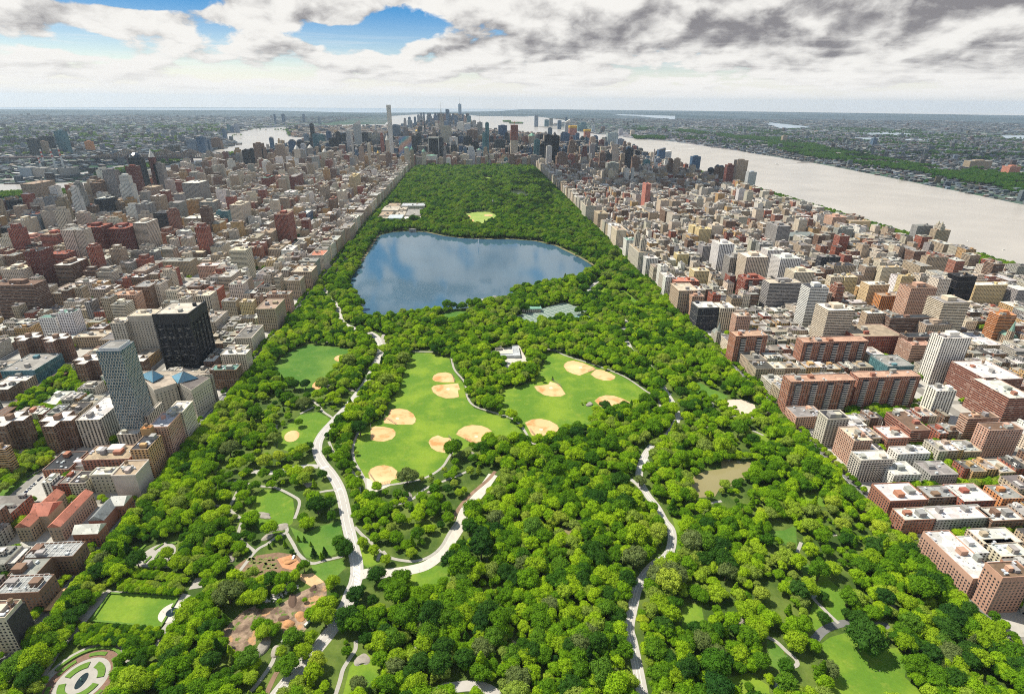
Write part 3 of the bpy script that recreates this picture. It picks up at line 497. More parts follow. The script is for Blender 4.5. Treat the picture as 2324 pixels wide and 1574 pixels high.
# ---------------------------------------------------------------- labels that single things out
def ordinal(i): return ['nearest', 'second nearest', 'third nearest', 'fourth nearest', 'fifth nearest', 'sixth nearest', 'seventh nearest', 'eighth nearest', 'ninth nearest', 'tenth nearest', 'eleventh nearest', 'twelfth nearest', 'thirteenth nearest', 'fourteenth nearest', 'fifteenth nearest', 'sixteenth nearest', 'seventeenth nearest', 'eighteenth nearest', 'nineteenth nearest', 'twentieth nearest', 'twenty-first nearest', 'twenty-second nearest', 'twenty-third nearest', 'twenty-fourth nearest'][i]
def label_all(items, LM, suffix=''):
    """items: (object, description, x, y); each gets <description>, <nth nearest> <side> of <landmark>"""
    LP = np.array([(a, b) for _, a, b in LM]); lx, ly, _ = proj([(a, b, 0) for a, b in LP]); buckets = {}
    for o, d, x, y in items:
        px, py, _ = proj((x, y, 0)); px, py = px[0], py[0]; dd = np.hypot(LP[:, 0]-x, LP[:, 1]-y); done = False
        for k in np.argsort(dd)[:6]:
            dx, dy = px-lx[k], py-ly[k]
            side = ('right of' if dx > 0 else 'left of') if abs(dx) > abs(dy)*.9 else ('below' if dy > 0 else 'above')
            key = (d, k, side)
            if len(buckets.get(key, [])) < 22 or k == np.argsort(dd)[5]: buckets.setdefault(key, []).append((dd[k], o)); break
    for (d, k, side), L in buckets.items():
        L.sort(key=lambda q: q[0])
        for i, (_, o) in enumerate(L):
            o['label'] = f"{d}, {ordinal(min(i, 23))+' ' if len(L) > 1 else ''}{side} {LM[k][0]}"
            while len(o['label'].split()) > 16: o['label'] = o['label'].split(' ', 1)[1]
# ---------------------------------------------------------------- trees
def ico(sub):
    bm = bmesh.new(); bmesh.ops.create_icosphere(bm, subdivisions=sub, radius=1); v = np.array([q.co[:] for q in bm.verts]); f = np.array([[w.index for w in q.verts] for q in bm.faces]); bm.free(); return v, f
IV, IF = ico(1)
def crown_mesh(name, seed, R=6.5, hz=8.2, flat=.72, nl=26, conifer=False, nq=120, lsz=(.30, .44)):
    g = np.random.default_rng(seed); V = []; F = []; k = 0
    if conifer:
        C = []; rad = []
        for i in range(26):
            h = (i+.5)/26; a = i*2.4; rr = R*.42*(1-h)*g.uniform(.75, 1.1); C.append((rr*math.cos(a), rr*math.sin(a), 2+h*13)); rad.append(.6+1.7*(1-h))
        C = np.array(C); rad = np.array(rad)
    else:
        u = g.normal(size=(nl, 3)); u /= np.linalg.norm(u, axis=1)[:, None]; u[:, 2] = np.abs(u[:, 2])*1.1-.35
        rr = g.uniform(.48, .86, nl)[:, None]; C = u*rr*np.array([R, R*g.uniform(.85, 1.1), R*flat]); C[:, 2] += hz
        rad = R*g.uniform(lsz[0], lsz[1], nl); C[0] = (0, 0, hz); rad[0] = R*.55
    for c, r in zip(C, rad):
        n = IV*(r*.86)*(1+g.normal(size=(len(IV), 1))*.13)+c; V.append(n); F += [tuple(q) for q in IF+k]; k += len(n)
        m = int(nq*(r/(R*.37))**2) if not conifer else 60
        d = g.normal(size=(m, 3)); d /= np.linalg.norm(d, axis=1)[:, None]; d[:, 2] = np.abs(d[:, 2])*g.choice([1, 1, 1, -1], m)
        p = c+d*r*g.uniform(.86, 1.12, m)[:, None]; nn = d+g.normal(size=(m, 3))*.55; nn /= np.linalg.norm(nn, axis=1)[:, None]
        t = np.cross(nn, g.normal(size=(m, 3))); t /= np.linalg.norm(t, axis=1)[:, None]; b = np.cross(nn, t); s = g.uniform(.2, .52, m)[:, None]
        q = np.stack([p-t*s, p-b*s*.7, p+t*s, p+b*s*.7], 1).reshape(-1, 3); V.append(q); F += [(k+4*i, k+4*i+1, k+4*i+2, k+4*i+3) for i in range(m)]; k += 4*m
    V = np.concatenate(V); me = me_from(name, V, F); me.materials.append(LEAF); return me
def trunk_mesh(seed, h=9):
    g = random.Random(seed); mb = MB(); mb.cyl(0, 0, 0, h*.55, .48, .30, 8); 
    for i in range(4):
        a = i*1.6+g.random(); r = 2.2+g.random()*1.4; mb.bar((0, 0, h*.45), (r*math.cos(a), r*math.sin(a), h*.95), .16)
    return mb.mesh('trunk')
PROTO = [crown_mesh('crown', 1), crown_mesh('crown', 2, nl=30), crown_mesh('crown', 3, flat=.6, nl=24), crown_mesh('crown', 4, flat=.9, hz=9), crown_mesh('crown', 5, nl=20, lsz=(.34, .5)),
         crown_mesh('crown', 6, flat=.95, hz=8.8, nl=34, lsz=(.24, .36)), crown_mesh('crown', 7, flat=.55, nl=28, hz=7), crown_mesh('conifer_crown', 8, conifer=True)]
TRUNKS = [trunk_mesh(i) for i in range(3)]
for t_ in TRUNKS: t_.materials.append(BARK)
LEAFC = {'dark green': M_foliage('dark_leaves', [(.03, .085, .02), (.045, .115, .015), (.055, .13, .022)]), 'mid green': M_foliage('mid_leaves', [(.08, .185, .014), (.11, .23, .012), (.10, .20, .03)]),
         'bright yellow-green': M_foliage('bright_leaves', [(.20, .33, .014), (.26, .39, .02), (.23, .36, .012)]), 'greyish green': M_foliage('grey_leaves', [(.13, .18, .05), (.16, .21, .07)])}
GX = .0
T = []      # x, y, scale, proto, colour word or ''
def garden_row(c, x0, y0, x1, y1, n, s, col, rows=2, dy=18):
    for r in range(rows):
        for i in range(n):
            f = (i+.5*(r % 2)+.3)/n; x, y = gnd(c, x0+(x1-x0)*f, y0+(y1-y0)*f+dy*r, 6); T.append((x, y, s*R.uniform(.9, 1.1), R.choice([0, 2, 6]), col))
garden_row('D0', 1090, 545, 1640, 590, 11, .62, 'bright yellow-green', 3, 28); garden_row('D0', 1190, 450, 1690, 500, 10, .6, 'dark green', 2, 30)
garden_row('D0', 720, 940, 1450, 990, 12, .58, 'bright yellow-green', 2, 26); garden_row('D0', 690, 1030, 1380, 1050, 12, .55, 'dark green', 3, 26)
for c, x, y, s, p, col in (('D3', 880, 1020, 2.3, 1, 'dark green'), ('D3', 500, 685, .85, 0, 'dark green'), ('D3', 510, 880, .95, 2, 'dark green'), ('D3', 710, 830, .7, 1, 'dark green'), ('D3', 470, 460, 1.5, 4, 'mid green'),
    ('D1', 795, 250, 1.45, 4, 'dark green'), ('D1', 1085, 480, 1.45, 2, 'dark green'), ('D1', 900, 680, 1.3, 5, 'dark green'), ('D1', 700, 560, 1.15, 4, 'bright yellow-green'), ('D1', 1180, 350, .85, 0, 'bright yellow-green'), ('D1', 960, 200, .9, 4, 'bright yellow-green'), ('D1', 1070, 270, .95, 5, 'bright yellow-green'),
    ('D1', 520, 280, .85, 7, 'dark green'), ('D1', 620, 280, .75, 7, 'dark green'), ('D1', 590, 320, .6, 7, 'dark green'), ('D1', 380, 160, .5, 7, 'dark green'), ('D1', 260, 210, .6, 7, 'dark green'), ('D1', 495, 210, .4, 7, 'dark green'), ('D1', 435, 165, .5, 7, 'dark green'), ('D1', 155, 205, .45, 7, 'dark green'), ('D1', 115, 230, .45, 7, 'dark green'),
    ('D1', 640, 760, 1.5, 0, 'bright yellow-green'), ('D1', 620, 880, 1.5, 3, 'bright yellow-green'), ('D1', 290, 1310, 1.4, 1, 'mid green'), ('D1', 510, 1060, .9, 4, 'bright yellow-green'), ('D1', 420, 1200, 1.1, 4, 'bright yellow-green'), ('D1', 930, 1480, 1.1, 2, 'greyish green'), ('D1', 820, 1180, .7, 0, 'mid green'), ('D1', 430, 410, .95, 3, 'mid green'),
    ('D1', 1260, 620, 1.75, 4, 'mid green'), ('D1', 1060, 730, .8, 3, 'dark green'), ('D1', 1180, 590, 1.1, 1, 'mid green'), ('D2', 2150, 1510, .6, 0, 'mid green'), ('D2', 1110, 330, 1.9, 5, 'greyish green'), ('D1', 2040, 240, 2.0, 5, 'dark green'), ('D1', 1760, 350, 1.5, 5, 'dark green'),
    ('C1', 605, 1150, .95, 0, 'dark green'), ('C1', 385, 1000, .95, 5, 'mid green'), ('C1', 640, 950, 1.05, 2, 'mid green'), ('C1', 475, 900, 1.1, 1, 'dark green'), ('C1', 940, 730, 1.7, 2, 'dark green'), ('C1', 1820, 900, 1.3, 5, 'dark green'), ('C1', 1965, 890, .8, 2, 'dark green'), ('C1', 1800, 1110, .85, 0, 'mid green'), ('C1', 1725, 1165, .6, 0, 'dark green'),
    ('C1', 1740, 1290, .95, 2, 'dark green'), ('C1', 1080, 1340, .7, 0, 'dark green'), ('C1', 1280, 1330, .95, 5, 'mid green'), ('C1', 550, 1430, 1.7, 2, 'dark green'), ('C1', 660, 1420, 1.3, 2, 'dark green'), ('C1', 385, 680, 1.0, 0, 'mid green'), ('C1', 700, 720, .85, 5, 'mid green'), ('C1', 1040, 520, 1.1, 4, 'bright yellow-green'), ('C1', 1140, 600, .5, 0, 'dark green'),
    ('C1', 1095, 650, .5, 0, 'dark green'), ('C1', 910, 960, .5, 0, 'dark green'), ('C1', 870, 1070, .9, 1, 'mid green'), ('C1', 925, 1150, .6, 0, 'mid green'), ('C1', 500, 1100, .5, 0, 'dark green'), ('C1', 430, 490, 1.5, 6, 'greyish green'), ('C1', 740, 490, 1.0, 0, 'mid green'), ('C1', 440, 330, 1.4, 2, 'dark green'), ('C1', 340, 330, 1.5, 2, 'dark green'), ('C1', 600, 380, .9, 7, 'dark green'),
    ('C2', 840, 530, 1.35, 1, 'dark green'), ('C2', 285, 300, .6, 0, 'dark green'), ('C2', 368, 285, .5, 7, 'dark green'), ('C2', 190, 305, .6, 2, 'greyish green'), ('C2', 635, 515, .3, 2, 'dark green'), ('C2', 670, 510, .35, 2, 'dark green'), ('C2', 1555, 410, 1.5, 1, 'dark green'), ('C2', 2130, 730, 1.15, 7, 'dark green'), ('C2', 2020, 550, .6, 0, 'dark green'), ('C2', 1655, 1130, .85, 4, 'bright yellow-green'), ('C2', 2090, 600, .4, 0, 'dark green'),
    ('C2', 475, 940, 1.2, 2, 'bright yellow-green'), ('C2', 530, 870, 1.0, 5, 'mid green'), ('C2', 1160, 1210, 1.1, 4, 'greyish green'), ('B2', 410, 1290, .95, 2, 'dark green'), ('B2', 545, 1320, .7, 0, 'dark green'), ('B2', 180, 1370, .8, 2, 'dark green'), ('C1', 1000, 1330, .75, 3, 'dark green'), ('D0', 1515, 300, 1.1, 2, 'bright yellow-green'), ('D0', 2060, 640, 1.9, 6, 'greyish green')):
    x, y = gnd(c, x, y, 8.2*s); T.append((x, y, s, p, col))
ALL_ROADS = [(smoothline(q, 4), w/2) for _, w, q, _ in ROADS]; ALL_PATHS = [smoothline(q, 3) for q in PATHS]
CG = [poly('D0', (330, 1620), (560, 1260), (760, 1160), (950, 1150), (1110, 1200), (1120, 1380), (1000, 1640), (960, 1900), (200, 1900)), poly('D0', (780, 920), (980, 640), (1640, 680), (1860, 520), (1840, 640), (1700, 840), (1500, 1140), (1400, 1140), (1460, 980)), poly('D0', (1170, 400), (1260, 240), (1400, 180), (1640, 170), (1660, 330), (1590, 440), (1300, 430))]
MUSEUM = [gnd('Z', x, y) for x, y in ((60, 660), (380, 690), (590, 640), (640, 480), (180, 450))]
NO_TREE = [q for _, q in LAWNS.values()]+FIELDS+[POND, CREEK, CREEK2, CREEK3, LAKE, TURTLE, RES, YARD, GARD, NURS, PLAY, TEN, BBC, REC]+CG+[MUSEUM]
cell = 8.4; gx, gy = np.meshgrid(np.arange(PX0+4, PX1-3, cell), np.arange(200, PY1-12, cell)); gx = (gx+rng.uniform(-3, 3, gx.shape)).ravel(); gy = (gy+rng.uniform(-3, 3, gy.shape)).ravel()
ok = np.ones(gx.shape, bool)
for q in NO_TREE: ok &= ~inpoly(gx, gy, q)
ok &= distline(gx, gy, RIM[:17]) > 4.5
for j_, (P, w) in enumerate(ALL_ROADS): ok &= distline(gx, gy, P) > w+(6.5 if j_ == 2 else np.where(gy < 800, 3.6, 1.6) if j_ in (0, 1) else 1.6)
near = gy < 1750
for P in ALL_PATHS: ok &= (distline(gx, gy, P) > 3.4)
SPARSE = [(poly('C1', (0, 420), (500, 400), (1000, 400), (700, 650), (520, 900), (560, 1050), (700, 1250), (760, 1574), (0, 1574)), .42), (poly('C1', (900, 1100), (1050, 1400), (1300, 1574), (1750, 1574), (2150, 1150), (1950, 900), (1700, 1050), (1200, 1250)), .42), (poly('D1', (0, 0), (760, 0), (820, 700), (600, 1100), (180, 1600), (0, 1600)), .32), (poly('D1', (880, 0), (1850, 0), (1600, 330), (1000, 430)), .55),
          (poly('C2', (1400, 160), (2319, 100), (2319, 1000), (1500, 1000), (1480, 560)), .72), (poly('D3', (0, 0), (900, 0), (900, 900), (0, 900)), .48), (poly('D2', (1450, 300), (2319, 300), (2319, 1574), (1400, 1574)), .7), (poly('D3', (0, 900), (500, 900), (600, 1574), (0, 1574)), .55), (poly('C2', (1600, 1350), (2319, 1250), (2319, 1574), (1450, 1574)), .6), (poly('B1', (600, 1300), (1500, 1350), (2319, 1250), (2319, 1574), (600, 1574)), .8), (poly('D1', (650, 1100), (1130, 1150), (1130, 1650), (500, 1650)), .45), (poly('C0', (1900, 900), (2319, 900), (2319, 1574), (1900, 1574)), .6)]
pr = np.ones(gx.shape)
for q, d in SPARSE: pr = np.where(inpoly(gx, gy, q), d, pr)
ok &= rng.random(gx.shape) < pr*.96
ok &= ~((gy > 1250) & (rng.random(gx.shape) < .38)); sc = rng.choice([.6, .8, .95, 1.1, 1.3], gx.shape)*rng.uniform(.9, 1.12, gx.shape)*np.where(gy > 1250, 1.25, 1.); sc = np.where(rng.random(gx.shape) < .12, sc*1.35, sc); sc = np.where((pr < .7) & (rng.random(gx.shape) < .35), sc*.62, sc)
# stay clear of the hand-placed ones and keep crowns off the infields and lawn edges of small width
tx = np.array([a[0] for a in T]); ty = np.array([a[1] for a in T]); ts = np.array([a[2] for a in T])
for a, b, s in zip(tx, ty, ts): ok &= np.hypot(gx-a, gy-b) > 4+5.2*s
for x, y, s in zip(gx[ok], gy[ok], sc[ok]): T.append((x, y, s, int(rng.choice([0, 1, 2, 3, 4, 5, 6, 0, 1, 2, 3, 4, 5, 6, 0, 1, 2, 3, 5, 6, 7])), ''))
def scatter(P, cellsz, s0, s1, prob=1., z=0):
    P = np.array(P); x0, y0 = P.min(0); x1, y1 = P.max(0); a, b = np.meshgrid(np.arange(x0, x1, cellsz), np.arange(y0, y1, cellsz)); a = (a+rng.uniform(-.35, .35, a.shape)*cellsz).ravel(); b = (b+rng.uniform(-.35, .35, b.shape)*cellsz).ravel()
    k = inpoly(a, b, P) & (rng.random(a.shape) < prob); return [(x, y, rng.uniform(s0, s1), int(rng.integers(0, 7)), '') for x, y in zip(a[k], b[k])]
CITYT = []
for q in GREENS: CITYT += scatter(q, 9.5, .7, 1.15, .85)
CITYT += scatter([(1440, 500), (1545, 500), (1548, 3800), (1450, 3800)], 10, .8, 1.2)
CITYT += scatter([(-1640, 1700), (-1790, 1700), (-1870, 3000), (-1700, 3000)], 13, .8, 1.2, .5)+scatter([(-2250, 2700), (-2290, 2930), (-1900, 3050), (-1850, 2900)], 11, .8, 1.2)+scatter([(-2150, 3420), (-2280, 3760), (-2290, 4600), (-2120, 4600), (-2110, 3800)], 14, .9, 1.3, .7)
for q in (poly('A3', (0, 395), (130, 400), (700, 520), (1300, 640), (1700, 690), (2324, 740), (2324, 800), (1600, 745), (1000, 660), (500, 590), (330, 560), (0, 480)), poly('A2', (1080, 375), (1380, 385), (1390, 410), (1120, 405)), poly('A2', (1850, 360), (2324, 400), (2324, 430), (1860, 380)), poly('A2', (1520, 320), (1800, 350), (1700, 365), (1500, 335)), poly('A0', (1990, 560), (2100, 540), (2130, 560), (2000, 580)), poly('A1', (275, 330), (350, 300), (370, 340), (300, 375)), poly('A0', (720, 360), (860, 355), (880, 378), (730, 385)), poly('B3', (1470, 0), (2319, 60), (2319, 200), (2000, 150), (1500, 30))):
    CITYT += [w_ for w_ in scatter(q, 19, 1.3, 2.4, .85) if math.sin(w_[0]*.013)+math.sin(w_[1]*.009+2)+math.sin((w_[0]+w_[1])*.004) > -1.0]
for q in ([(gnd('H', x, y)) for x, y in ((40, 285), (140, 285), (145, 298), (45, 298))], [(gnd('H', x, y)) for x, y in ((130, 310), (300, 310), (310, 320), (120, 320))]): CITYT += scatter(q, 22, 1.5, 2.2)
for c, x, y, s in (('D1', 100, 960, 1.0), ('D1', 150, 1000, .9), ('D1', 60, 1010, 1.1), ('D1', 190, 960, .7), ('D1', 30, 560, 1.1), ('D1', 120, 530, 1.2), ('D1', 200, 540, 1.0), ('D1', 270, 520, .9), ('D1', 340, 500, .9), ('D1', 190, 630, .7), ('D1', 210, 730, .4), ('D1', 60, 780, .5), ('D1', 440, 720, .4), ('D1', 20, 640, 1.2), ('D1', -60, 600, 1.3)):
    x, y = gnd(c, x, y, 8*s); T.append((x, y, s, R.choice([0, 1, 2, 4]), ''))

for _ in range(420):
    cx_, cy_ = (R.uniform(2750, 8000), R.uniform(2300, 11000)) if R.random() < .55 else (R.uniform(-8500, -2600), R.uniform(3400, 11000))
    q_, w_, z_ = proj((cx_, cy_, 0))
    if z_[0] < 100 or not (-20 < q_[0] < W+20) or inpoly([cx_], [cy_], HUD)[0] or inpoly([cx_], [cy_], EAST)[0]: continue
    sx_ = R.uniform(25, 160)
    for _k in range(R.randint(6, 26)): CITYT.append((cx_+R.gauss(0, sx_), cy_+R.gauss(0, sx_*.5), R.uniform(1.2, 2.4), R.randrange(7), ''))
# ---- the 300 trees that show largest are things of their own, the rest one wood
def emit_trees():
    A = [(x, y, s, p, c) for x, y, s, p, c in T]+[(x, y, s, p, c) for x, y, s, p, c in CITYT if not blocked(x, y, 2.5)]
    X = np.array([a[0] for a in A]); Y = np.array([a[1] for a in A]); S = np.array([a[2] for a in A]); px, py, pz = proj(np.stack([X, Y, S*8], 1))
    vis = (pz > 100) & (px > 12) & (px < W-12) & (py > 300) & (py < H-14); size = np.where(vis, S*1000/pz, 0)
    hand = np.array([a[4] != '' for a in A]); size = np.where(hand & (size > 0), size+1.2, size)
    order = np.argsort(-size); ind = order[:298]; first = {}; items = []
    LM = [('the oval garden beds at the lower left', *gnd('D0', 745, 1440)), ('the rectangular green garden lawn', *gnd('D0', 1200, 800)), ('the round fountain plaza', *gnd('D0', 1560, 830)), ('the bare brown earth yard', *gnd('D1', 300, 850)), ('the striped road junction', *gnd('D1', 900, 500)),
          ('the pale curving cross road', *gnd('D1', 1500, 430)), ('the bottom end of the wide left drive', *gnd('D1', 350, 1400)), ('the small rocky lawn at the bottom', *gnd('D1', 950, 1350)), ('the short curve of road at the bottom edge', *gnd('D1', 1900, 1510)), ('the narrow creek in the woods', *gnd('D2', 490, 160)),
          ('the bend of the right-hand drive', *gnd('D2', 1430, 200)), ('the lower stretch of the right-hand drive', *gnd('D2', 1100, 800)), ('the narrow grassy glade', *gnd('D2', 1620, 900)), ('the big kite-shaped lawn at the lower right', *gnd('D3', 900, 1350)), ('the dark wide footpath beside the big lawn', *gnd('D3', 560, 990)),
          ('the thin path climbing the right-hand lawn', *gnd('D3', 440, 700)), ('the long pink brick block by the park', *gnd('D3', 1750, 620)), ('the tall pink tower at the right edge', *gnd('D3', 2200, 1050)), ('the brown pond', *gnd('C2', 1850, 1180)), ('the sandy playground', *gnd('C2', 2060, 550)), ('the infield at the nearest meadow tip', *gnd('C1', 1150, 1180)),
          ('the winding paths of the lower lawn', *gnd('C1', 250, 1350)), ('the creamy stone institute', *gnd('C0', 1250, 1250)), ('the brick U-shaped block', *gnd('D0', 650, 420)), ('the creek mouth in the bottom woods', *gnd('D2', 60, 1150)), ('the bottom right corner of the park', *gnd('D3', 1900, 1400)), ('the small lawn at the bottom centre', *gnd('D2', 2150, 1480))]
    for n, i in enumerate(ind):
        x, y, s, p, c = A[i]; con = p == 7; nm = 'conifer_tree' if con else 'broadleaf_tree'
        root = empty(nm, (x, y, .1)); root.rotation_euler.z = R.uniform(0, 6.28); root.scale = (s, s, s*R.uniform(.9, 1.1))
        cr_ = link('crown', PROTO[p], None, root); tr = link('trunk', TRUNKS[n % 3], None, root)
        if p not in first and not c: first[p] = cr_
        elif True:
            if not c: c = R.choices(['dark green', 'mid green', 'bright yellow-green', 'greyish green'], [3, 4, 3, 1])[0]
            cr_.material_slots[0].link = 'OBJECT'; cr_.material_slots[0].material = LEAFC[c]
        sz = 'small' if s < .75 else 'large' if s > 1.3 else 'medium'; shape = 'pointed conifer' if con else ['round', 'round', 'spreading', 'tall', 'open-crowned', 'tall', 'flat-topped'][p]+' tree'
        items.append((root, ' '.join(q for q in (sz, A[i][4] or (c if cr_ is not first.get(p) else ''), shape) if q), x, y)); root['category'] = 'tree'; root['group'] = 'trees of the park standing nearest'
    label_all(items, LM)
    rest = order[298:]; rest = rest[(pz[rest] > 60)]
    px, py, pz = px[rest], py[rest], pz[rest]; k = (px > -150) & (px < W+150) & (py < H+400); rest = rest[k]
    me = bpy.data.meshes.new('woodland'); me.vertices.add(len(rest)); co = np.zeros((len(rest), 3), 'f'); co[:, 0] = X[rest]; co[:, 1] = Y[rest]; co[:, 2] = .1; me.vertices.foreach_set('co', co.ravel())
    a1 = me.attributes.new('sc', 'FLOAT', 'POINT'); a1.data.foreach_set('value', S[rest].astype('f')); pk = np.array([A[i][3] for i in rest], 'i'); pk = np.where(np.isin(pk, list(first)), pk, 0)
    a2 = me.attributes.new('kind', 'INT', 'POINT'); a2.data.foreach_set('value', pk); a3 = me.attributes.new('rot', 'FLOAT', 'POINT'); a3.data.foreach_set('value', rng.uniform(0, 6.28, len(rest)).astype('f'))
    o = link('woodland', me, LEAF); tag(o, 'dense leafy tree canopy filling the park and the planted city yards', 'woods', None, 'stuff')
    ng = bpy.data.node_groups.new('wood', 'GeometryNodeTree'); ng.interface.new_socket('Geometry', in_out='INPUT', socket_type='NodeSocketGeometry'); ng.interface.new_socket('Geometry', in_out='OUTPUT', socket_type='NodeSocketGeometry')
    N = ng.nodes; Lk = ng.links; gi = N.new('NodeGroupInput'); go = N.new('NodeGroupOutput'); jn = N.new('GeometryNodeJoinGeometry')
    def attr(n, t): q = N.new('GeometryNodeInputNamedAttribute'); q.data_type = t; q.inputs[0].default_value = n; return [s for s in q.outputs if s.enabled][0]
    ak, as_, ar = attr('kind', 'INT'), attr('sc', 'FLOAT'), attr('rot', 'FLOAT'); cx = N.new('ShaderNodeCombineXYZ'); Lk.new(ar, cx.inputs[2]); sx = N.new('ShaderNodeCombineXYZ')
    for i in range(3): Lk.new(as_, sx.inputs[i])
    for p, src in first.items():
        cmp = N.new('FunctionNodeCompare'); cmp.data_type = 'INT'; cmp.operation = 'EQUAL'; ii = [s for s in cmp.inputs if s.enabled]; Lk.new(ak, ii[0]); ii[1].default_value = p
        ob = N.new('GeometryNodeObjectInfo'); ob.transform_space = 'ORIGINAL'; ob.inputs['Object'].default_value = src; ob.inputs['As Instance'].default_value = True
        ip = N.new('GeometryNodeInstanceOnPoints'); Lk.new(gi.outputs[0], ip.inputs['Points']); Lk.new(cmp.outputs[0], ip.inputs['Selection']); Lk.new(ob.outputs['Geometry'], ip.inputs['Instance']); Lk.new(cx.outputs[0], ip.inputs['Rotation']); Lk.new(sx.outputs[0], ip.inputs['Scale']); Lk.new(ip.outputs[0], jn.inputs[0])
    Lk.new(jn.outputs[0], go.inputs[0]); md = o.modifiers.new('wood', 'NODES'); md.node_group = ng
    print('trees', len(A), 'wood', len(rest), 'protos', list(first))
# ---------------------------------------------------------------- buildings
PAL = {'tan': (.40, .31, .22), 'cream': (.60, .52, .40), 'brown': (.20, .125, .085), 'red': (.30, .10, .065), 'darkred': (.17, .05, .035), 'gray': (.30, .29, .27), 'white': (.68, .66, .61), 'dark': (.045, .048, .055), 'pink': (.50, .31, .22),
       'ochre': (.48, .31, .14), 'yellow': (.60, .47, .25), 'grayblue': (.22, .27, .32), 'teal': (.10, .22, .24), 'blue': (.07, .13, .22), 'black': (.022, .022, .026), 'slate': (.22, .24, .24), 'silver': (.5, .52, .54), 'green': (.16, .30, .24), 'brick': (.33, .15, .10), 'orange': (.55, .24, .09), 'salmon': (.55, .22, .15), 'solar': (.36, .38, .38), 'stone': (.50, .45, .37), 'moss': (.14, .24, .05)}
WORD = {'grayblue': 'grey-blue', 'gray': 'grey', 'darkred': 'dark red', 'dark': 'dark grey', 'green': 'pale green', 'silver': 'silvery', 'brick': 'red-brown brick'}
OCC = set(); AABB = []
def occupy(x0, x1, y0, y1, mark=True):
    AABB.append((x0, x1, y0, y1))
def free(x0, x1, y0, y1, m=1.5):
    if not len(AABB): return True
    a = FREEA; return not ((a[:, 0] < x1+m) & (a[:, 1] > x0-m) & (a[:, 2] < y1+m) & (a[:, 3] > y0-m)).any()
def vary(c, k=.12): f = 1+R.uniform(-k, k); return tuple(max(.01, q*f*(1+R.uniform(-.04, .04))) for q in c)
def prism(name, pts, z0, z1, par=1.0, th=.5):
    """walls of a block with a real parapet; pts counter-clockwise, local"""
    n = len(pts); v = []; f = []; uv = []; u = 0
    for i in range(n):
        a, b = pts[i], pts[(i+1) % n]; L = math.hypot(b[0]-a[0], b[1]-a[1]); k = len(v); v += [(*a, z0), (*b, z0), (*b, z1), (*a, z1)]; f.append((k, k+1, k+2, k+3)); uv += [(u, z0), (u+L, z0), (u+L, z1), (u, z1)]; u += math.ceil(L/3.3)*3.3
    if par:
        c = np.mean(pts, 0); ins = []
        for i in range(n):
            p = np.array(pts[i]); e1 = p-np.array(pts[i-1]); e2 = np.array(pts[(i+1) % n])-p; n1 = np.array([-e1[1], e1[0]])/(np.linalg.norm(e1)+1e-9); n2 = np.array([-e2[1], e2[0]])/(np.linalg.norm(e2)+1e-9)
            ins.append(tuple(p+(n1+n2)*th/max(.3, 1+n1@n2)))
        k = len(v); v += [(*p, z1) for p in pts]+[(*p, z1) for p in ins]+[(*p, z1-par) for p in ins]
        for i in range(n):
            j = (i+1) % n; f.append((k+i, k+j, k+n+j, k+n+i)); f.append((k+n+i, k+n+j, k+2*n+j, k+2*n+i)); uv += [(.1, .1)]*8
        roof = [(*p, z1-par) for p in ins]
    else: roof = [(*p, z1) for p in pts]
    return me_from(name, v, f, uv), roof
def tank_mesh():
    mb = MB(); mb.cyl(0, 0, 2.6, 6, 1.9, 1.9, 12); mb.cyl(0, 0, 6, 7.4, 2.1, .1, 12)
    for a in range(4): x, y = 1.3*math.cos(a*1.57+.8), 1.3*math.sin(a*1.57+.8); mb.box(x-.12, x+.12, y-.12, y+.12, 0, 2.6)
    return mb.mesh('water_tank')
TANK = tank_mesh(); TANK.materials.append(M_plain('tank_wood', (.25, .17, .11), .9, .15, 1.))
WIN = MB().box(-.75, .75, -.05, .05, 0, 1.7).mesh('window'); WIN.materials.append(GLASSD)
WINT = MB().box(-.62, .62, -.05, .05, 0, 2.9).mesh('window'); WINT.materials.append(GLASSD)
def bulkhead(parent, x, y, z, w, d, h, col, name='bulkhead'):
    mb = MB().box(x-w/2, x+w/2, y-d/2, y+d/2, z, z+h); mb.box(x-w/2-.2, x+w/2+.2, y-d/2-.2, y+d/2+.2, z+h, z+h+.35); link(name, mb.mesh(name), OBJ, parent, col=col)
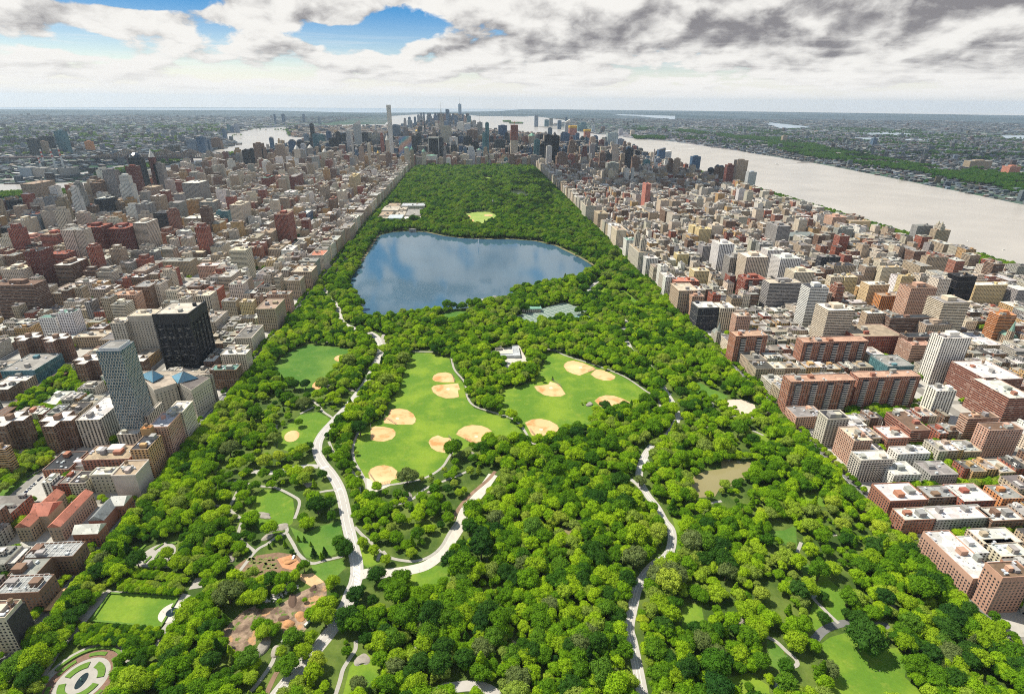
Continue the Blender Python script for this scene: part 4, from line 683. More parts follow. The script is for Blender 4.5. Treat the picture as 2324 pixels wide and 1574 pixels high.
def block(root, x0, x1, y0, y1, z0, z1, col, sty, rcol, opt=(), clutter=True, name='wall', pts=None):
    """one block of a building, in the coordinates of its root"""
    P = pts or [(x0, y0), (x1, y0), (x1, y1), (x0, y1)]; g = [o for o in opt if o in ('gx', 'gy', 'hip')]
    me, rf = prism(name, P, z0, z1, 0 if g else 1.0); w = link(name, me, STY[sty], root, col=col)
    if g:
        e = .5; h = min(x1-x0, y1-y0)*(.42 if 'hip' not in g else .3); X0, X1, Y0, Y1 = x0-e, x1+e, y0-e, y1+e; xm, ym = (x0+x1)/2, (y0+y1)/2
        if 'gx' in g: v = [(X0, Y0, z1), (X1, Y0, z1), (X1, Y1, z1), (X0, Y1, z1), (X0, ym, z1+h), (X1, ym, z1+h)]; f = [(0, 1, 5, 4), (2, 3, 4, 5), (1, 2, 5), (3, 0, 4)]
        elif 'gy' in g: v = [(X0, Y0, z1), (X1, Y0, z1), (X1, Y1, z1), (X0, Y1, z1), (xm, Y0, z1+h), (xm, Y1, z1+h)]; f = [(3, 0, 4, 5), (1, 2, 5, 4), (0, 1, 4), (2, 3, 5)]
        else:
            d = (x1-x0)*.3; d2 = (y1-y0)*.3; v = [(X0, Y0, z1), (X1, Y0, z1), (X1, Y1, z1), (X0, Y1, z1), (x0+d, y0+d2, z1+h), (x1-d, y0+d2, z1+h), (x1-d, y1-d2, z1+h), (x0+d, y1-d2, z1+h)]; f = [(0, 1, 5, 4), (1, 2, 6, 5), (2, 3, 7, 6), (3, 0, 4, 7), (4, 5, 6, 7)]
        link('roof', me_from('roof', v, f+[(3, 2, 1, 0)]), ROOF, root, col=rcol); return w
    ro = link('roof', me_from('roof', rf, [tuple(range(len(rf)))]), ROOF, root, col=rcol); zr = z1-1.0
    if clutter and pts is None:
        w_, d_ = x1-x0, y1-y0
        if min(w_, d_) > 9:
            n = 1 if w_*d_ < 500 else 2
            for i in range(n):
                bw, bd = R.uniform(4, min(9, w_*.4)), R.uniform(4, min(9, d_*.4)); bx, by = R.uniform(x0+bw*.7+1, x1-bw*.7-1), R.uniform(y0+bd*.7+1, y1-bd*.7-1)
                bulkhead(ro, bx, by, zr, bw, bd, R.uniform(2.8, 5.5), vary(col if i == 0 else PAL['gray']))
            for i in range(R.randint(2, 6)): bx, by = R.uniform(x0+2, x1-2), R.uniform(y0+2, y1-2); bulkhead(ro, bx, by, zr, R.uniform(1.2, 3), R.uniform(1.2, 3), R.uniform(.8, 1.8), vary(PAL['silver']), 'roof_unit')
        if z1 > 30 and 'notank' not in opt and R.random() < .55: t = link('water_tank', TANK, None, ro, (R.uniform(x0+3.5, x1-3.5), R.uniform(y0+3.5, y1-3.5), zr)); 
    if 'corn' in opt:
        mb = MB()
        for a, b, c, d in ((x0-.6, x1+.6, y0-.6, y0-.02), (x0-.6, x1+.6, y1+.02, y1+.6), (x0-.6, x0-.02, y0, y1), (x1+.02, x1+.6, y0, y1)): mb.box(a, b, c, d, z1-1.6, z1+.25)
        link('cornice', mb.mesh('cornice'), OBJ, w, col=tuple(min(.75, q*1.25) for q in col))
    return w
def windows(root, faces, pitch=3.4, fl=3.4, z0=2.2, tall=False, me=None):
    """real windows standing a hand's breadth proud of the wall: faces = (x0,y0,x1,y1,z_top) seen from outside"""
    L = []; ox, oy, oz = root.location
    for x0, y0, x1, y1, zt in faces:
        D = math.hypot(x1-x0, y1-y0); n = max(1, int(D/pitch)); ang = math.atan2(y1-y0, x1-x0); nx, ny = math.sin(ang), -math.cos(ang)
        for k in range(int((zt-z0-1.5)/fl)):
            for i in range(n): t = (i+.5)/n; L.append((x0+(x1-x0)*t+nx*.06, y0+(y1-y0)*t+ny*.06, z0+k*fl, ang))
    L.sort(key=lambda q: (q[0]+ox)**2+(q[1]+oy)**2+(q[2]-CH)**2); W0 = me or (WINT if tall else WIN)
    for x, y, z, a in L[:96]: o = link('window', W0, None, root, (x, y, z)); o.rotation_euler.z = a
    if len(L) > 96:
        mb = MB(); wv = [v.co[:] for v in W0.vertices]; wf = [tuple(p.vertices) for p in W0.polygons]
        for x, y, z, a in L[96:]: c, s = math.cos(a), math.sin(a); mb.add([(x+p[0]*c-p[1]*s, y+p[0]*s+p[1]*c, z+p[2]) for p in wv], wf)
        link('window', mb.mesh('window'), GLASSD, root)['kind'] = 'stuff'
def balconies(root, xs, y, z0, z1, w=9, d=2.2, col=(.5, .42, .36), fl=3.1, side=-1):
    for x in xs: link('recess_shade_panel', MB().box(x-w/2, x+w/2, y-.12, y-.01, z0, z1-1).mesh('recess_shade_panel'), GLASSD, root)  # flat dark panel on the wall stands in for a recess's shade
    mb = MB(); a, b = (y-d, y-.14) if side < 0 else (y+.02, y+d); mb.box(-w/2, w/2, a, b, 0, .25); e = a if side < 0 else b-.12; mb.box(-w/2, w/2, e, e+.12, .25, 1.15); me = mb.mesh('balcony'); me.materials.append(OBJ); n = 0
    for x in xs:
        z = z0
        while z < z1-3 and n < 98: link('balcony', me, None, root, (x, 0, z), col=col); z += fl; n += 1
BITEMS = []; BL = []
def footprint(c, xl, xr, y, yb, Hh, side, dflt=None):
    pxl = pix(c, xl, 0)[0]; pxr = pix(c, xr, 0)[0]
    if side < 0: X1, Y0 = gnd(c, xr, y, Hh); X0 = solve_x(pxl, Y0, Hh)
    else: X0, Y0 = gnd(c, xl, y, Hh); X1 = solve_x(pxr, Y0, Hh)
    Y1 = solve_y(pix(c, 0, yb)[1], X1 if side < 0 else X0, Hh); return X0, X1, Y0, max(Y1, Y0+8)
def explicit(txt):
    root = None
    for ln in txt.strip().splitlines():
        ln = ln.strip()
        if not ln or ln[0] == '#': continue
        add = ln[0] == '+'; ln = ln.lstrip('+ '); body, _, lab = ln.partition('|'); q = body.split(); c = q[0]; xl, xr, y, yb, Hh = map(float, q[1:6]); cn, sty, rc = q[6:9]; opt = q[9:]
        side = -1 if pix(c, xr, 0)[0] < 950 else 1; X0, X1, Y0, Y1 = footprint(c, xl, xr, y, yb, Hh, side)
        for o in opt:
            if o.startswith('d='): Y1 = Y0+float(o[2:])
            if o.startswith('z='): pass
        if not add:
            root = empty('tower_block' if Hh > 60 else 'apartment_building', ((X0+X1)/2, (Y0+Y1)/2, .14)); root['category'] = 'building'; root['group'] = 'city buildings'
            word = WORD.get(cn, cn); hw = 'tower' if Hh > 60 else 'mid-rise block' if Hh > 28 else 'low building'; sw = {'band': ' with ribbon windows', 'pier': ' with vertical stripes', 'glass': ' of glass', 'punch': '', 'weave': '', 'plain': ''}[sty]
            if lab: root['label'] = lab.strip()
            else: BITEMS.append((root, f'{word} {hw}{sw}', (X0+X1)/2, (Y0+Y1)/2))
        ox, oy, _ = root.location; col = vary(PAL[cn], .05); rcol = vary(PAL[rc], .05)
        block(root, X0-ox, X1-ox, Y0-oy, Y1-oy, -.14, Hh, col, sty, rcol, opt); occupy(X0, X1, Y0, Y1)
        if 'top' in opt: bulkhead(root, (X0+X1)/2-ox, (Y0+Y1)/2-oy, Hh-1, (X1-X0)*.35, (Y1-Y0)*.4, 7, col)
        if 'bal' in opt:
            n = max(2, int((X1-X0)/22)); balconies(root, [X0-ox+(X1-X0)*(i+.5)/n for i in range(n)], Y0-oy, 6, Hh-2, col=(.68, .62, .56))
        if 'win' in opt: windows(root, [(X0-ox, Y0-oy, X1-ox, Y0-oy, Hh)]+([(X1-ox, Y0-oy, X1-ox, Y1-oy, Hh)] if side < 0 else [(X0-ox, Y1-oy, X0-ox, Y0-oy, Hh)]))
        EXR.append((root, X0, X1, Y0, Y1, Hh))
    return root
EXR = []
STY['plain'] = None
def _plain():
    m, t, b = mat('masonry_plain', .8, .25); p = t.add('ShaderNodeNewGeometry').outputs['Position']; n = t.noise(p, .06, 5, .65); n2 = t.noise(t.v('MULTIPLY', p, (1, 1, .2)), .6, 4)
    t.put(b.inputs['Base Color'], t.v('SCALE', t.add('ShaderNodeObjectInfo').outputs['Color'], t.m('ADD', .62, t.m('ADD', t.m('MULTIPLY', n, .45), t.m('MULTIPLY', n2, .3))))); return m
STY['plain'] = _plain()
HERO = '''
D0 -60 350 650 485 24 brown plain solar win | dark brown brick near wing of the U-shaped block with white railed roof
+ D0 200 660 325 190 24 brown plain solar win notank
+ D0 60 330 490 330 24 brown plain gray notank
D0 -160 45 880 715 40 cream plain brown | cream tower half wrapped in dark scaffold netting at the lower left edge
D0 135 265 60 -250 19 tan plain salmon gy win | tan brick school with steep red gabled roofs and a salmon centre
+ D0 430 545 60 -250 19 tan plain salmon gy win
+ D0 262 432 -40 -170 20 tan plain salmon gx
D0 655 885 120 30 17 brick plain white gx win | red-brick museum with white gabled wings and a slate roofed middle
+ C0 800 940 1574 1400 16 brick plain slate gy
+ C0 985 1120 1440 1350 17 brick plain white gx win
C0 1010 1225 1160 1025 33 stone plain tan corn | pale rough stone institute with flat tan roof at the park corner
+ C0 812 1010 1156 1090 27 stone plain white corn
C0 735 1168 1015 885 30 brick punch tan | flat roofed brown-brick block with large white roof machinery
C0 1175 1338 930 800 42 ochre punch dark | ochre brick apartment house with small orange topped roof house
+ C0 1268 1356 745 735 51 ochre plain orange d=9
C0 1345 1518 725 592 48 pink punch silver corn | broad grey-pink apartment house with silvery roof plant facing the park
C0 1508 1655 590 492 50 cream punch white corn | cream apartment house beside the park, with green roof terrace
C0 680 905 662 450 42 stone pier white | pinkish laboratory block of tall window slots left of the lattice glass tower
C0 0 310 215 60 24 teal glass gray | low wide glass school with flat grey roof and orange brick ends
C0 0 235 310 300 16 tan punch white d=40 | tan tenement row with white roofs beside the brown viaduct
C0 380 620 1110 1120 12 brick punch dark d=38 | low dark brick house with ivy on its side by the bus yard
C0 560 760 1080 1010 9 white plain white | low white roofed shed behind the bus yard
C0 365 600 520 400 5 white plain white | low white roofed pavilion hidden among estate trees
C0 -60 45 930 890 38 ochre band white | ochre balcony tower cut by the left picture edge
C0 1900 2140 210 160 34 brown punch green corn | dark brick house with green roof strip right of the black slab
C0 1996 2230 70 20 42 cream punch white | cream stepped apartment house above the dark brick one by the park
D3 1860 2120 530 100 24 pink plain white win | long pink brick apartment block with white roof beside the park trees
D3 2130 2420 520 380 44 pink plain brown win | tall pink brick tower at the lower right picture edge
C3 545 740 655 580 44 stone punch dark corn | tan stone tower with dark roof terrace among low park-side houses
C3 785 950 855 725 38 pink punch cream | pink-brown tall house with planted roof terrace behind white rear wall
C3 845 1145 1030 945 33 stone punch white win | pale grey stone apartment house with black fire escapes
C3 1110 1460 1400 1240 21 brick plain white win | long brick row block with white roof on the park avenue
C3 260 520 640 600 20 pink punch gray d=30 | old pinkish five-storey houses beside the tan stone tower
C3 1180 1480 975 905 20 white punch white | white flat with fire escapes between leafy yards
C3 1480 1730 1165 1040 20 gray punch gray | grey roofed flat right of the white one with fire escapes
C3 1145 1390 1165 1045 21 white punch white | white six-storey flat close behind the pale stone house
C3 1090 1290 830 725 21 brick punch white corn | brick and cream block with wide white roof behind the terrace house
C3 700 900 720 620 20 white punch white | low white roofed house left of the brick houses
C3 1470 1760 1370 1265 20 brown punch solar | brown brick block whose roof carries solar panels
C3 1780 2070 1405 1245 21 red punch white | bright red flat roofed block with stepped wings
C3 2130 2340 1380 1255 22 orange punch gray | orange brick block with fire escapes at the right edge
D3 1240 1530 0 -110 20 brick punch white | low brick row with pale roofs across the side street
D3 1540 2040 -5 -120 20 gray punch white corn | row of grey-brown tenements with white roofs
D3 2040 2330 5 -115 20 brown punch white corn | brown tenement row at the right edge
D3 1960 2319 215 115 19 tan punch white d=22 | pale rear tenements with stepping white roofs
D3 1880 2010 300 115 19 white punch white d=24 | white painted tenement backs beside the long pink block
D3 2120 2400 330 200 19 cream punch white d=24 | cream tenement backs with bushy yards below
C3 1820 2100 650 600 40 pink band brown | pinkish estate tower with grey stepped roofs
C3 2010 2319 760 690 42 pink punch brown | broad pinkish estate slab with white window columns
C3 1300 1480 760 590 30 brick band brown | brown-brick estate slab behind the leafy square
'''
LEFTB = '''
B0 180 310 100 65 110 tan band tan
B0 45 125 250 235 80 dark glass dark
B0 250 365 240 218 60 gray pier tan
B0 385 480 222 205 105 gray pier gray
B0 120 205 430 395 75 cream pier cream top
B0 220 330 375 335 80 grayblue glass red
B0 0 60 500 480 80 dark glass dark
B0 75 150 560 530 45 gray pier gray
B0 180 300 590 550 55 pink band red top
B0 205 345 712 670 95 darkred pier black | dark red tower under construction with a blue hoist stripe
B0 355 510 560 520 85 red band tan top
B0 420 590 735 700 65 red band red
B0 545 660 520 480 112 cream pier gray | tall slab with cream ribs and dark balconies in front of the red towers
+ B0 662 755 518 495 112 cream pier gray
B0 725 905 492 452 100 darkred pier red top | widest dark red tower of the ribbed pair
B0 935 1135 505 452 92 darkred pier red top | right-hand dark red ribbed tower
B0 1200 1320 455 415 100 cream band white top | rounded cream tower with stacked balcony bands
B0 -80 300 1015 965 75 brown band brown top | huge curved brown balcony building at the left edge
B0 0 200 875 830 60 cream punch cream top
B0 485 635 835 770 62 brown band white top | plain grey-brown slab with white roof in front of dark red towers
B0 460 590 1092 1060 36 tan punch gray
B0 665 735 1042 1015 50 tan pier gray
B0 575 730 1168 1135 38 cream punch gray
B0 345 500 1312 1280 46 white punch green | nearer half of the white gridded twin with planted terraces
B0 505 655 1270 1230 58 white punch green | taller half of the white gridded twin
B0 1000 1130 1195 1150 48 cream band gray top | cream balcony tower left of the pinkish slab
B0 1010 1220 1105 1065 52 pink punch pink
B0 1205 1350 1032 970 55 brown punch gray corn
B0 1352 1440 1010 968 54 cream punch gray corn
B0 1225 1330 285 262 108 gray band gray top
B0 1390 1510 365 335 85 dark punch dark
B0 1525 1620 272 250 88 gray pier gray
B0 1540 1635 355 330 55 orange band tan
B0 1660 1850 412 385 48 cream band white
B0 1645 1800 92 65 110 gray pier white
B0 1805 1935 262 240 85 gray band cream top
B0 1955 2060 347 335 60 teal glass gray
B0 2078 2185 292 255 95 cream pier cream top
B0 2245 2319 342 330 62 tan punch tan
B0 1360 1445 212 195 88 tan pier white
B0 1290 1395 132 110 95 tan pier tan
B0 1055 1160 42 20 100 white pier white
B0 925 1025 5 -10 110 dark glass dark
B0 815 905 92 70 108 brown pier brown top
B0 848 965 235 210 88 dark pier white
B0 988 1100 268 245 68 tan pier tan top
B0 1145 1235 332 310 68 teal band gray
B0 1160 1245 112 95 90 gray pier gray
B0 620 690 142 130 88 white pier white
B0 722 810 382 365 55 cream pier cream top
B0 602 715 342 320 58 brown band brown
B0 708 845 312 285 58 red punch red
B0 865 985 402 385 60 tan pier brown
B0 985 1125 400 370 44 white punch white
B0 1445 1565 882 850 46 red punch tan top
B0 1785 1965 842 812 46 pink punch white corn
B0 1905 2025 742 718 44 tan punch tan
B0 1645 1840 722 700 36 brown punch cream
B0 1470 1720 802 765 40 tan punch gray
B0 2075 2225 702 665 78 cream band cream | rounded cream banded tower near the park side of the left quarter
B0 1105 1235 952 925 36 red punch red
B0 1600 1775 1092 1058 46 cream punch cream
B0 1765 1900 1112 1065 48 cream pier cream
B0 2002 2135 1162 1130 40 tan punch gray
B0 2168 2285 1172 1140 38 yellow punch cream
B0 670 960 1482 1425 22 tan punch cream corn
B1 160 285 378 345 92 red pier brown top | tall red-brown tower standing alone above low roofs left of the reservoir
B1 30 140 542 500 46 tan punch tan
B1 575 630 125 105 80 tan pier tan top
B1 655 705 240 215 66 brown punch red top
B1 730 795 165 148 70 cream punch white
B1 840 895 35 5 92 yellow pier yellow top
B1 750 850 500 450 48 tan punch gray corn
B1 485 610 745 700 46 cream punch salmon corn
B1 385 545 800 770 44 gray punch gray corn
B1 325 500 895 840 46 tan punch cream corn
B1 270 395 975 930 44 tan punch gray corn
B1 95 300 1100 1070 46 pink punch gray corn
B1 0 172 1230 1140 48 tan punch tan corn
B1 45 110 45 20 75 darkred punch green top
B1 170 225 30 10 80 pink pier pink
B1 285 355 35 5 80 darkred pier gray
B1 250 340 175 155 52 white punch white
B1 850 900 40 10 80 yellow punch yellow
B1 405 460 370 335 42 blue glass white
B1 225 330 700 655 36 white punch white
B1 105 215 690 650 38 tan punch tan top
B1 90 165 790 770 34 yellow punch cream
'''
RIGHTB = '''
B2 1150 1300 720 640 58 stone punch tan corn | tan park-side block carrying two tapering stone towers
B2 1880 2020 648 610 86 white pier white top | white tower nearest the reservoir among the right-hand slabs
B2 1735 1875 665 638 60 gray pier gray
B2 1980 2130 768 735 76 gray pier gray top
B2 2130 2325 765 720 90 cream pier white top | cream ribbed tower right of the grey slab
B2 2120 2310 965 920 56 red band red top bal | brick-red balcony tower with round water tank house
B2 1645 1720 485 462 62 yellow punch yellow
B2 1700 1812 510 488 62 yellow punch yellow
B2 1815 1918 478 458 68 cream punch cream top
B2 1218 1262 100 85 108 salmon pier salmon
B2 1500 1605 738 715 46 yellow punch cream
B2 1655 1790 890 858 55 yellow punch cream corn
B2 1515 1690 1068 1000 56 tan punch cream corn | tan corner block opposite the tennis courts
B2 1395 1480 945 925 48 white punch white
B2 1480 1700 985 945 44 red punch salmon
B2 1635 1745 1118 1080 50 pink punch pink
B2 1690 1880 1222 1165 50 dark punch white | block wrapped in black netting beside the pointed church
B2 1890 2030 1225 1172 50 cream pier white
B2 2040 2170 1298 1262 50 pink punch cream
B2 1350 1420 845 820 52 white punch white
B2 1220 1330 775 740 50 white pier white
B2 900 990 480 455 50 white punch white corn
B2 1040 1140 610 585 52 white punch green corn
B2 950 1040 520 480 54 cream punch tan corn
B2 780 870 370 340 50 tan punch tan corn
B2 670 760 300 270 60 stone punch tan corn | tan twin-turreted block farther up the park avenue
B2 1350 1425 250 232 62 cream pier tan
B2 1455 1530 255 240 58 tan pier tan
B3 88 210 485 445 86 gray pier gray top | grey tower with purple window stripes above the low roofs
B3 0 150 702 672 85 white pier white
B3 115 305 778 735 85 white pier white top | white slab tower stepping down beside the black striped one
B3 240 420 902 860 76 cream pier cream top
B3 15 310 1000 962 70 gray band cream top | wide grey gridded slab above the park-side roofs
B3 385 555 1045 1000 92 white band dark top | tall white tower with a zigzag of bays
B3 550 790 1248 1180 80 cream band white top | broad cream tower with horizontal balcony lines
B3 200 480 575 535 42 gray punch slate corn
B3 590 715 402 378 62 pink punch pink top
B3 490 660 762 742 60 dark pier gray
B3 600 805 842 812 50 tan pier dark
B3 575 715 942 922 55 cream punch cream
B3 700 815 945 915 55 yellow punch cream
B3 920 1105 1015 980 55 yellow punch white
B3 1030 1245 1115 1085 42 orange pier tan
B3 1300 1540 1045 1000 76 pink punch brown top | large pink brick slab left of the black office tower
B3 1730 1900 940 905 76 black glass black | black office tower standing out among tan blocks
B3 1690 1845 1015 985 55 gray band gray
B3 1595 1835 1178 1115 80 cream band gray top | cream and brown balcony tower in the right middle
B3 1115 1520 1318 1288 46 brown band dark
B3 905 1075 1275 1245 50 tan punch white
B3 1440 1675 1378 1335 40 tan punch gray top
B3 800 1230 1485 1375 40 red punch tan
B3 2100 2260 1292 1255 52 orange band orange top
B3 1890 2175 1018 990 48 yellow punch white corn
B3 1270 1570 1490 1450 50 brown band dark
B3 1040 1220 855 840 52 cream punch yellow
B3 1215 1330 935 920 50 yellow punch yellow
B3 920 1110 790 770 46 tan punch tan
B3 1450 1640 765 745 60 tan punch brown
B3 1360 1500 480 465 60 gray punch gray
B3 1530 1660 520 505 55 tan punch tan | tan riverside block with two small domed turrets
B3 750 935 440 425 50 yellow punch tan
B3 640 780 510 495 55 gray punch gray top
B3 -290 0 1480 1430 54 brick punch pink bal | red-brown balcony slab farthest along the park of the four
B3 325 915 1535 1488 54 brick punch pink bal | red-brown balcony slab behind the leafy court, right of the first
C3 210 795 320 258 54 brick punch pink bal | nearest red-brown balcony slab beside the park corner
C3 825 1390 282 226 54 brick punch pink bal | second red-brown balcony slab behind the nearest one
B3 1590 1850 1500 1445 82 white pier white top | tall white and dark glass tower with zigzag balconies
C3 1535 1715 405 345 48 white pier white | small white glass tower in front of the tall zigzag one
C3 1090 1330 180 80 34 teal glass gray | low bluish glass block left of the tall white glass tower
C3 1980 2319 300 130 48 brick band white | brown balcony slab at the right picture edge
C3 2190 2420 470 285 48 brick band white | nearer brown balcony slab at the right picture edge
C3 1310 1500 -10 -80 44 pink band pink
'''
explicit(HERO); explicit(LEFTB); explicit(RIGHTB)
BYLAB = {r['label']: (r, a, b, c, d, h) for r, a, b, c, d, h in EXR if r.get('label')}
def find(s): return next(v for k, v in BYLAB.items() if s in k)
# extras on the named ones
r, X0, X1, Y0, Y1, Hh = next(e for e in EXR if 'U-shaped' in e[0]['label']); ox, oy, _ = r.location
for e in [e for e in EXR if e[0] == r][:2]:
    mb = MB(); a, b, c, d = e[1]-ox+2, e[2]-ox-2, e[3]-oy+2, e[4]-oy-2
    n = int((b-a)/4)
    for i in range(n+1): x = a+(b-a)*i/n; mb.box(x-.12, x+.12, c, d, 26, 26.25)
    for y in (c, (c+d)/2, d): mb.box(a, b, y-.12, y+.12, 26.3, 26.5)
    for x in (a, b):
        for y in (c, d): mb.box(x-.15, x+.15, y-.15, y+.15, 23, 26)
    link('roof_frame', mb.mesh('roof_frame'), PAINT, r)
r, X0, X1, Y0, Y1, Hh = find('scaffold'); ox, oy, _ = r.location
link('netting', MB().box(X1-ox+.1, X1-ox+1.6, Y0-oy-.2, Y1-oy+.3, 0, 36).mesh('netting'), M_plain('black_netting', (.055, .05, .05), .9, .2, .3), r)
windows(r, [(X0-ox, Y0-oy, X1-ox, Y0-oy, 39)])
r, X0, X1, Y0, Y1, Hh = find('pale rough stone'); ox, oy, _ = r.location
windows(r, [(X0-ox, Y0-oy, X1-ox, Y0-oy, 31), (X1-ox, Y0-oy, X1-ox, Y1-oy, 31)], 4.2, 4.6, 3)
r, X0, X1, Y0, Y1, Hh = find('large white roof machinery'); ox, oy, _ = r.location; bulkhead(r, 2, 6, Hh-1, 16, 11, 4.5, PAL['white'], 'roof_unit'); bulkhead(r, -16, 4, Hh-1, 5, 8, 4, PAL['white'], 'roof_unit')
# ---- the lattice glass tower, the black slab, the beige and the angular hospital blocks
root = empty('glass_tower', (-451, 676, .14)); tag(root, 'tall glass tower wrapped in a pale basketwork lattice beside the angular hospital', 'tower', 'city buildings')
block(root, -14.5, 14.5, -14.5, 16, -.14, 137, (.13, .20, .24), 'glass', PAL['white'], (), False, 'glass_shaft'); block(root, -12, 12, -12, 13, 136, 140, PAL['silver'], 'plain', PAL['gray'], (), False)
block(root, -14, 12, -26, -15, -.14, 24, PAL['stone'], 'pier', PAL['white'], ('notank',)); block(root, 15.5, 20, -8, 30, -.14, 40, PAL['stone'], 'pier', PAL['stone'], ('notank',), False); occupy(-466, -430, 650, 706)
for x0, x1, y0, y1 in ((-14.5, 14.5, -14.9, -14.52), (14.52, 14.9, -14.5, 16)):
    mb = MB(); g = random.Random(3)
    for k in range(32):
        z = 4+k*4.1; mb.box(x0, x1, y0, y1, z, z+.4)
        L = 29 if x1-x0 > 2 else 30
        for j in range(9):
            u = (j+(.5 if k % 2 else 0)+g.uniform(-.12, .12))*L/9
            if x1-x0 > 2: mb.box(x0+u, min(x0+u+.6, x1), y0-.02, y1, z+.4, z+4.1)
            else: mb.box(x0, x1+.02, y0+u, min(y0+u+.6, y1), z+.4, z+4.1)
    link('lattice', mb.mesh('lattice'), M_plain('lattice_panels', (.56, .53, .45), .7, .08), root)
root = empty('black_tower', (-487, 908, .14)); tag(root, 'black ribbed hospital slab tower, darkest building on the left', 'tower', 'city buildings')
block(root, -27, 27, -28, 34, -.14, 104, PAL['black'], 'band', (.55, .5, .42), ('notank',), True); occupy(-516, -458, 876, 944)
mb = MB()
for i in range(5):
    x = -27+13.5*i; mb.box(x-1.3, x+1.3, -29.6, -28.02, 0, 105.5)
for i in range(6):
    y = -28+12.4*i; mb.box(27.02, 28.6, y-1.3, y+1.3, 0, 105.5)
mb.box(-28, 28, -29.5, -28.03, 88, 106); mb.box(27.03, 28.7, -29, 35, 88, 106); link('rib', mb.mesh('rib'), M_plain('black_metal', (.03, .03, .034), .55, .15, .2), root)
root = empty('hospital_block', (-560, 945, .14)); tag(root, 'pale beige hospital block with square punched windows behind the black slab', 'hospital', 'city buildings')
X0, X1, Y0, Y1 = footprint('B0', 1150, 1385, 1293, 1230, 80, -1); block(root, X0+560, X1+560, Y0-945, Y1-945, -.14, 80, PAL['stone'], 'plain', PAL['cream'], ('notank',)); windows(root, [(X0+560, Y0-945, X1+560, Y0-945, 76)], 4.6, 4.2, 8); occupy(X0, X1, Y0, Y1)
X0, X1, Y0, Y1 = footprint('B0', 992, 1138, 1358, 1300, 72, -1); block(root, X0+560, X1+558, Y0-945, Y1-945, -.14, 72, PAL['stone'], 'punch', PAL['cream'], ('notank',)); occupy(X0, X1, Y0, Y1)
root = empty('pavilion_hospital', (-440, 770, .14)); tag(root, 'tan angular hospital pavilion with two blue glass pyramids on its roof', 'hospital', 'city buildings')
def gz(x, y, z): a, b = gnd('C0', x, y, z); return a+440, b-770
hz = 44
main = [gz(1215, 330, hz), gz(1640, 350, hz), gz(1735, 402, hz), gz(1930, 250, hz), gz(1230, 205, hz)]
def ccw(P): a = sum(P[i][0]*P[(i+1) % len(P)][1]-P[(i+1) % len(P)][0]*P[i][1] for i in range(len(P))); return P if a > 0 else P[::-1]
def poly_block(pts, z1, col, sty, rcol, nm='wall'): pts = ccw(pts); me, rf = prism(nm, pts, -.14, z1); link(nm, me, STY[sty], root, col=col); link('roof', me_from('roof', rf, [tuple(range(len(rf)))]), ROOF, root, col=rcol)
B1p = [gz(1325, 320, hz), gz(1395, 400, hz), gz(1600, 335, hz), gz(1545, 262, hz), gz(1390, 262, hz)]; B2p = [gz(1632, 345, hz), gz(1735, 405, hz), gz(1905, 290, hz), gz(1800, 262, hz)]
back = [gz(1205, 325, hz), gz(1320, 322, hz), gz(1388, 258, hz), gz(1548, 258, hz), gz(1612, 330, hz), gz(1800, 258, hz), gz(1932, 252, hz), gz(1700, 215, hz), gz(1215, 225, hz)]
poly_block(B1p, 45, PAL['stone'], 'plain', (.42, .35, .28)); poly_block(B2p, 45.5, PAL['stone'], 'plain', (.16, .14, .13)); poly_block(back, 44, PAL['stone'], 'punch', (.45, .38, .30))
for P in (B1p, B2p):
    P = ccw(P); fc = []
    for i in range(len(P)):
        a, b = P[i], P[(i+1) % len(P)]
        if (b[1]-a[1]) - (b[0]-a[0]) < 5 and b[0] > a[0]-1: fc.append((a[0], a[1], b[0], b[1], 43))
        elif b[1] > a[1]: fc.append((a[0], a[1], b[0], b[1], 43))
    windows(root, fc, 4.4, 4.2, 6)
def pyr(c4_, apex, h):
    P = [gz(x, y, 45.8) for x, y in c4_]; P = ccw(P); a = gz(*apex, 45.8+h); v = [(*q, 45.6) for q in P]+[(*a, 45.8+h)]; n = len(P)
    mb = MB().add(v, [(i, (i+1) % n, n) for i in range(n)], 0)
    for i in range(n):
        mb.bar(v[i], v[n], .25, mi=1); q = v[(i+1) % n]
        for k in range(1, 6): t = k/6; b0 = [v[i][j]+(q[j]-v[i][j])*t for j in range(3)]; mb.bar(b0, [b0[j]+(v[n][j]-b0[j])*.98 for j in range(3)], .12, mi=1)
    link('glass_pyramid', mb.mesh('glass_pyramid'), [M_plain('blue_skylight', (.12, .30, .42), .12, .08, .3, .6), STEEL], root)
pyr([(1258, 262), (1385, 325), (1490, 268), (1380, 245)], (1382, 213), 14); pyr([(1555, 268), (1612, 335), (1800, 285), (1690, 250)], (1662, 222), 14)
for P in (B1p, B2p, back):
    xs = [q[0]-440 for q in P]; ys = [q[1]+770 for q in P]; occupy(min(xs), max(xs), min(ys), max(ys))
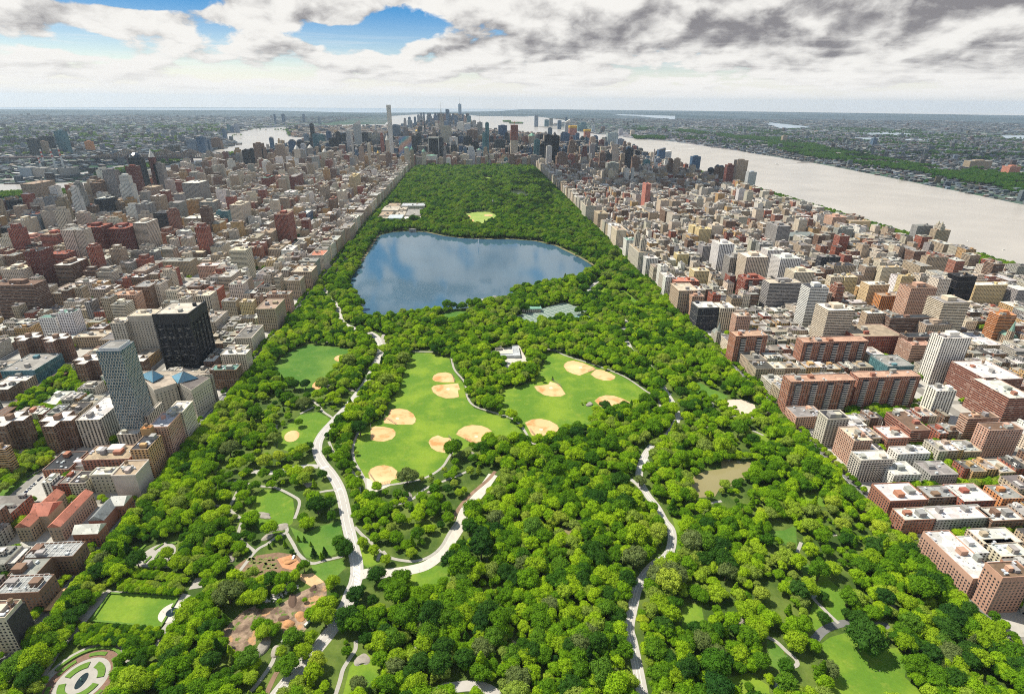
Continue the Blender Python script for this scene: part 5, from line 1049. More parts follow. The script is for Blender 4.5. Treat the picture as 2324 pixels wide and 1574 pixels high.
# cross-plan brick housing towers
def housing(c, x, y, Hh, lab, col='brown', s=1.):
    X, Y = gnd(c, x, y, Hh); root = empty('housing_tower', (X, Y, .14)); tag(root, lab, 'tower', 'cross-plan brick housing towers'); a = 7*s; b = 20*s
    P = [(-a, -b), (a, -b), (a, -a), (b, -a), (b, a), (a, a), (a, b), (-a, b), (-a, a), (-b, a), (-b, -a), (-a, -a)]; root.rotation_euler.z = math.radians(0)
    me, rf = prism('wall', P, -.14, Hh, .8); link('wall', me, STY['punch'], root, col=vary(PAL[col], .06)); link('roof', me_from('roof', rf, [tuple(range(12))]), ROOF, root, col=(.72, .70, .66)); bulkhead(root, 0, 0, Hh-.8, 7, 7, 6, PAL[col], 'bulkhead'); occupy(X-b, X+b, Y-b, Y+b)
housing('C0', 95, 650, 42, 'cross-plan brown brick housing tower cut by the left edge'); housing('C0', 530, 650, 42, 'cross-plan brown brick housing tower nearest the lattice glass tower podium')
housing('C0', 800, 110, 42, 'cross-plan brown brick housing tower rising behind estate trees left of the glass tower'); housing('C0', 1205, 120, 42, 'cross-plan brick housing tower squeezed right of the glass tower')
housing('B0', 260, 1480, 45, 'far left brown brick cross-plan housing tower'); housing('B0', 510, 1490, 45, 'far brown brick cross-plan housing tower above the flat school roof')
# twin-towered park apartment house: towers on the base
for key, pr in (('two tapering', [('B2', 1195, 1228, 545, 95), ('B2', 1245, 1305, 545, 98)]), ('twin-turreted', [('B2', 700, 725, 215, 85), ('B2', 790, 812, 215, 85)]), ('two small domed', [('B3', 1530, 1560, 498, 75), ('B3', 1620, 1655, 520, 75)])):
    r, X0, X1, Y0, Y1, Hh = find(key); ox, oy, _ = r.location
    for i, f in enumerate((.22, .78)):
        cx = X0-ox+(X1-X0)*.35; cy = Y0-oy+(Y1-Y0)*f; w = min(15, (X1-X0)*.4); h2 = pr[i][4]
        block(r, cx-w/2, cx+w/2, cy-w/2, cy+w/2, Hh-1, h2-8, PAL['stone'], 'pier', PAL['tan'], (), False, 'turret'); block(r, cx-w/3, cx+w/3, cy-w/3, cy+w/3, h2-9, h2-2, PAL['stone'], 'punch', PAL['tan'], (), False, 'turret')
        link('finial', MB().cyl(cx, cy, h2-3, h2+7, w*.28, .3, 8).mesh('finial'), M_plain('finial_copper', (.36, .33, .24), .6, .1), r)
# ---------------------------------------------------------------- skyscrapers (crop, left, right, top, street or b<base row>, colour, style, extras)
SKY = '''
G 480 535 68 57 white lattice | slender white gridded tower, tallest of the skyline
G 38 130 330 53 silver band slant | silvery tower with slanted top near the left of the skyline
G 140 228 440 50 dark glass
G 324 356 400 42 stone pier spire | stone tower with a tapering crowned spire behind the silvery slanted one
G 272 398 468 46 stone pier
G 286 392 530 48 gray pier
G 540 660 340 45 grayblue band | wide grey-blue slab just right of the slender white tower
G 640 805 488 58 iris iris | broad tower with iridescent rainbow facade at the park corner
G 810 882 478 56.5 dark glass
G 872 943 452 54 dark glass
G 700 772 368 46 gray band
G 1035 1175 498 57 black blackframe | sloping black tower with white edges behind the white hotel
G 1176 1240 505 55 dark glass
G 1012 1155 740 58.6 white pier green | white hotel with green roof at the park corner
G 1202 1343 352 50 stone pier | broad grey stone slab tower in the skyline middle
G 1176 1240 190 34 stone pier esb | stone skyscraper with stepped crown and needle mast
G 865 905 410 26 cream pier gold | small tower topped by a golden pyramid
G 1085 1143 378 44 tan pier
G 1367 1440 458 51 dark glass
G 1320 1430 500 53 white pier
G 1340 1420 600 56 dark glass
G 1336 1414 548 55 gray punch crane | dark block under construction with an orange crane
G 1237 1280 630 57.6 gray pier
G 1230 1316 622 57 dark glass
G 1512 1622 490 52 black glass
G 1624 1708 562 54 black glass
G 1548 1692 402 46 brown band
G 1555 1660 630 58 silver punch
G 1686 1742 662 58.6 silver pier green | pale slender tower with green pointed roof facing the park
G 1796 1845 305 57 teal glass | taller half of the blue-green glass tower
G 1756 1798 440 57.3 teal glass | lower stepped half of the blue-green glass tower
G 1770 1830 640 58.6 tan pier
G 1972 2086 342 42 blue glass
G 1918 2058 530 54 dark glass
G 2062 2110 440 43 dark glass spirew
G 2137 2232 335 56.6 cream redtop | tower under construction, white below and red on top
G 1960 2042 790 58.6 tan punch
G 2048 2102 775 58.4 teal punch
G 1467 1580 730 58.6 cream pier
G 1345 1420 700 58.6 tan pier
G 1277 1340 775 58.8 white punch
G 1855 1915 735 58.6 cream pier
G 1172 1232 770 58.6 tan punch
G 950 1002 680 59.5 cream pier point | cream tower with pointed green cap left of the white hotel
G 716 782 640 60 cream pier green | cream tower with green hipped roof before the iridescent one
G 800 838 650 59.5 tan pier point | darker pointed tower right of the green hipped one
G 394 440 455 56 red pier | thin tower with red sheathing under construction
G 466 514 520 60.5 cream pier point | cream stepped stone tower in front of the slender white one
G 592 630 528 52 gray pier
G 225 260 590 60 cream pier
G 112 172 628 60 tan pier
G 58 98 650 59 blue glass point
G 350 388 700 62 tan pier gold
G 468 538 700 62 brown pier
G 0 22 420 59 white band
G 1267 1318 128 -9900 blue glass | tall blue-grey slab right of the stone needle mast tower downtown
G 1434 1478 55 -10300 silver wtc | tapering glass tower with a thin mast, tallest downtown
G 1384 1430 210 -9900 blue glass
G 1330 1350 228 -10000 blue glass
G 1353 1372 195 -10100 blue glass
G 1476 1505 246 -10100 blue glass
G 1508 1534 208 -10000 pink pier
G 1552 1606 213 -10000 teal glass
G 1630 1674 272 -9700 gray pier
G 890 924 200 -10400 grayblue pier
G 926 960 178 -10500 grayblue pier
G 964 990 172 -10500 grayblue pier
G 1014 1084 180 -10600 grayblue band
G 1108 1170 210 -10300 blue glass
G 1030 1068 246 -10000 blue glass
G 846 876 228 -10200 blue glass
G 770 804 230 -9900 blue glass
G 762 820 270 -9600 grayblue pier
G 708 744 246 -9400 gray pier
G 1420 1506 305 -8800 white pier slant
G 1520 1600 322 -8000 silver glass slant | silvery slanted glass building below the downtown towers
G 982 1002 330 -7000 dark glass
G 902 955 358 -6700 dark glass
G 1690 1760 300 45 gray glass spirew | dark tower with tall thin mast right of centre
F 1782 1832 320 47 black glass | slim black slab near the left river bend
F 1702 1765 455 44 grayblue glass
F 1820 1878 452 51 teal glass
F 2040 2158 512 53 black glass
F 2126 2188 430 49 black glass
F 1880 1980 465 42 teal glass
F 2002 2064 420 42 blue glass
F 2262 2324 412 54 silver band
F 1572 1640 640 62 cream pier point
F 1502 1585 548 52 blue glass dome | rounded dark blue tower in front of the left river
F 1612 1690 550 54 dark glass dome
F 1652 1728 590 58 silver pier
F 1640 1712 668 61 gray pier
F 1752 1820 628 58 gray pier point
F 1305 1445 602 60 tan pier
F 1030 1150 578 62 brown pier | broad brown-grey tower left of the river islands' end
F 1146 1196 632 62 brown pier
F 977 1040 652 61 black glass
F 882 968 668 62 black glass
F 1950 2010 680 62 cream pier point
F 2030 2085 690 62 tan pier
F 1408 1450 190 -11000 blue glass
F 1305 1328 192 -11200 blue glass
F 1686 1716 190 -12500 blue glass
F 1890 1928 228 -11500 grayblue glass
F 615 664 392 b518 blue glass | dark blue tower standing alone on the far river bank
F 680 725 332 b418 teal glass
F 726 770 355 b440 blue glass
F 782 832 322 b440 grayblue glass
F 142 268 532 b700 grayblue glass
F 275 380 498 b706 blue glass
F 330 384 542 b706 teal glass
F 388 450 540 b690 blue glass
F 455 590 512 b655 brown pier
A0 482 565 330 b535 teal glass | lone tall green glass tower on the flat left shore
E 340 455 58 b285 dark glass
E 492 640 25 b262 dark glass
E 260 310 110 b230 grayblue glass
E 505 590 90 b270 tan punch
E 1112 1200 90 b218 orange plain | round orange-red tower among low white roofs on the left shore
E 1352 1510 472 79 gray glass
E 1690 1850 302 77 dark glass dome | dark tower with curved top above the left quarter
E 1955 2030 275 76 darkred pier point
E 2026 2145 385 76 gray pier
E 1545 1705 548 82 white pier
E 1655 1800 420 79 darkred band
E 950 1060 640 84 gray pier
E 905 1010 700 85 white pier
H 382 470 470 49 cream pier pyramid | pinkish tower with green copper pyramid roof
H 602 700 468 60 black glass | left half of the twin black glass tower at the park corner
H 694 792 476 59.5 black glass | right half of the twin black glass tower at the park corner
H 820 925 445 47 blue glass
H 925 1025 345 -6100 pink yellowtop | dark and red building with yellow top under construction
H 1125 1205 395 -5900 pink yellowtop | pink-sheathed tower with orange collar under construction
H 640 696 372 42 grayblue glass
H 868 932 300 -6300 silver glass slant | white tower with triangular slanted crown
H 915 1020 545 56 brown pier
H 1010 1058 445 42 blue glass
H 1432 1576 442 42 silver glass | wide pale glass twin tower near the right river
H 1566 1652 522 44 grayblue glass
H 1640 1688 555 46 brown pier
H 1325 1386 535 48 darkred pier
H 620 695 618 61 white pier | slim white tower in front of the twin black towers
H 456 535 532 58 teal glass
H 532 600 590 58.5 dark glass
H 756 905 705 62 brown pier
H 1096 1168 622 61 darkred pier
H 1200 1270 592 58 gray pier
H 1480 1592 598 61 cream pier
H 1686 1776 658 66 black band | curved black banded tower near the right river
H 1765 1855 760 68 brown pier
H 1405 1490 712 64 dark pier
H 1330 1410 702 64 brown pier
H 1430 1585 842 68 gray band
H 2150 2280 700 57 silver glass slant | slanted grey glass pyramid building by the right river
H 2110 2200 670 58 blue glass slant
H 1915 2000 800 62 teal glass
H 2070 2150 785 60 grayblue glass
H 515 610 790 60.5 cream pier
H 985 1075 850 65 brown pier
H 460 510 205 b360 grayblue glass | tall slender tower alone on the far right river bank
H 595 650 265 b357 teal glass
H 655 705 250 b345 gray glass
H 770 818 275 b392 blue glass
H 868 896 230 b310 blue glass
H 1035 1110 335 b415 teal glass
H 1080 1150 300 b400 teal glass
H 1225 1262 340 b430 silver glass
H 1355 1396 355 b422 brown pier
H 1585 1632 388 b468 silver pier
H 1740 1790 410 b472 cream pier
A2 1640 1715 560 66 blue glass
A2 1955 2020 635 73 darkred pier
A2 2050 2145 595 72 tan pier
A2 2150 2222 700 74 silver pier
A2 1850 1890 650 71 brown pier dome
A2 1885 1930 655 71 brown pier dome
A2 1790 1835 670 70 dark pier dome
A2 1425 1470 585 68 brown pier
A2 1485 1530 580 69 tan pier
A3 1840 2040 600 b672 tan pier
A3 960 1000 395 b457 blue pier
A3 140 180 370 b432 tan pier
A3 2200 2300 650 b738 salmon pier
'''

def sky_row(ln):
    body, _, lab = ln.partition('|'); q = body.split(); c = q[0]; xl, xr, yt = map(float, q[1:4]); st = -gnd(c, (xl+xr)/2, float(q[4][1:]))[1] if q[4][0] == 'b' else float(q[4])
    Y0 = -st if st < 0 else ST(st)+4; return c, xl, xr, yt, Y0, q, lab
SKB = []
for ln in SKY.strip().splitlines():
    c, xl, xr, yt, Y0, q, lab = sky_row(ln); pl, pr_ = pix(c, xl, 0)[0], pix(c, xr, 0)[0]; pt = pix(c, 0, yt)[1]; z = 200
    for _ in range(3): X0, X1 = solve_x(pl, Y0, z), solve_x(pr_, Y0, z); z = solve_z(pt, (X0+X1)/2, Y0)
    pb = proj(((X0+X1)/2, Y0, 0))[1][0]; SKB.append((pl, pr_, pt, pb, Y0, z, X0, X1)); 
    if 4000 < Y0 < 7500: AABB.append((X0-3, X1+3, Y0-3, Y0+min(max((X1-X0)*1.6/2, 18), 60)+3))
SKA = np.array(SKB)
def cap(x0, x1, y0, h):
    """no filler block may stand up in front of a tower the photograph shows"""
    px, py, pz = proj([((x0+x1)/2, y0, h), (x0, y0, h), (x1, y0, h)]); k = (SKA[:, 4] > y0) & (SKA[:, 0] < px[2]) & (SKA[:, 1] > px[1])
    if not k.any(): return h
    lim = (SKA[k, 2]+.42*(SKA[k, 3]-SKA[k, 2])).max(); return h if py[0] >= lim else max(14, solve_z(lim, (x0+x1)/2, y0))
# ---------------------------------------------------------------- the rest of the city: lots in the blocks
FREEA = np.array(AABB)
CN = ['tan', 'cream', 'brown', 'red', 'gray', 'tan', 'stone', 'ochre', 'brick', 'cream', 'brown', 'stone', 'white', 'tan']; C_L = [PAL[k] for k in CN]
ROOFC = [(.50, .485, .45), (.62, .60, .56), (.32, .305, .28), (.21, .19, .175), (.085, .08, .075), (.36, .31, .25)]
FILL = []  # x0,x1,y0,y1,h,colour index,style,roof colour
def lot(x0, x1, y0, y1, h, ci=None, sty=None, rc=None):
    if x1-x0 < 4 or y1-y0 < 4: return
    if not free(x0, x1, y0, y1): return
    if y0 > 3000 and h > 30: h = cap(x0, x1, y0, h)
    FILL.append((x0, x1, y0, y1, h, R.randrange(len(C_L)) if ci is None else ci, sty or R.choices(['punch', 'pier', 'band'], [8, 1.5, 1])[0], rc or R.choices(ROOFC, [3, 1.5, 4, 4, 2, 5])[0]))
for side, k, n, xa, xb, ya, yb in blocks:
    dy = yb-ya; harlem = n >= 97
    fr = xb if side < 0 else xa     # edge towards the park
    def at(u, w):                   # u metres from the park side
        return (fr-u-w, fr-u) if side < 0 else (fr+u, fr+u+w)
    L = xb-xa; park = k == 0
    # park-side / avenue end lots
    if park: w0 = R.uniform(26, 34); hs = [R.choice([38, 42, 44, 46, 50]) for _ in range(2)]; ci = lambda: R.choice([0, 1, 6, 1, 0, 6, 5, 9])
    else: w0 = R.uniform(22, 30); hs = [R.choice([16, 20, 22, 26]+([38, 44, 50] if not harlem else [20])) for _ in range(2)]; ci = lambda: None
    if harlem and park: hs = [R.choice([24, 30, 40]) for _ in range(2)] if side < 0 else [R.choice([20, 22, 24]) for _ in range(2)]
    x0, x1 = at(0, w0)
    if R.random() < .45: lot(x0, x1, ya, yb, hs[0], ci())
    else: m = ya+dy*R.uniform(.42, .58); lot(x0, x1, ya, m-.2, hs[0], ci()); lot(x0, x1, m+.2, yb, hs[1], ci())
    w1 = R.uniform(24, 34); x0, x1 = at(L-w1, w1); tall = (not harlem) and R.random() < (.45 if k < 3 else .65)
    h = R.choice([38, 44, 50, 56]) if tall else R.choice([18, 22, 28, 32])
    if k >= 3 and side < 0 and not harlem and R.random() < .42: h = R.uniform(65, 115)
    if side > 0 and 87 <= n <= 97 and k >= 1 and R.random() < .22: h = R.uniform(50, 80)
    if side > 0 and k >= 2 and not harlem: h = R.choice([36, 42, 46, 50, 54])
    if R.random() < .5: lot(x0, x1, ya, yb, h)
    else: m = (ya+yb)/2; lot(x0, x1, ya, m-.2, h); lot(x0, x1, m+.2, yb, R.choice([20, 28, 40, h]))
    for row in (0, 1):
        u = w0+.3; lo, hi = (18, 24)
        while u < L-w1-6:
            w = min(R.choice([6.5, 7, 12, 15, 18, 24]) if (k == 0 or harlem) else R.choice([7, 14, 18, 22, 28, 36]), L-w1-u); dp = R.uniform(16, 22); base = 15 if (k <= 1 and not harlem) else 19; hh = R.choice([base-1, base, base+2, base+3]); sty = 'punch'
            rr = R.random()
            if w > 11: hh = (R.choice([21, 28, 36, 42, 48]) if side < 0 else R.choice([18, 21, 26, 34, 42])) if not harlem else R.choice([18, 20, 22]); dp = R.uniform(22, 27)
            if w > 14 and not harlem:
                if k >= 2 and rr < (.15 if side < 0 else .12): hh = R.uniform(60, 105) if side < 0 else R.uniform(45, 75); w = min(30, L-w1-u); dp = 28
                elif k >= 1 and rr < .3: hh = R.uniform(38, 56)
                elif side > 0 and rr < .2: hh = R.uniform(38, 50)
            if n < 64 and side < 0 and w > 13 and R.random() < .12: hh = R.uniform(50, 90)
            if n < 72 and side > 0 and k >= 1 and w > 13 and R.random() < .16: hh = R.uniform(50, 95)
            x0, x1 = at(u, w-.15)
            if row == 0: lot(x0, x1, ya, ya+dp, hh, None, 'band' if hh > 50 and R.random() < .3 else None)
            else: lot(x0, x1, yb-dp, yb, hh, None, None)
            u += w
    # backyard trees between the rows, street trees outside
    for _ in range(int(L/6)):
        x = R.uniform(*sorted(at(w0, L-w0-w1))); y = (ya+yb)/2+R.uniform(-3.5, 3.5); CITYT.append((x, y, R.uniform(.6, 1.05), R.randrange(7), ''))
    for _ in range(int(L/(11 if n > 84 else 18))): CITYT.append((R.uniform(xa+8, xb-8), ya-6.5 if R.random() < .5 else yb+6.5, R.uniform(.5, .85), R.randrange(7), ''))
    if park: 
        for y in np.arange(ya-6, yb+10, 9.5): CITYT.append((fr+(6.5 if side < 0 else -6.5)+side*-9*0, y, R.uniform(.5, .8), R.randrange(7), ''))
# park wall trees along both avenues
for y in np.arange(215, 4070, 7.5):
    for x in (PX0+1.5, PX1-1): 
        if R.random() < .93: CITYT.append((x+R.uniform(-1.5, 3), y, R.uniform(1.0, 1.5), R.randrange(7), ''))
# midtown and below: a solid carpet of lots, taller towards the middle
def island_w(y): return float(np.interp(y, [4092, 6000, 7200, 8300, 9300, 10300, 11100], [1540, 1440, 1290, 940, 440, 110, -160]))-25
def island_e(y): return float(np.interp(y, [4092, 7350, 7620, 8314, 9377, 9881, 10300, 10700, 11300], [-1790, -1790, -2235, -2480, -2790, -2930, -2590, -1300, -800]))+25
def mid_h(x, y):
    a = math.exp(-((x+100)/1050)**2-((y-4900)/850)**2)*160; b = math.exp(-((x+300)/650)**2-((y-6000)/500)**2)*55; c = math.exp(-((x+350)/420)**2-((y-10450)/520)**2)*190
    return 22+a+b+c
y = 4092
while y < 11250:
    far = y > 7000; st = 62 if not far else 95; e, w = island_e(y), island_w(y); x = e
    while x < w:
        bw = R.choice([18, 24, 30, 38, 46]) * (1.35 if far else 1)
        # avenues: gaps about every 250 m
        ph = (x-28+10) % 262
        if ph < 26: x += 27; continue
        for yy in ((y, y+st*.46), (y+st*.5, y+st)):
            h = mid_h(x, yy[0])*math.exp(R.gauss(-.15, .45)); h = max(14, min(h, 80 if yy[0] < 4330 else 120 if yy[0] < 4800 else 165 if yy[0] < 5700 else 75 if yy[0] < 9300 else 230))
            if h > 42 and y > 4250: sty = R.choices(['glass', 'pier', 'punch', 'band'], [6, 3, 1, 2])[0]; ci = R.choice(range(11)) if sty != 'glass' else 20+R.randrange(4)
            else: sty, ci = None, R.choice([0, 2, 2, 3, 4, 4, 8, 10, 7, 4])
            yb2 = yy[1]; lot(x, x+bw-2, yy[0], yb2, h, ci, sty)
        x += bw
    y += st+18
GLC = [PAL['dark'], PAL['blue'], PAL['dark'], (.09, .12, .15)]
def fcol(ci): return GLC[ci-20] if ci >= 20 else C_L[ci]
print('fill lots', len(FILL))
A = np.array([f[:5] for f in FILL]); ctr = np.stack([(A[:, 0]+A[:, 1])/2, A[:, 2], A[:, 4]], 1); px, py, pz = proj(ctr); _, pb, _ = proj(np.stack([ctr[:, 0], ctr[:, 1], ctr[:, 2]*0], 1))
area = (A[:, 1]-A[:, 0]+.6*(A[:, 3]-A[:, 2]))*(A[:, 4]+.35*(A[:, 3]-A[:, 2]))/pz**2; area[(px < 5) | (px > W-5) | (py > H) | (pz < 50)] = 0
NIND = 185; order = np.argsort(-area); ind = set(order[:NIND].tolist())
LMB = [(a, 0, 0) for a in ()]
def centre(v): return ((v[1]+v[2])/2, (v[3]+v[4])/2)
LMB = [('the black hospital slab', -487, 908), ('the lattice glass tower', -451, 676), ('the pyramid-roofed hospital', -440, 770), ('the brown viaduct', *gnd('C0', 250, 450)), ('the pale stone institute', *gnd('C0', 1250, 1300)), ('the flat-roofed glass school', *gnd('C0', 150, 250)),
       ('the lone red-brown tower', *gnd('B1', 240, 640)), ('the museum in the park', *gnd('B1', 1250, 380)), ('the left end of the reservoir', *gnd('B1', 860, 980)), ('the tennis courts', *gnd('B2', 300, 1300)), ('the twin-towered stone block', *gnd('B2', 1200, 840)),
       ('the dark red ribbed towers', *gnd('B0', 970, 830)), ('the curved brown building', *gnd('B0', 300, 1300)), ('the tall zigzag glass tower', *gnd('C3', 1500, 300)), ('the nearest balcony slab', *gnd('C3', 300, 560)), ('the long pink park-side block', *gnd('D3', 1700, 620)), ('the black office tower', *gnd('B3', 1800, 1110)),
       ('the green-spired church', *gnd('B3', 2180, 1570)), ('the river bend at the right', *gnd('B3', 1700, 700)), ('the far right park corner', *gnd('A2', 240, 700)), ('the far left park corner', *gnd('A1', 1420, 650)), ('the cross-plan tower at the left edge', *gnd('C0', 95, 860)), ('the cream banded round tower', *gnd('B0', 1270, 690)), ('the pointed church by the park', *gnd('B2', 1830, 1400))]
for i in sorted(ind):
    x0, x1, y0, y1, h, ci, sty, rc = FILL[i]; col = vary(fcol(ci)); nm = 'tower_block' if h > 60 else 'apartment_building' if h > 17 else 'row_house'
    root = empty(nm, ((x0+x1)/2, (y0+y1)/2, .14)); w, d = (x1-x0)/2, (y1-y0)/2; root['category'] = 'building'; root['group'] = 'city buildings'
    opt = ['corn'] if h < 50 and R.random() < .5 else []
    block(root, -w, w, -d, d, -.14, h, col, sty, vary(rc, .08), opt)
    if h > 70 or (h > 40 and R.random() < .3): block(root, -w*.6, w*.6, -d*.6, d*.6, h-1, h+R.uniform(5, 11), col, sty, rc, (), False)
    cw = WORD.get(CN[ci], CN[ci]) if ci < 20 else 'glassy'; BITEMS.append((root, f"{cw} {'tower' if h > 60 else 'mid-rise block' if h > 28 else 'low flat-roofed house'}{' with ribbon windows' if sty == 'band' else ' with vertical stripes' if sty == 'pier' else ''}", (x0+x1)/2, y0))
label_all([b for b in BITEMS], LMB)
# everything else of the city as one mass
def city_mesh(name, L, extra=True):
    n = len(L); a = np.array([l[:4] for l in L]); h = np.array([l[4] for l in L]); V = []; F = []; UV = []; CC = []; MI = []
    vs = np.zeros((n, 8, 3)); 
    for k, (i, j) in enumerate(((0, 2), (1, 2), (1, 3), (0, 3))): vs[:, k, 0] = a[:, i]; vs[:, k, 1] = a[:, j]; vs[:, k+4, 0] = a[:, i]; vs[:, k+4, 1] = a[:, j]; vs[:, k+4, 2] = h
    fc = np.array([(0, 1, 5, 4), (1, 2, 6, 5), (2, 3, 7, 6), (3, 0, 4, 7), (4, 5, 6, 7)]); faces = (np.arange(n)[:, None, None]*8+fc[None]).reshape(-1, 4)
    cols = np.array([[*vary(l[5]), 1] for l in L]); rc = np.array([[*vary(l[7], .15), 1] for l in L]); wv = np.array([{'punch': 0, 'pier': 0, 'band': 2, 'glass': 3}.get(l[6] or 'punch', 0) for l in L])
    me = bpy.data.meshes.new(name); me.vertices.add(n*8); me.vertices.foreach_set('co', vs.astype('f').ravel()); me.loops.add(n*20); me.loops.foreach_set('vertex_index', faces.astype('i').ravel()); me.polygons.add(n*5); me.polygons.foreach_set('loop_start', np.arange(0, n*20, 4).astype('i'))
    mi = np.zeros((n, 5), 'i'); mi[:, :4] = wv[:, None]; mi[:, 4] = 1; me.polygons.foreach_set('material_index', mi.ravel())
    dx = a[:, 1]-a[:, 0]; dy = a[:, 3]-a[:, 2]; uv = np.zeros((n, 5, 4, 2)); off = rng.integers(0, 40, n)*396.
    for k, D in enumerate((dx, dy, dx, dy)): uv[:, k, 1, 0] = D; uv[:, k, 2, 0] = D; uv[:, k, :, 0] += off[:, None]; uv[:, k, 2, 1] = h; uv[:, k, 3, 1] = h
    me.polygons.foreach_set('use_smooth', np.zeros(n*5, bool)); me.update(calc_edges=True); l = me.uv_layers.new(name='UVMap'); l.data.foreach_set('uv', uv.astype('f').ravel()); ca = me.color_attributes.new('Col', 'FLOAT_COLOR', 'CORNER')
    cc = np.zeros((n, 5, 4, 4)); cc[:, :4] = cols[:, None, None]; cc[:, 4] = rc[:, None]; ca.data.foreach_set('color', cc.astype('f').ravel())
    for m in (CITY_W, CITY_R, CITY_B, CITY_G): me.materials.append(m)
    o = link(name, me); o['kind'] = 'stuff'; return o
REST = []
for i in range(len(FILL)):
    if i in ind: continue
    x0, x1, y0, y1, h, ci, sty, rc = FILL[i]; c = fcol(ci); REST.append((x0, x1, y0, y1, h, c, sty, rc))
    w, d = x1-x0, y1-y0
    if w > 9 and d > 9 and y0 < 7500:
        for _ in range(1 if w*d < 400 else 2): bw, bd = R.uniform(3, w*.4), R.uniform(3, d*.4); bx, by = R.uniform(x0+1, x1-bw-1), R.uniform(y0+1, y1-bd-1); REST.append((bx, bx+bw, by, by+bd, h+R.uniform(2, 5.5), R.choice([c, PAL['gray'], PAL['white']]), 'pier', R.choice(ROOFC)))
        if h > 55 and R.random() < .35: REST.append((x0+w*.2, x1-w*.2, y0+d*.2, y1-d*.2, h+R.uniform(4, 14), c, sty, rc))
    elif w > 5 and y0 < 4200: bx, by = R.uniform(x0+1, x1-2.5), R.uniform(y0+2, y1-4); REST.append((bx, bx+2, by, by+3, h+2, PAL['gray'], 'pier', ROOFC[0]))
o = city_mesh('distant_buildings', REST); tag(o, 'dense mass of smaller and farther city buildings filling the street grid', 'buildings')
# outer boroughs and the far shore
FARB = []
def on_water(x, y): return inpoly(x, y, HUD) | inpoly(x, y, EAST) | inpoly(x, y, EAST2) | inpoly(x, y, NEWARK)
def borough(n, xr, yf, hmin, hmax, s0, s1, pr=.04):
    px_ = rng.uniform(-40, W+40, n); py_ = rng.uniform(*yf, n); P = np.array([gnd('S', a, b) for a, b in zip(px_, py_)])
    return P
def add_far(P, hs, s0, s1, tall=.03):
    x, y = P[:, 0], P[:, 1]; keep = ~on_water(x, y); keep &= ~((x > -1900) & (x < 1620) & (y < 4200)); keep &= ~((y > 4000) & (y < 11400) & (x < np.array([island_w(b) for b in y])+60) & (x > np.array([island_e(b) for b in y])-60)); keep &= ~inpoly(x, y, OCEAN)
    for q in MARSH: keep &= ~inpoly(x, y, q)
    for a, b in zip(x[keep], y[keep]):
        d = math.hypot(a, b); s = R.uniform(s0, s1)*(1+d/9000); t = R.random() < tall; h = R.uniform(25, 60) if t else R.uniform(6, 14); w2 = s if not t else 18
        k_ = .55 if R.random() < .76 else 1.5; FARB.append((a-w2, a+w2, b-s*.6, b+s*.6, h, tuple(q*f for q, f in zip(R.choice(C_L), (.22, .30, .42))), 'punch', tuple(min(.8, q*k_*f) for q, f in zip(R.choice(ROOFC), (.75, .95, 1.25) if k_ < 1 else (1, 1, 1)))))  # haze blue is mixed into the wall and most roof colours
# uniform in ground area within view
def area_pts(n, x0, x1, y0, y1):
    x = rng.uniform(x0, x1, n); y = rng.uniform(y0, y1, n); a, b, z = proj(np.stack([x, y, x*0], 1)); k = (z > 100) & (a > -60) & (a < W+60) & (b < H); return np.stack([x[k], y[k]], 1)
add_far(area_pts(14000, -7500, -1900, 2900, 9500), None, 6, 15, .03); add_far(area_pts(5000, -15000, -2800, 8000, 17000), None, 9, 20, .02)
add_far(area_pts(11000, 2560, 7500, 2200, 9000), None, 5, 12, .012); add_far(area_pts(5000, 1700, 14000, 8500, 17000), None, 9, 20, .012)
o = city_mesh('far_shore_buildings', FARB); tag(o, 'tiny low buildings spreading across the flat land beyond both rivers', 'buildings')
print('far', len(FARB), 'rest', len(REST))
# ---------------------------------------------------------------- skyscrapers (crop, left, right, top, street or -metres, colour, style, extras)
def iris():
    m, t, b = mat('iridescent_glass', .35, .5); p = t.add('ShaderNodeTexCoord').outputs['Object']; x, y, z = t.sep(p); n = t.noise(p, .02, 2)
    r = t.add('ShaderNodeValToRGB'); t.put(r.inputs[0], t.m('FRACT', t.m('ADD', t.m('ADD', t.m('MULTIPLY', z, .0105), t.m('MULTIPLY', x, -.008)), t.m('MULTIPLY', n, .25)))); e = r.color_ramp.elements; cs = [(.10, .36, .42), (.12, .22, .42), (.30, .26, .30), (.55, .30, .22), (.50, .34, .26), (.10, .36, .42)]  # reflected rainbow sheen is painted in as a fixed colour ramp
    while len(e) < 6: e.new(.5)
    for i, c in enumerate(cs): e[i].position = i/5; e[i].color = c4(c)
    t.put(b.inputs['Base Color'], r.outputs[0]); return m
IRIS = iris(); GOLD = M_plain('gilded_roof', (.65, .42, .08), .4, .05, .3, .5, .4); COPPER = M_plain('green_copper', (.16, .32, .24), .7, .12); RED = M_plain('red_sheathing', (.50, .09, .06), .8, .15, .05); YEL = M_plain('yellow_netting', (.60, .38, .05), .8, .15, .1); WHT = M_plain('white_stone', (.62, .60, .55), .8, .08, .1)
SKI = []; SKX = []
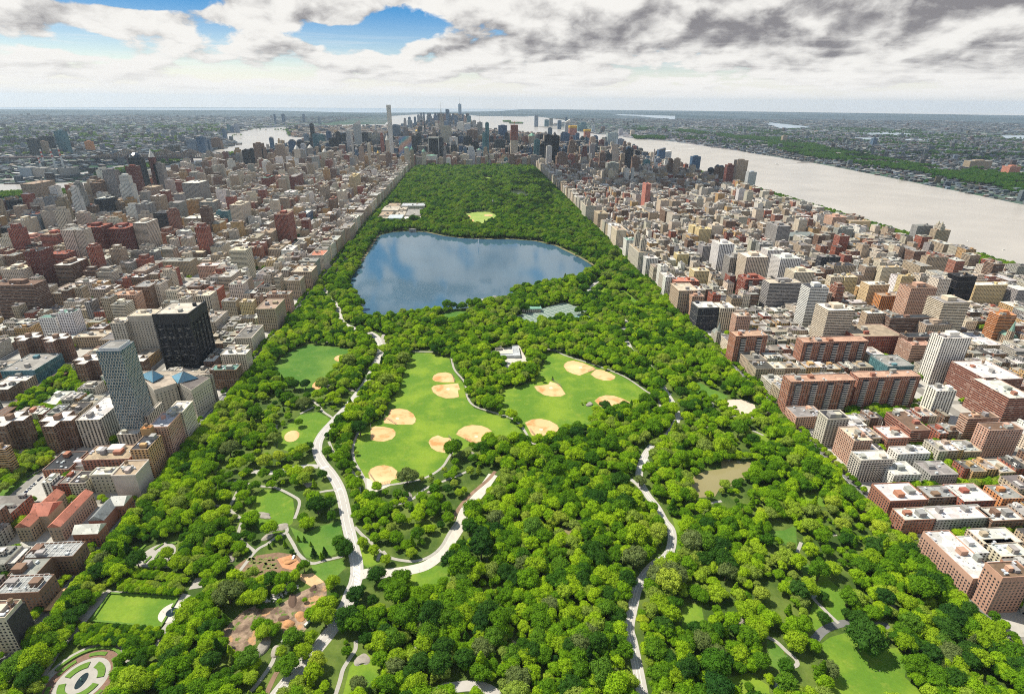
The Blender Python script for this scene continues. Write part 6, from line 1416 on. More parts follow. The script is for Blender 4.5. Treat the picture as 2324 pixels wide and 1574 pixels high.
for ln in SKY.strip().splitlines():
    c, xl, xr, yt, Y0, q, lab = sky_row(ln); cn = q[5]; sty = q[6]; opt = q[7:]
    pl, pr_ = pix(c, xl, 0)[0], pix(c, xr, 0)[0]; pt = pix(c, 0, yt)[1]; z = 200
    for _ in range(3): X0, X1 = solve_x(pl, Y0, z), solve_x(pr_, Y0, z); z = solve_z(pt, (X0+X1)/2, Y0)
    w = (X1-X0)/2; d = min(max(w*1.6, 18), 60)/2; root = empty('skyscraper', ((X0+X1)/2, Y0+d, .14)); root['category'] = 'skyscraper'; root['group'] = 'skyscrapers of the skyline'
    s2 = sty if sty in STY else 'pier'; col = vary(PAL.get(cn, PAL['gray']), .05); h = z; body_h = h
    crown = [o for o in opt if o in ('point', 'pyramid', 'gold', 'green', 'dome', 'spire', 'slant', 'esb')]
    if sty == 'lattice':
        block(root, -w, w, -d, d, -.14, h, PAL['white'], 'punch', PAL['white'], (), False)
    elif sty == 'iris': w_ = block(root, -w, w, -d, d, -.14, h, col, 'plain', PAL['gray'], (), False); w_.material_slots[0].link = 'OBJECT'; w_.material_slots[0].material = IRIS; link('pier', MB().box(-w*.52-.5, -w*.52+.5, -d-.8, -d-.02, 0, h).box(w*.34-.5, w*.34+.5, -d-.8, -d-.02, 0, h).mesh('pier'), WHT, root)
    elif sty == 'blackframe':
        block(root, -w, w, -d, d, -.14, h, PAL['black'], 'glass', PAL['white'], (), False); link('frame', MB().box(-w-.6, -w+2.5, -d-1.2, -d-.02, 0, h+1).box(w-2.5, w+.6, -d-1.2, -d-.02, 0, h+1).box(-w+2.5, w-2.5, -d-1.2, -d-.02, h-7, h+1).mesh('frame'), WHT, root)
    elif sty == 'wtc':
        top = h-2; q0, q1 = w, w*.62; v = [(-q0, -q0, 0), (q0, -q0, 0), (q0, q0, 0), (-q0, q0, 0), (0, -q0*1.0, top), (q0*1.0, 0, top), (0, q0, top), (-q0, 0, top)]; f = [(0, 1, 4), (1, 2, 5), (2, 3, 6), (3, 0, 7), (1, 5, 4), (2, 6, 5), (3, 7, 6), (0, 4, 7), (4, 5, 6, 7)]
        link('wall', me_from('wall', v, f), M_plain('sky_glass', (.16, .24, .33), .12, .1, .01, .6), root); link('mast', MB().cyl(0, 0, top, top+12, 8, 8, 10).cyl(0, 0, top+12, top+125, 1.6, .4, 6).mesh('mast'), STEEL, root)
    elif sty == 'redtop':
        block(root, -w, w, -d, d, -.14, h*.62, PAL['cream'], 'pier', PAL['gray'], (), False); block(root, -w, w, -d, d, h*.62-1, h, PAL['red'], 'band', PAL['red'], (), False, 'upper_wall'); link('crane', MB().bar((0, 0, h), (0, 0, h+22), 1).bar((-12, 0, h+16), (16, 0, h+26), .6).mesh('crane'), RED, root)
    elif sty == 'yellowtop':
        block(root, -w, w, -d, d, -.14, h*.55, PAL['blue'], 'glass', PAL['gray'], (), False); block(root, -w, w, -d, d, h*.55-1, h*.9, PAL['salmon'], 'band', PAL['red'], (), False, 'upper_wall'); link('netting', MB().box(-w-2, w+2, -d-2, d+2, h*.9-1, h).mesh('netting'), YEL, root); link('crane', MB().bar((w*.5, 0, h), (w*.5, 0, h+25), 1).bar((w*.5, 0, h+25), (w*.5+25, 0, h+50), .7).mesh('crane'), WHT, root)
    elif 'esb' in opt:
        block(root, -w, w, -d, d, -.14, h-75, PAL['stone'], 'pier', PAL['stone'], (), False); block(root, -w*.72, w*.72, -d*.72, d*.72, h-76, h-30, PAL['stone'], 'pier', PAL['stone'], (), False); block(root, -w*.45, w*.45, -d*.45, d*.45, h-31, h, PAL['stone'], 'pier', PAL['gray'], (), False)
        link('mast', MB().cyl(0, 0, h-1, h+45, w*.2, w*.13, 8).cyl(0, 0, h+45, h+115, 1.8, .3, 6).mesh('mast'), STEEL, root)
    elif crown:
        k = crown[0]; ch = {'point': .18, 'pyramid': .14, 'gold': .16, 'green': .08, 'dome': .1, 'spire': .4, 'slant': .16}[k]*min(h, 200); m = {'gold': GOLD, 'green': COPPER, 'pyramid': COPPER, 'point': COPPER if 'green' in lab else WHT}.get(k, WHT)
        if k in ('pyramid', 'point', 'gold'): body_h = h-ch*.2
        block(root, -w, w, -d, d, -.14, body_h, col, s2, PAL['gray'], (), False); z1 = body_h-1
        if k == 'slant': link('crown', me_from('crown', [(-w+.1, -d+.1, z1), (w-.1, -d+.1, z1), (w-.1, d-.1, z1), (-w+.1, d-.1, z1), (-w+.1, -d+.1, z1+3), (w-.1, -d+.1, z1+ch), (w-.1, d-.1, z1+ch), (-w+.1, d-.1, z1+3)], [(0, 1, 5, 4), (1, 2, 6, 5), (2, 3, 7, 6), (3, 0, 4, 7), (4, 5, 6, 7)]), WHT if cn != 'blue' else GLASSD, root)
        elif k == 'dome': link('crown', MB().cyl(0, 0, z1, z1+ch*.6, w*.98, w*.85, 14).cyl(0, 0, z1+ch*.6, z1+ch, w*.85, w*.4, 14).mesh('crown'), GLASSD, root)
        elif k == 'spire': link('crown', MB().cyl(0, 0, z1, z1+18, w*.8, w*.6, 10).cyl(0, 0, z1+18, z1+45, w*.6, w*.15, 10).cyl(0, 0, z1+45, z1+72, w*.12, .2, 6).mesh('crown'), M_plain('steel_crown', (.4, .42, .44), .35, .05), root)
        else: link('crown', MB().cyl(0, 0, z1, z1+ch*.35, w*1.1, w*.8, 4 if k != 'point' else 8).cyl(0, 0, z1+ch*.35, z1+ch, w*.78, .2, 4 if k != 'point' else 8).mesh('crown'), m, root)
    else:
        if s2 != 'glass' and h > 90 and R.random() < .5: block(root, -w, w, -d, d, -.14, h*.8, col, s2, PAL['gray'], (), False); block(root, -w*.75, w*.75, -d*.75, d*.75, h*.8-1, h, col, s2, PAL['gray'], (), False)
        else: block(root, -w, w, -d, d, -.14, h, col, s2, PAL['gray'] if s2 != 'glass' else PAL['dark'], (), False)
        if w > 6: bulkhead(root, 0, 0, h-1, w*.9, d*.9, 6, vary(col))
    if 'spirew' in opt: link('mast', MB().cyl(0, 0, h-1, h+80, 1.6, .3, 6).mesh('mast'), STEEL, root)
    if 'crane' in opt: link('crane', MB().bar((0, -d+3, h), (0, -d+3, h+15), .9).bar((8, -d+3, h+6), (-30, -d+3, h+42), .9).mesh('crane'), M_plain('crane_orange', (.7, .25, .04), .6, .05), root)
    if lab: root['label'] = lab.strip()
    else:
        g = {'glass': 'glass tower', 'pier': 'striped tower', 'band': 'banded tower', 'punch': 'tower', 'plain': 'tower'}[s2]; SKI.append((root, f"{WORD.get(cn, cn)} {g}", (X0+X1)/2, Y0))
    SKX.append(((X0+X1)/2, Y0))
LMS = [('the slender white gridded tower', *[(o.location.x, o.location.y) for o in COL.objects if (o.get('label') or '').startswith('slender white')][0])]
for key, ph in (('silvery tower with slanted', 'the silvery slant-topped tower'), ('broad tower with irid', 'the iridescent tower'), ('sloping black', 'the black tower with white edges'), ('broad grey stone', 'the broad grey stone slab'), ('stone skyscraper', 'the needle-masted stone skyscraper'), ('tapering glass', 'the tallest downtown glass tower'), ('taller half of the blue', 'the blue-green glass tower'), ('tower under construction, white', 'the red-topped unfinished tower'),
                ('left half of the twin black', 'the twin black towers'), ('curved black banded', 'the curved black tower'), ('wide pale glass', 'the wide pale glass twin'), ('tall slender tower alone', 'the lone far bank tower'), ('slim black slab', 'the slim black slab'), ('dark blue tower standing', 'the dark blue riverside tower'), ('lone tall green', 'the green tower on the left shore'), ('round orange', 'the round orange tower'), ('dark tower with curved', 'the curved-top dark tower'), ('broad brown-grey', 'the broad brown-grey tower'), ('silvery slanted glass', 'the slanted glass building'), ('pinkish tower', 'the green pyramid roof')):
    o = next(o for o in COL.objects if (o.get('label') or '').startswith(key)); LMS.append((ph, o.location.x, o.location.y))
LMS += [('the far right park corner', 470, 4060), ('the flat land across the right river', 3000, 4000)]
label_all(SKI, LMS)
# occupancy for the yard trees
_c = 6; _grid = set()
for x0, x1, y0, y1 in AABB+[f[:4] for f in FILL]:
    for i in range(int(math.floor((x0-1)/_c)), int(math.floor((x1+1)/_c))+1):
        for j in range(int(math.floor((y0-1)/_c)), int(math.floor((y1+1)/_c))+1):
            if x0-1 < (i+.5)*_c < x1+1 and y0-1 < (j+.5)*_c < y1+1: _grid.add((i, j))
def blocked(x, y, m): return (int(math.floor(x/_c)), int(math.floor(y/_c))) in _grid
# ---------------------------------------------------------------- things in and round the park
def zc(c, x, y, z=0.): a, b = gnd(c, x, y, z); return a, b
# conservatory garden: circles, hedges, fountain
x, y = gnd('D0', 740, 1455)
root = empty('flower_garden', (x, y, .2)); tag(root, 'round formal garden of paved rings, clipped hedges and an oval pool at the lower left', 'garden')
def ringpts(rx, ry, n=48, a0=0, a1=2*math.pi): return [(rx*math.cos(a0+(a1-a0)*i/n), ry*math.sin(a0+(a1-a0)*i/n)) for i in range(n+(0 if a1-a0 > 6.2 else 1))]
def ringmesh(nm, ri, ro, z0, z1, m, a0=0, a1=2*math.pi, k=1.08):
    n = 40; mb = MB(); A_ = [a0+(a1-a0)*i/n for i in range(n+1)]
    for a, b in zip(A_[:-1], A_[1:]):
        P = [(ri*math.cos(a), ri*k*math.sin(a)), (ro*math.cos(a), ro*k*math.sin(a)), (ro*math.cos(b), ro*k*math.sin(b)), (ri*math.cos(b), ri*k*math.sin(b))]
        v = [(*p, z0) for p in P]+[(*p, z1) for p in P]; mb.add(v, [(4, 5, 6, 7), (1, 2, 6, 5), (3, 0, 4, 7)])
    return link(nm, mb.mesh(nm), m, root)
POOL = M_water('dark_pool', (.015, .03, .035), .1); SOIL = M_plain('flower_bed_soil', (.20, .12, .085), .95, .25, .5)
ringmesh('paving', 0, 32, -.1, 0, PATH); ringmesh('flower_bed', 19, 25.5, 0, .12, SOIL); ringmesh('hedge', 25.6, 28, 0, 1.5, HEDGE, .35, 2.8); ringmesh('hedge', 25.6, 28, 0, 1.5, HEDGE, 3.3, 6.1)
for a in (.15, 1.75, 3.3, 4.9): ringmesh('planting_bed', 10.5, 15.5, 0, .6, HEDGE, a, a+1.15)
for a in (.3, 1.3, 2.3, 3.3, 4.3, 5.3): ringmesh('planting_bed', 20.5, 23.5, .12, .6, HEDGE, a, a+.6)
link('pool', me_from('pool', [(*p, .06) for p in ringpts(3.4, 7)], [tuple(range(48))]), POOL, root); link('pool_rim', MB().cyl(0, 0, 0, .05, .6, .5, 10).bar((0, 0, 0), (0, 0, 2.4), .4, 6).mesh('pool_rim'), COPPER, root)
sheet('garden_path', poly('D0', (360, 1500), (560, 1180), (720, 1000), (1010, 640), (980, 620), (680, 990), (520, 1180), (330, 1490)), .28, PATH)
x, y = gnd('D0', 1240, 820); root = empty('garden_lawn', (x, y, .2)); tag(root, 'rectangular clipped garden lawn framed by low hedges beside the fountain plaza', 'lawn')
LQ = [(a-x, b-y) for a, b in poly('D0', (1000, 665), (1620, 700), (1455, 975), (830, 915))]
link('grass', me_from('grass', [(*p, .02) for p in LQ], [(3, 2, 1, 0)]), LAWN, root)
for i in range(4):
    a, b = Vector((*LQ[i], 0)), Vector((*LQ[(i+1) % 4], 0))
    if i == 1: b2 = a.lerp(b, .36); a2 = a.lerp(b, .66); segs = [(a, b2), (a2, b)]
    else: segs = [(a, b)]
    for p, q in segs:
        d = (q-p).normalized(); nn = Vector((-d.y, d.x, 0))*.9; v = [p-nn, q-nn, q+nn, p+nn]; link('hedge', MB().add([(*t_[:2], 0) for t_ in v]+[(*t_[:2], 1.3) for t_ in v], [(4, 5, 6, 7), (0, 1, 5, 4), (1, 2, 6, 5), (2, 3, 7, 6), (3, 0, 4, 7)]).mesh('hedge'), HEDGE, root)
x, y = gnd('D0', 1560, 835); root = empty('fountain', (x, y, .3)); tag(root, 'round plaza fountain with a white water jet right of the garden lawn', 'fountain')
link('plaza', me_from('plaza', [(*p, 0) for p in ringpts(11, 11, 32)], [tuple(range(32))]), CONC, root); link('basin', me_from('basin', [(*p, .05) for p in ringpts(5, 5, 28)], [tuple(range(28))]), POOL, root)
link('water_jet', MB().cyl(0, 0, .1, 4.2, .7, .12, 8).mesh('water_jet'), M_plain('foam', (.8, .83, .86), .5, .02), root)
for q in (poly('D0', (1655, 660), (1730, 680), (1620, 780), (1580, 770)), poly('D0', (1540, 890), (1590, 890), (1510, 1010), (1470, 1140), (1400, 1140), (1460, 990)), poly('D0', (1770, 525), (1845, 525), (1830, 610), (1710, 630)), poly('D0', (1010, 640), (1640, 675), (1640, 692), (1010, 655)), poly('D0', (760, 915), (1010, 650), (940, 650), (740, 800), (700, 900))): sheet('garden_path', q, .285, PATH)
x, y = gnd('D0', 1430, 320); root = empty('flower_garden', (x, y, .2)); tag(root, 'far garden of pale curved paths and scalloped flower beds round a tree', 'garden')
ringmesh('paving', 6, 16, -.02, .02, PATH, -.6, 3.6); link('paving', me_from('paving', [(*[u-v for u, v in zip(gnd('D0', *q), (x, y))], .03) for q in ((1220, 290), (1400, 300), (1490, 200), (1530, 200), (1450, 320), (1330, 400), (1600, 410), (1590, 435), (1300, 425), (1180, 400), (1290, 330))], [tuple(range(11))]), PATH, root)
for q in (((1275, 270), (1330, 220)), ((1400, 270), (1480, 215)), ((1310, 390), (1370, 330)), ((1380, 395), (1560, 400)), ((1520, 205), (1600, 210)), ((1410, 350), (1450, 290))):
    a, b = [Vector([u-v for u, v in zip(gnd('D0', *p), (x, y))]+[0]) for p in q]; d = (b-a).normalized(); nn = Vector((-d.y, d.x, 0))*1.1; v = [a-nn, b-nn, b+nn, a+nn]; link('hedge', MB().add([(*t_[:2], 0) for t_ in v]+[(*t_[:2], .9) for t_ in v], [(4, 5, 6, 7), (0, 1, 5, 4), (1, 2, 6, 5), (2, 3, 7, 6), (3, 0, 4, 7)]).mesh('hedge'), HEDGE, root)
# rocks and soil heaps
def lump(nm, c, x, y, rx, ry, h, m, lab, cat, grp, seed):
    g = np.random.default_rng(seed); v, f = ico(3); n = g.normal(size=(12, 3)); n /= np.linalg.norm(n, axis=1)[:, None]; k = 1+sum(.06*np.sin(v@q*4+i) for i, q in enumerate(n)); v = v*k[:, None]; X, Y = gnd(c, x, y); v = v*np.array([rx, ry, h]); v[:, 2] -= h*.15
    o = link(nm, me_from(nm, v, [tuple(q) for q in f]), m, None, (X, Y, .1)); o.rotation_euler.z = g.uniform(0, 3); tag(o, lab, cat, grp)
RK = [('C2', 700, 525, 7, 5, 3, 'grey boulder outcrop on the right-hand meadow'), ('D0', 2080, 330, 9, 5, 2.4, 'flat pale rock by the lower left lawn'), ('D1', 200, 70, 10, 6, 2, 'rock outcrop on the winding path lawn'), ('D1', 105, 150, 6, 4, 1.6, 'smaller rock below the winding path lawn outcrop'), ('C1', 60, 1530, 12, 5, 2, 'long rock on the oval lawn'), ('C1', 130, 780, 16, 8, 2.2, 'wide flat rock left of the lone clay oval'),
      ('D1', 60, 1150, 12, 5, 4, 'grey cliff rock under the brown yard'), ('D1', 195, 1185, 6, 5, 3, 'pale round rock below the brown yard'), ('D1', 965, 1270, 6, 6, 1.5, 'dark rock on the bottom lawn'), ('C1', 1385, 1360, 7, 4, 2, 'rock beside the lower looping path'), ('C1', 1600, 1300, 4, 9, 2, 'streaked rock between the two looping paths'), ('C1', 1940, 980, 7, 6, 2.5, 'rock face under the largest infield'),
      ('C2', 1580, 270, 9, 12, 2.5, 'brown rock slope right of the right-hand drive'), ('C1', 860, 395, 8, 4, 2, 'rock beside the drive above the meadow trees'), ('D2', 650, -10, 9, 6, 4, 'rock cliff above the creek'), ('C1', 470, 1250, 4, 7, 1.5, 'slanting rock above the winding paths'), ('D3', 370, 610, 6, 6, 1.2, 'low rock beside the thin right-hand path'), ('D2', 2110, 930, 9, 6, 1.2, 'pinkish bare rock in the right-hand woods')]
for i, (c, x, y, rx, ry, h, lb) in enumerate(RK): lump('rock', c, x, y, rx, ry, h, ROCK, lb, 'rock', 'rock outcrops', 40+i)
OE = M_plain('orange_soil', (.46, .24, .11), .95, .15, .3); DE = M_plain('dark_mulch', (.11, .07, .05), .95, .2, .3)
for i, (c, x, y, rx, ry, h, m, lb) in enumerate((('D1', 400, 870, 6, 4.5, 3, OE, 'orange soil heap at the right of the brown yard'), ('D1', 300, 940, 6, 4, 3.2, OE, 'darker orange soil heap nearest in the brown yard'), ('D1', 250, 890, 5, 3, 2, DE, 'dark mulch heap behind the orange soil heaps'), ('D1', 300, 370, 6, 4, 2.5, OE, 'orange mound beside the nursery beds'), ('D1', 330, 730, 9, 4, 1.8, DE, 'long dark mulch windrow across the brown yard'), ('D1', 520, 620, 4, 3, 2.2, DE, 'dark heap at the top of the brown yard'))): lump('soil_heap', c, x, y, rx, ry, h, m, lb, 'soil heap', 'heaps in the yard', 80+i)
g = random.Random(5); mb = MB()
for i in range(90):
    u_ = g.random(); x, y = gnd('D1', 90+260*u_+g.uniform(-40, 40), 740-150*u_+g.uniform(-25, 30)); s = g.uniform(.3, 1.1)
    if abs((y-gnd('D1', 90, 740)[1])) < 80: mb.box(x-s, x+s, y-s*.7, y+s*.7, .2, .2+s)
tag(link('rubble', mb.mesh('rubble'), M_plain('pale_stone_blocks', (.52, .50, .46), .9, .15, .3)), 'scattered pale stone blocks at the edge of the brown yard', 'rubble', None, 'stuff')
mb = MB()
for i in range(70):
    x, y = gnd('D1', g.uniform(-80, 190), g.uniform(340, 480)); mb.add([(x-1.5, y-1, .24), (x+1.5, y-1, .24), (x+1.5, y+1, .24), (x-1.5, y+1, .24)], [(0, 1, 2, 3)])
tag(link('seedling_beds', mb.mesh('seedling_beds'), M_plain('seedlings', (.16, .19, .05), .9, .3, .2)), 'patchwork of small green seedling beds in the nursery', 'plant beds', None, 'stuff')
# vehicles
CARB = {}
def car(c, x, y, ang, col, lab, kind='car', z=.17, cat=None):
    X, Y = gnd(c, x, y, 0); L, Wd, Hc = {'car': (4.5, 1.8, .75), 'van': (5.6, 2., 1.5), 'bus': (12, 2.6, 2.6), 'truck': (7, 2.3, 1.2)}[kind]
    if kind not in CARB:
        b = MB(); b.box(-L/2, L/2, -Wd/2, Wd/2, .3, .3+Hc); bm = bmesh.new(); bm.from_mesh(b.mesh('t')); bmesh.ops.bevel(bm, geom=bm.edges[:], offset=.15, segments=2, affect='EDGES'); me = bpy.data.meshes.new('body'); bm.to_mesh(me); bm.free(); me.materials.append(M_obj('car_paint', .3, .02, .3, .5) if 'paint' not in CARB else CARB['paint']); CARB['paint'] = me.materials[0]
        if kind == 'car': v = [(-1.7, -.8, 1.05), (1.2, -.8, 1.05), (1.2, .8, 1.05), (-1.7, .8, 1.05), (-1.2, -.68, 1.5), (.55, -.68, 1.5), (.55, .68, 1.5), (-1.2, .68, 1.5)]
        elif kind == 'truck': v = [(-3.4, -1.15, 1.5), (1.2, -1.15, 1.5), (1.2, 1.15, 1.5), (-3.4, 1.15, 1.5), (-3.4, -1.15, 3), (1.2, -1.15, 3), (1.2, 1.15, 3), (-3.4, 1.15, 3)]
        else: a = Wd/2+.02; zt = .3+Hc*.85; zb = .3+Hc*.5; v = [(-L/2+.3, -a, zb), (L/2+.02, -a, zb), (L/2+.02, a, zb), (-L/2+.3, a, zb), (-L/2+.3, -a, zt), (L/2+.02, -a, zt), (L/2+.02, a, zt), (-L/2+.3, a, zt)]
        gm = me_from('cabin_glass', v, [(0, 1, 5, 4), (1, 2, 6, 5), (2, 3, 7, 6), (3, 0, 4, 7)]+([(4, 5, 6, 7)] if kind in ('car', 'truck') else [])); gm.materials.append(GLASSD if kind != 'truck' else WHT)
        wb = MB(); n = 12
        wv = [(.33*math.cos(2*math.pi*i/n), s, .33+.33*math.sin(2*math.pi*i/n)) for s in (-.12, .12) for i in range(n)]; wb.add(wv, [(i, (i+1) % n, n+(i+1) % n, n+i) for i in range(n)]+[tuple(range(n)), tuple(range(n, 2*n))]); wm = wb.mesh('wheel'); wm.materials.append(M_plain('tyre', (.02, .02, .02), .9, .02)); CARB[kind] = (me, gm, wm)
    me, gm, wm = CARB[kind]; r = empty({'car': 'parked_car', 'van': 'van', 'bus': 'bus', 'truck': 'truck'}[kind], (X, Y, z)); r.rotation_euler.z = math.radians(ang); link('body', me, None, r, col=col); link('windows' if kind != 'truck' else 'cargo_box', gm, None, r)
    for a in (-L*.32, L*.32):
        for b in (-Wd/2+.1, Wd/2-.1): link('wheel', wm, None, r, (a, b, 0))
    r['category'] = cat or kind
    if lab: r['label'] = lab
    r['group'] = 'vehicles in the streets'; return r, X, Y
car('D0', 628, 790, 92, (.75, .77, .8), 'nearer white bus on the avenue beside the garden', 'bus'); car('D0', 702, 708, 92, (.78, .79, .8), 'farther white bus on the avenue beside the garden', 'bus')
for i, (x, y) in enumerate(((678, 1205), (697, 1206), (720, 1206), (758, 1205), (808, 1210))): car('C0', x, y, 80, (.78, .78, .76), ['leftmost', 'second from left', 'middle', 'second from right', 'rightmost'][i]+' white school van in the yard behind the stone institute', 'van')
CI = []
g = random.Random(9); CC_ = [('white', (.75, .75, .74)), ('black', (.03, .03, .035)), ('silver', (.45, .46, .48)), ('dark red', (.3, .03, .03)), ('grey', (.2, .2, .21)), ('yellow', (.75, .5, .03)), ('blue', (.05, .1, .3))]
def carrow(c, x0, y0, x1, y1, n, ang, jitter=3):
    for i in range(n):
        t = (i+g.uniform(.2, .8))/n; nm, col = g.choices(CC_, [4, 4, 3, 1, 3, 1, 1])[0]; r, X, Y = car(c, x0+(x1-x0)*t+g.uniform(-jitter, jitter)*.3, y0+(y1-y0)*t, ang+g.uniform(-2, 2), col, None); CI.append((r, f'{nm} car', X, Y))
carrow('D0', 480, 800, 590, 690, 4, 90); carrow('D0', 790, 300, 880, 285, 2, 0); carrow('C0', 1290, 1330, 1460, 1170, 5, 90); carrow('C0', 1480, 1120, 1700, 900, 4, 90); carrow('C0', 20, 1510, 420, 1150, 14, 90); carrow('C0', 100, 1440, 330, 1240, 6, 90); carrow('C0', 240, 1190, 420, 1090, 6, 90)
carrow('C3', 840, 1380, 1010, 1560, 7, 90); carrow('C3', 240, 620, 520, 920, 8, 90); carrow('D3', 1850, 790, 2000, 900, 4, 90); carrow('D3', 1870, 712, 2010, 715, 4, 0); carrow('D3', 1270, 160, 1390, 158, 3, 0); carrow('D3', 940, 10, 1060, 90, 5, 90); carrow('C3', 1740, 1180, 1830, 1230, 3, 20); carrow('C0', 480, 975, 600, 975, 3, 0); carrow('C3', 1430, 650, 1560, 700, 2, 0); carrow('C0', 620, 1000, 720, 900, 4, 90); carrow('D0', 290, 1080, 340, 1040, 1, 90); carrow('D0', 200, 1210, 220, 1200, 1, 90)
LMC = [('the white buses', *gnd('D0', 660, 750)), ('the stone institute corner', *gnd('C0', 1270, 1350)), ('the red-roofed school', *gnd('C0', 100, 1500)), ('the white school vans', *gnd('C0', 730, 1210)), ('the nearest balcony slab', *gnd('C3', 200, 590)), ('the long pink block', *gnd('D3', 1700, 620)), ('the long brick row block', *gnd('C3', 1050, 1500)), ('the pink edge tower', *gnd('D3', 2000, 900)), ('the cross-plan towers', *gnd('C0', 550, 890)), ('the ochre apartment house', *gnd('C0', 1500, 1030)), ('the brown tenement row', *gnd('D3', 1240, 120)), ('the pinkish estate slab', *gnd('C3', 2000, 1180)), ('the small glass tower', *gnd('C3', 1500, 680)), ('the scaffold-wrapped tower', *gnd('D0', 130, 1130)), ('the bus yard wall', *gnd('C0', 350, 1150))]
label_all(CI, LMC)
car('D1', 470, 945, 60, (.1, .25, .16), 'green and white truck parked at the edge of the brown yard', 'truck'); car('D1', 340, 345, 90, (.75, .76, .78), 'white van beside the nursery mound', 'van'); car('C2', 1255, 992, 60, (.8, .8, .8), 'lone white car driving on the right-hand park drive', 'car'); car('D1', 258, 1090, 80, (.3, .32, .3), 'grey truck under the trees below the brown yard', 'truck')
# awnings / scaffold sheds beside the brick block
for c, q, lb in (('D0', ((520, 640), (610, 645), (480, 845), (395, 840)), 'orange plywood sidewalk shed along the brick wing'), ('D0', ((800, 325), (850, 325), (770, 400), (720, 395)), 'short orange sidewalk shed at the far brick wing')):
    P = poly(c, *q); v = [(a, b, z) for z in (3.6, 4.2) for a, b in P]; r = empty('sidewalk_shed', (P[0][0], P[0][1], .14)); tag(r, lb, 'shed'); ox, oy = P[0]; v = [(a-ox, b-oy, z) for a, b, z in v]
    link('deck', me_from('deck', v, [(3, 2, 1, 0), (4, 5, 6, 7), (0, 1, 5, 4), (1, 2, 6, 5), (2, 3, 7, 6), (3, 0, 4, 7)]), M_plain('plywood', (.58, .36, .18), .8, .1), r)
    for a, b in P: link('post', MB().box(a-ox-.12, a-ox+.12, b-oy-.12, b-oy+.12, 0, 3.6).mesh('post'), STEEL, r)
# ballfield backstops
BS = [('C1', 1165, 640, 1275, 712), ('C1', 1040, 745, 1045, 700), ('C1', 1780, 260, 1800, 325), ('C1', 1745, 820, 1795, 870), ('C1', 1030, 1160, 1100, 1265), ('C1', 1100, 1265, 1215, 1240), ('C2', 690, 235, 750, 205), ('C2', 360, 305, 450, 370), ('C2', 165, 765, 235, 840), ('C2', 235, 840, 355, 812), ('C1', 1900, 850, 2000, 895)]
NETM = M_plain('backstop_mesh', (.16, .15, .13), .8, .1)
for i, (c, x0, y0, x1, y1) in enumerate(BS):
    a, b = Vector((*gnd(c, x0, y0), 0)), Vector((*gnd(c, x1, y1), 0)); r = empty('backstop_fence', (a.x, a.y, .15)); d = b-a; n = max(2, int(d.length/3)); tag(r, None, 'fence', 'ballfield backstops')
    for k in range(n+1): p = d*k/n; link('post', MB().box(p.x-.09, p.x+.09, p.y-.09, p.y+.09, 0, 4.5).mesh('post'), STEEL, r)
    mb = MB()
    for z in np.arange(.4, 4.5, .8): mb.bar((0, 0, z), (d.x, d.y, z), .07)
    link('rail', mb.mesh('rail'), NETM, r); r['label'] = 'low backstop fence ' + ['along the pale half-round infield', 'at the left end of the dark orange infield', 'at the farthest big meadow infield', 'right of the infield by the lone small tree', 'on the left of the nearest-tip infield', 'on the near side of the nearest-tip infield', 'between the two touching far infields', 'behind the fan-shaped infield between bushes', 'on the left of the infield where white paths meet', 'on the near side of the infield where white paths meet', 'at the near edge of the largest infield'][i]
# park buildings
def simple(nm, lab, cat, blocks_, origin):
    r = empty(nm, (*origin, .14)); tag(r, lab, cat)
    for b in blocks_: block(r, *b)
    return r
x, y = gnd('B1', 1420, 540); simple('gatehouse', 'small grey stone gatehouse on the far rim of the reservoir', 'gatehouse', [(-11, 11, 0, 14, -.14, 11, PAL['gray'], 'punch', PAL['gray'], (), False), (-12.5, -7, -1.5, 4, -.14, 13, PAL['gray'], 'plain', PAL['gray'], (), False), (7, 12.5, -1.5, 4, -.14, 13, PAL['gray'], 'plain', PAL['gray'], (), False)], (x, y))
x, y = gnd('B1', 2165, 1160); simple('gatehouse', 'tan stone gatehouse on the near rim of the reservoir', 'gatehouse', [(-6, 6, -5, 5, -.14, 9, PAL['tan'], 'punch', PAL['gray'], ('hip',), False)], (x, y)); x, y = gnd('B1', 2050, 1165); simple('pump_house', 'tiny white hut beside the near reservoir water', 'hut', [(-5, 5, -4, 4, -.14, 5, PAL['white'], 'plain', PAL['white'], (), False)], (x, y))
x, y = gnd('B2', 175, 1255); r = simple('tennis_house', 'pale arched tennis house with flat green roof beside the courts', 'pavilion', [(-20, 20, -6, 7, -.14, 8, PAL['stone'], 'pier', PAL['green'], ('notank',), False)], (x, y)); link('roof', MB().box(-22, 22, -8, 9, 8, 8.7).mesh('roof'), COPPER, r)
x, y = gnd('C2', 0, 75); r = simple('recreation_house', 'pale flat-roofed recreation house with a courtyard in the middle of the park', 'pavilion', [(-48, 12, -14, -5, -.14, 5, PAL['silver'], 'plain', PAL['silver'], (), False), (12, 24, -16, 30, -.14, 5.5, PAL['silver'], 'plain', PAL['silver'], (), False), (-20, -8, 22, 30, -.14, 5, PAL['stone'], 'plain', PAL['white'], (), False)], (x-10, y))
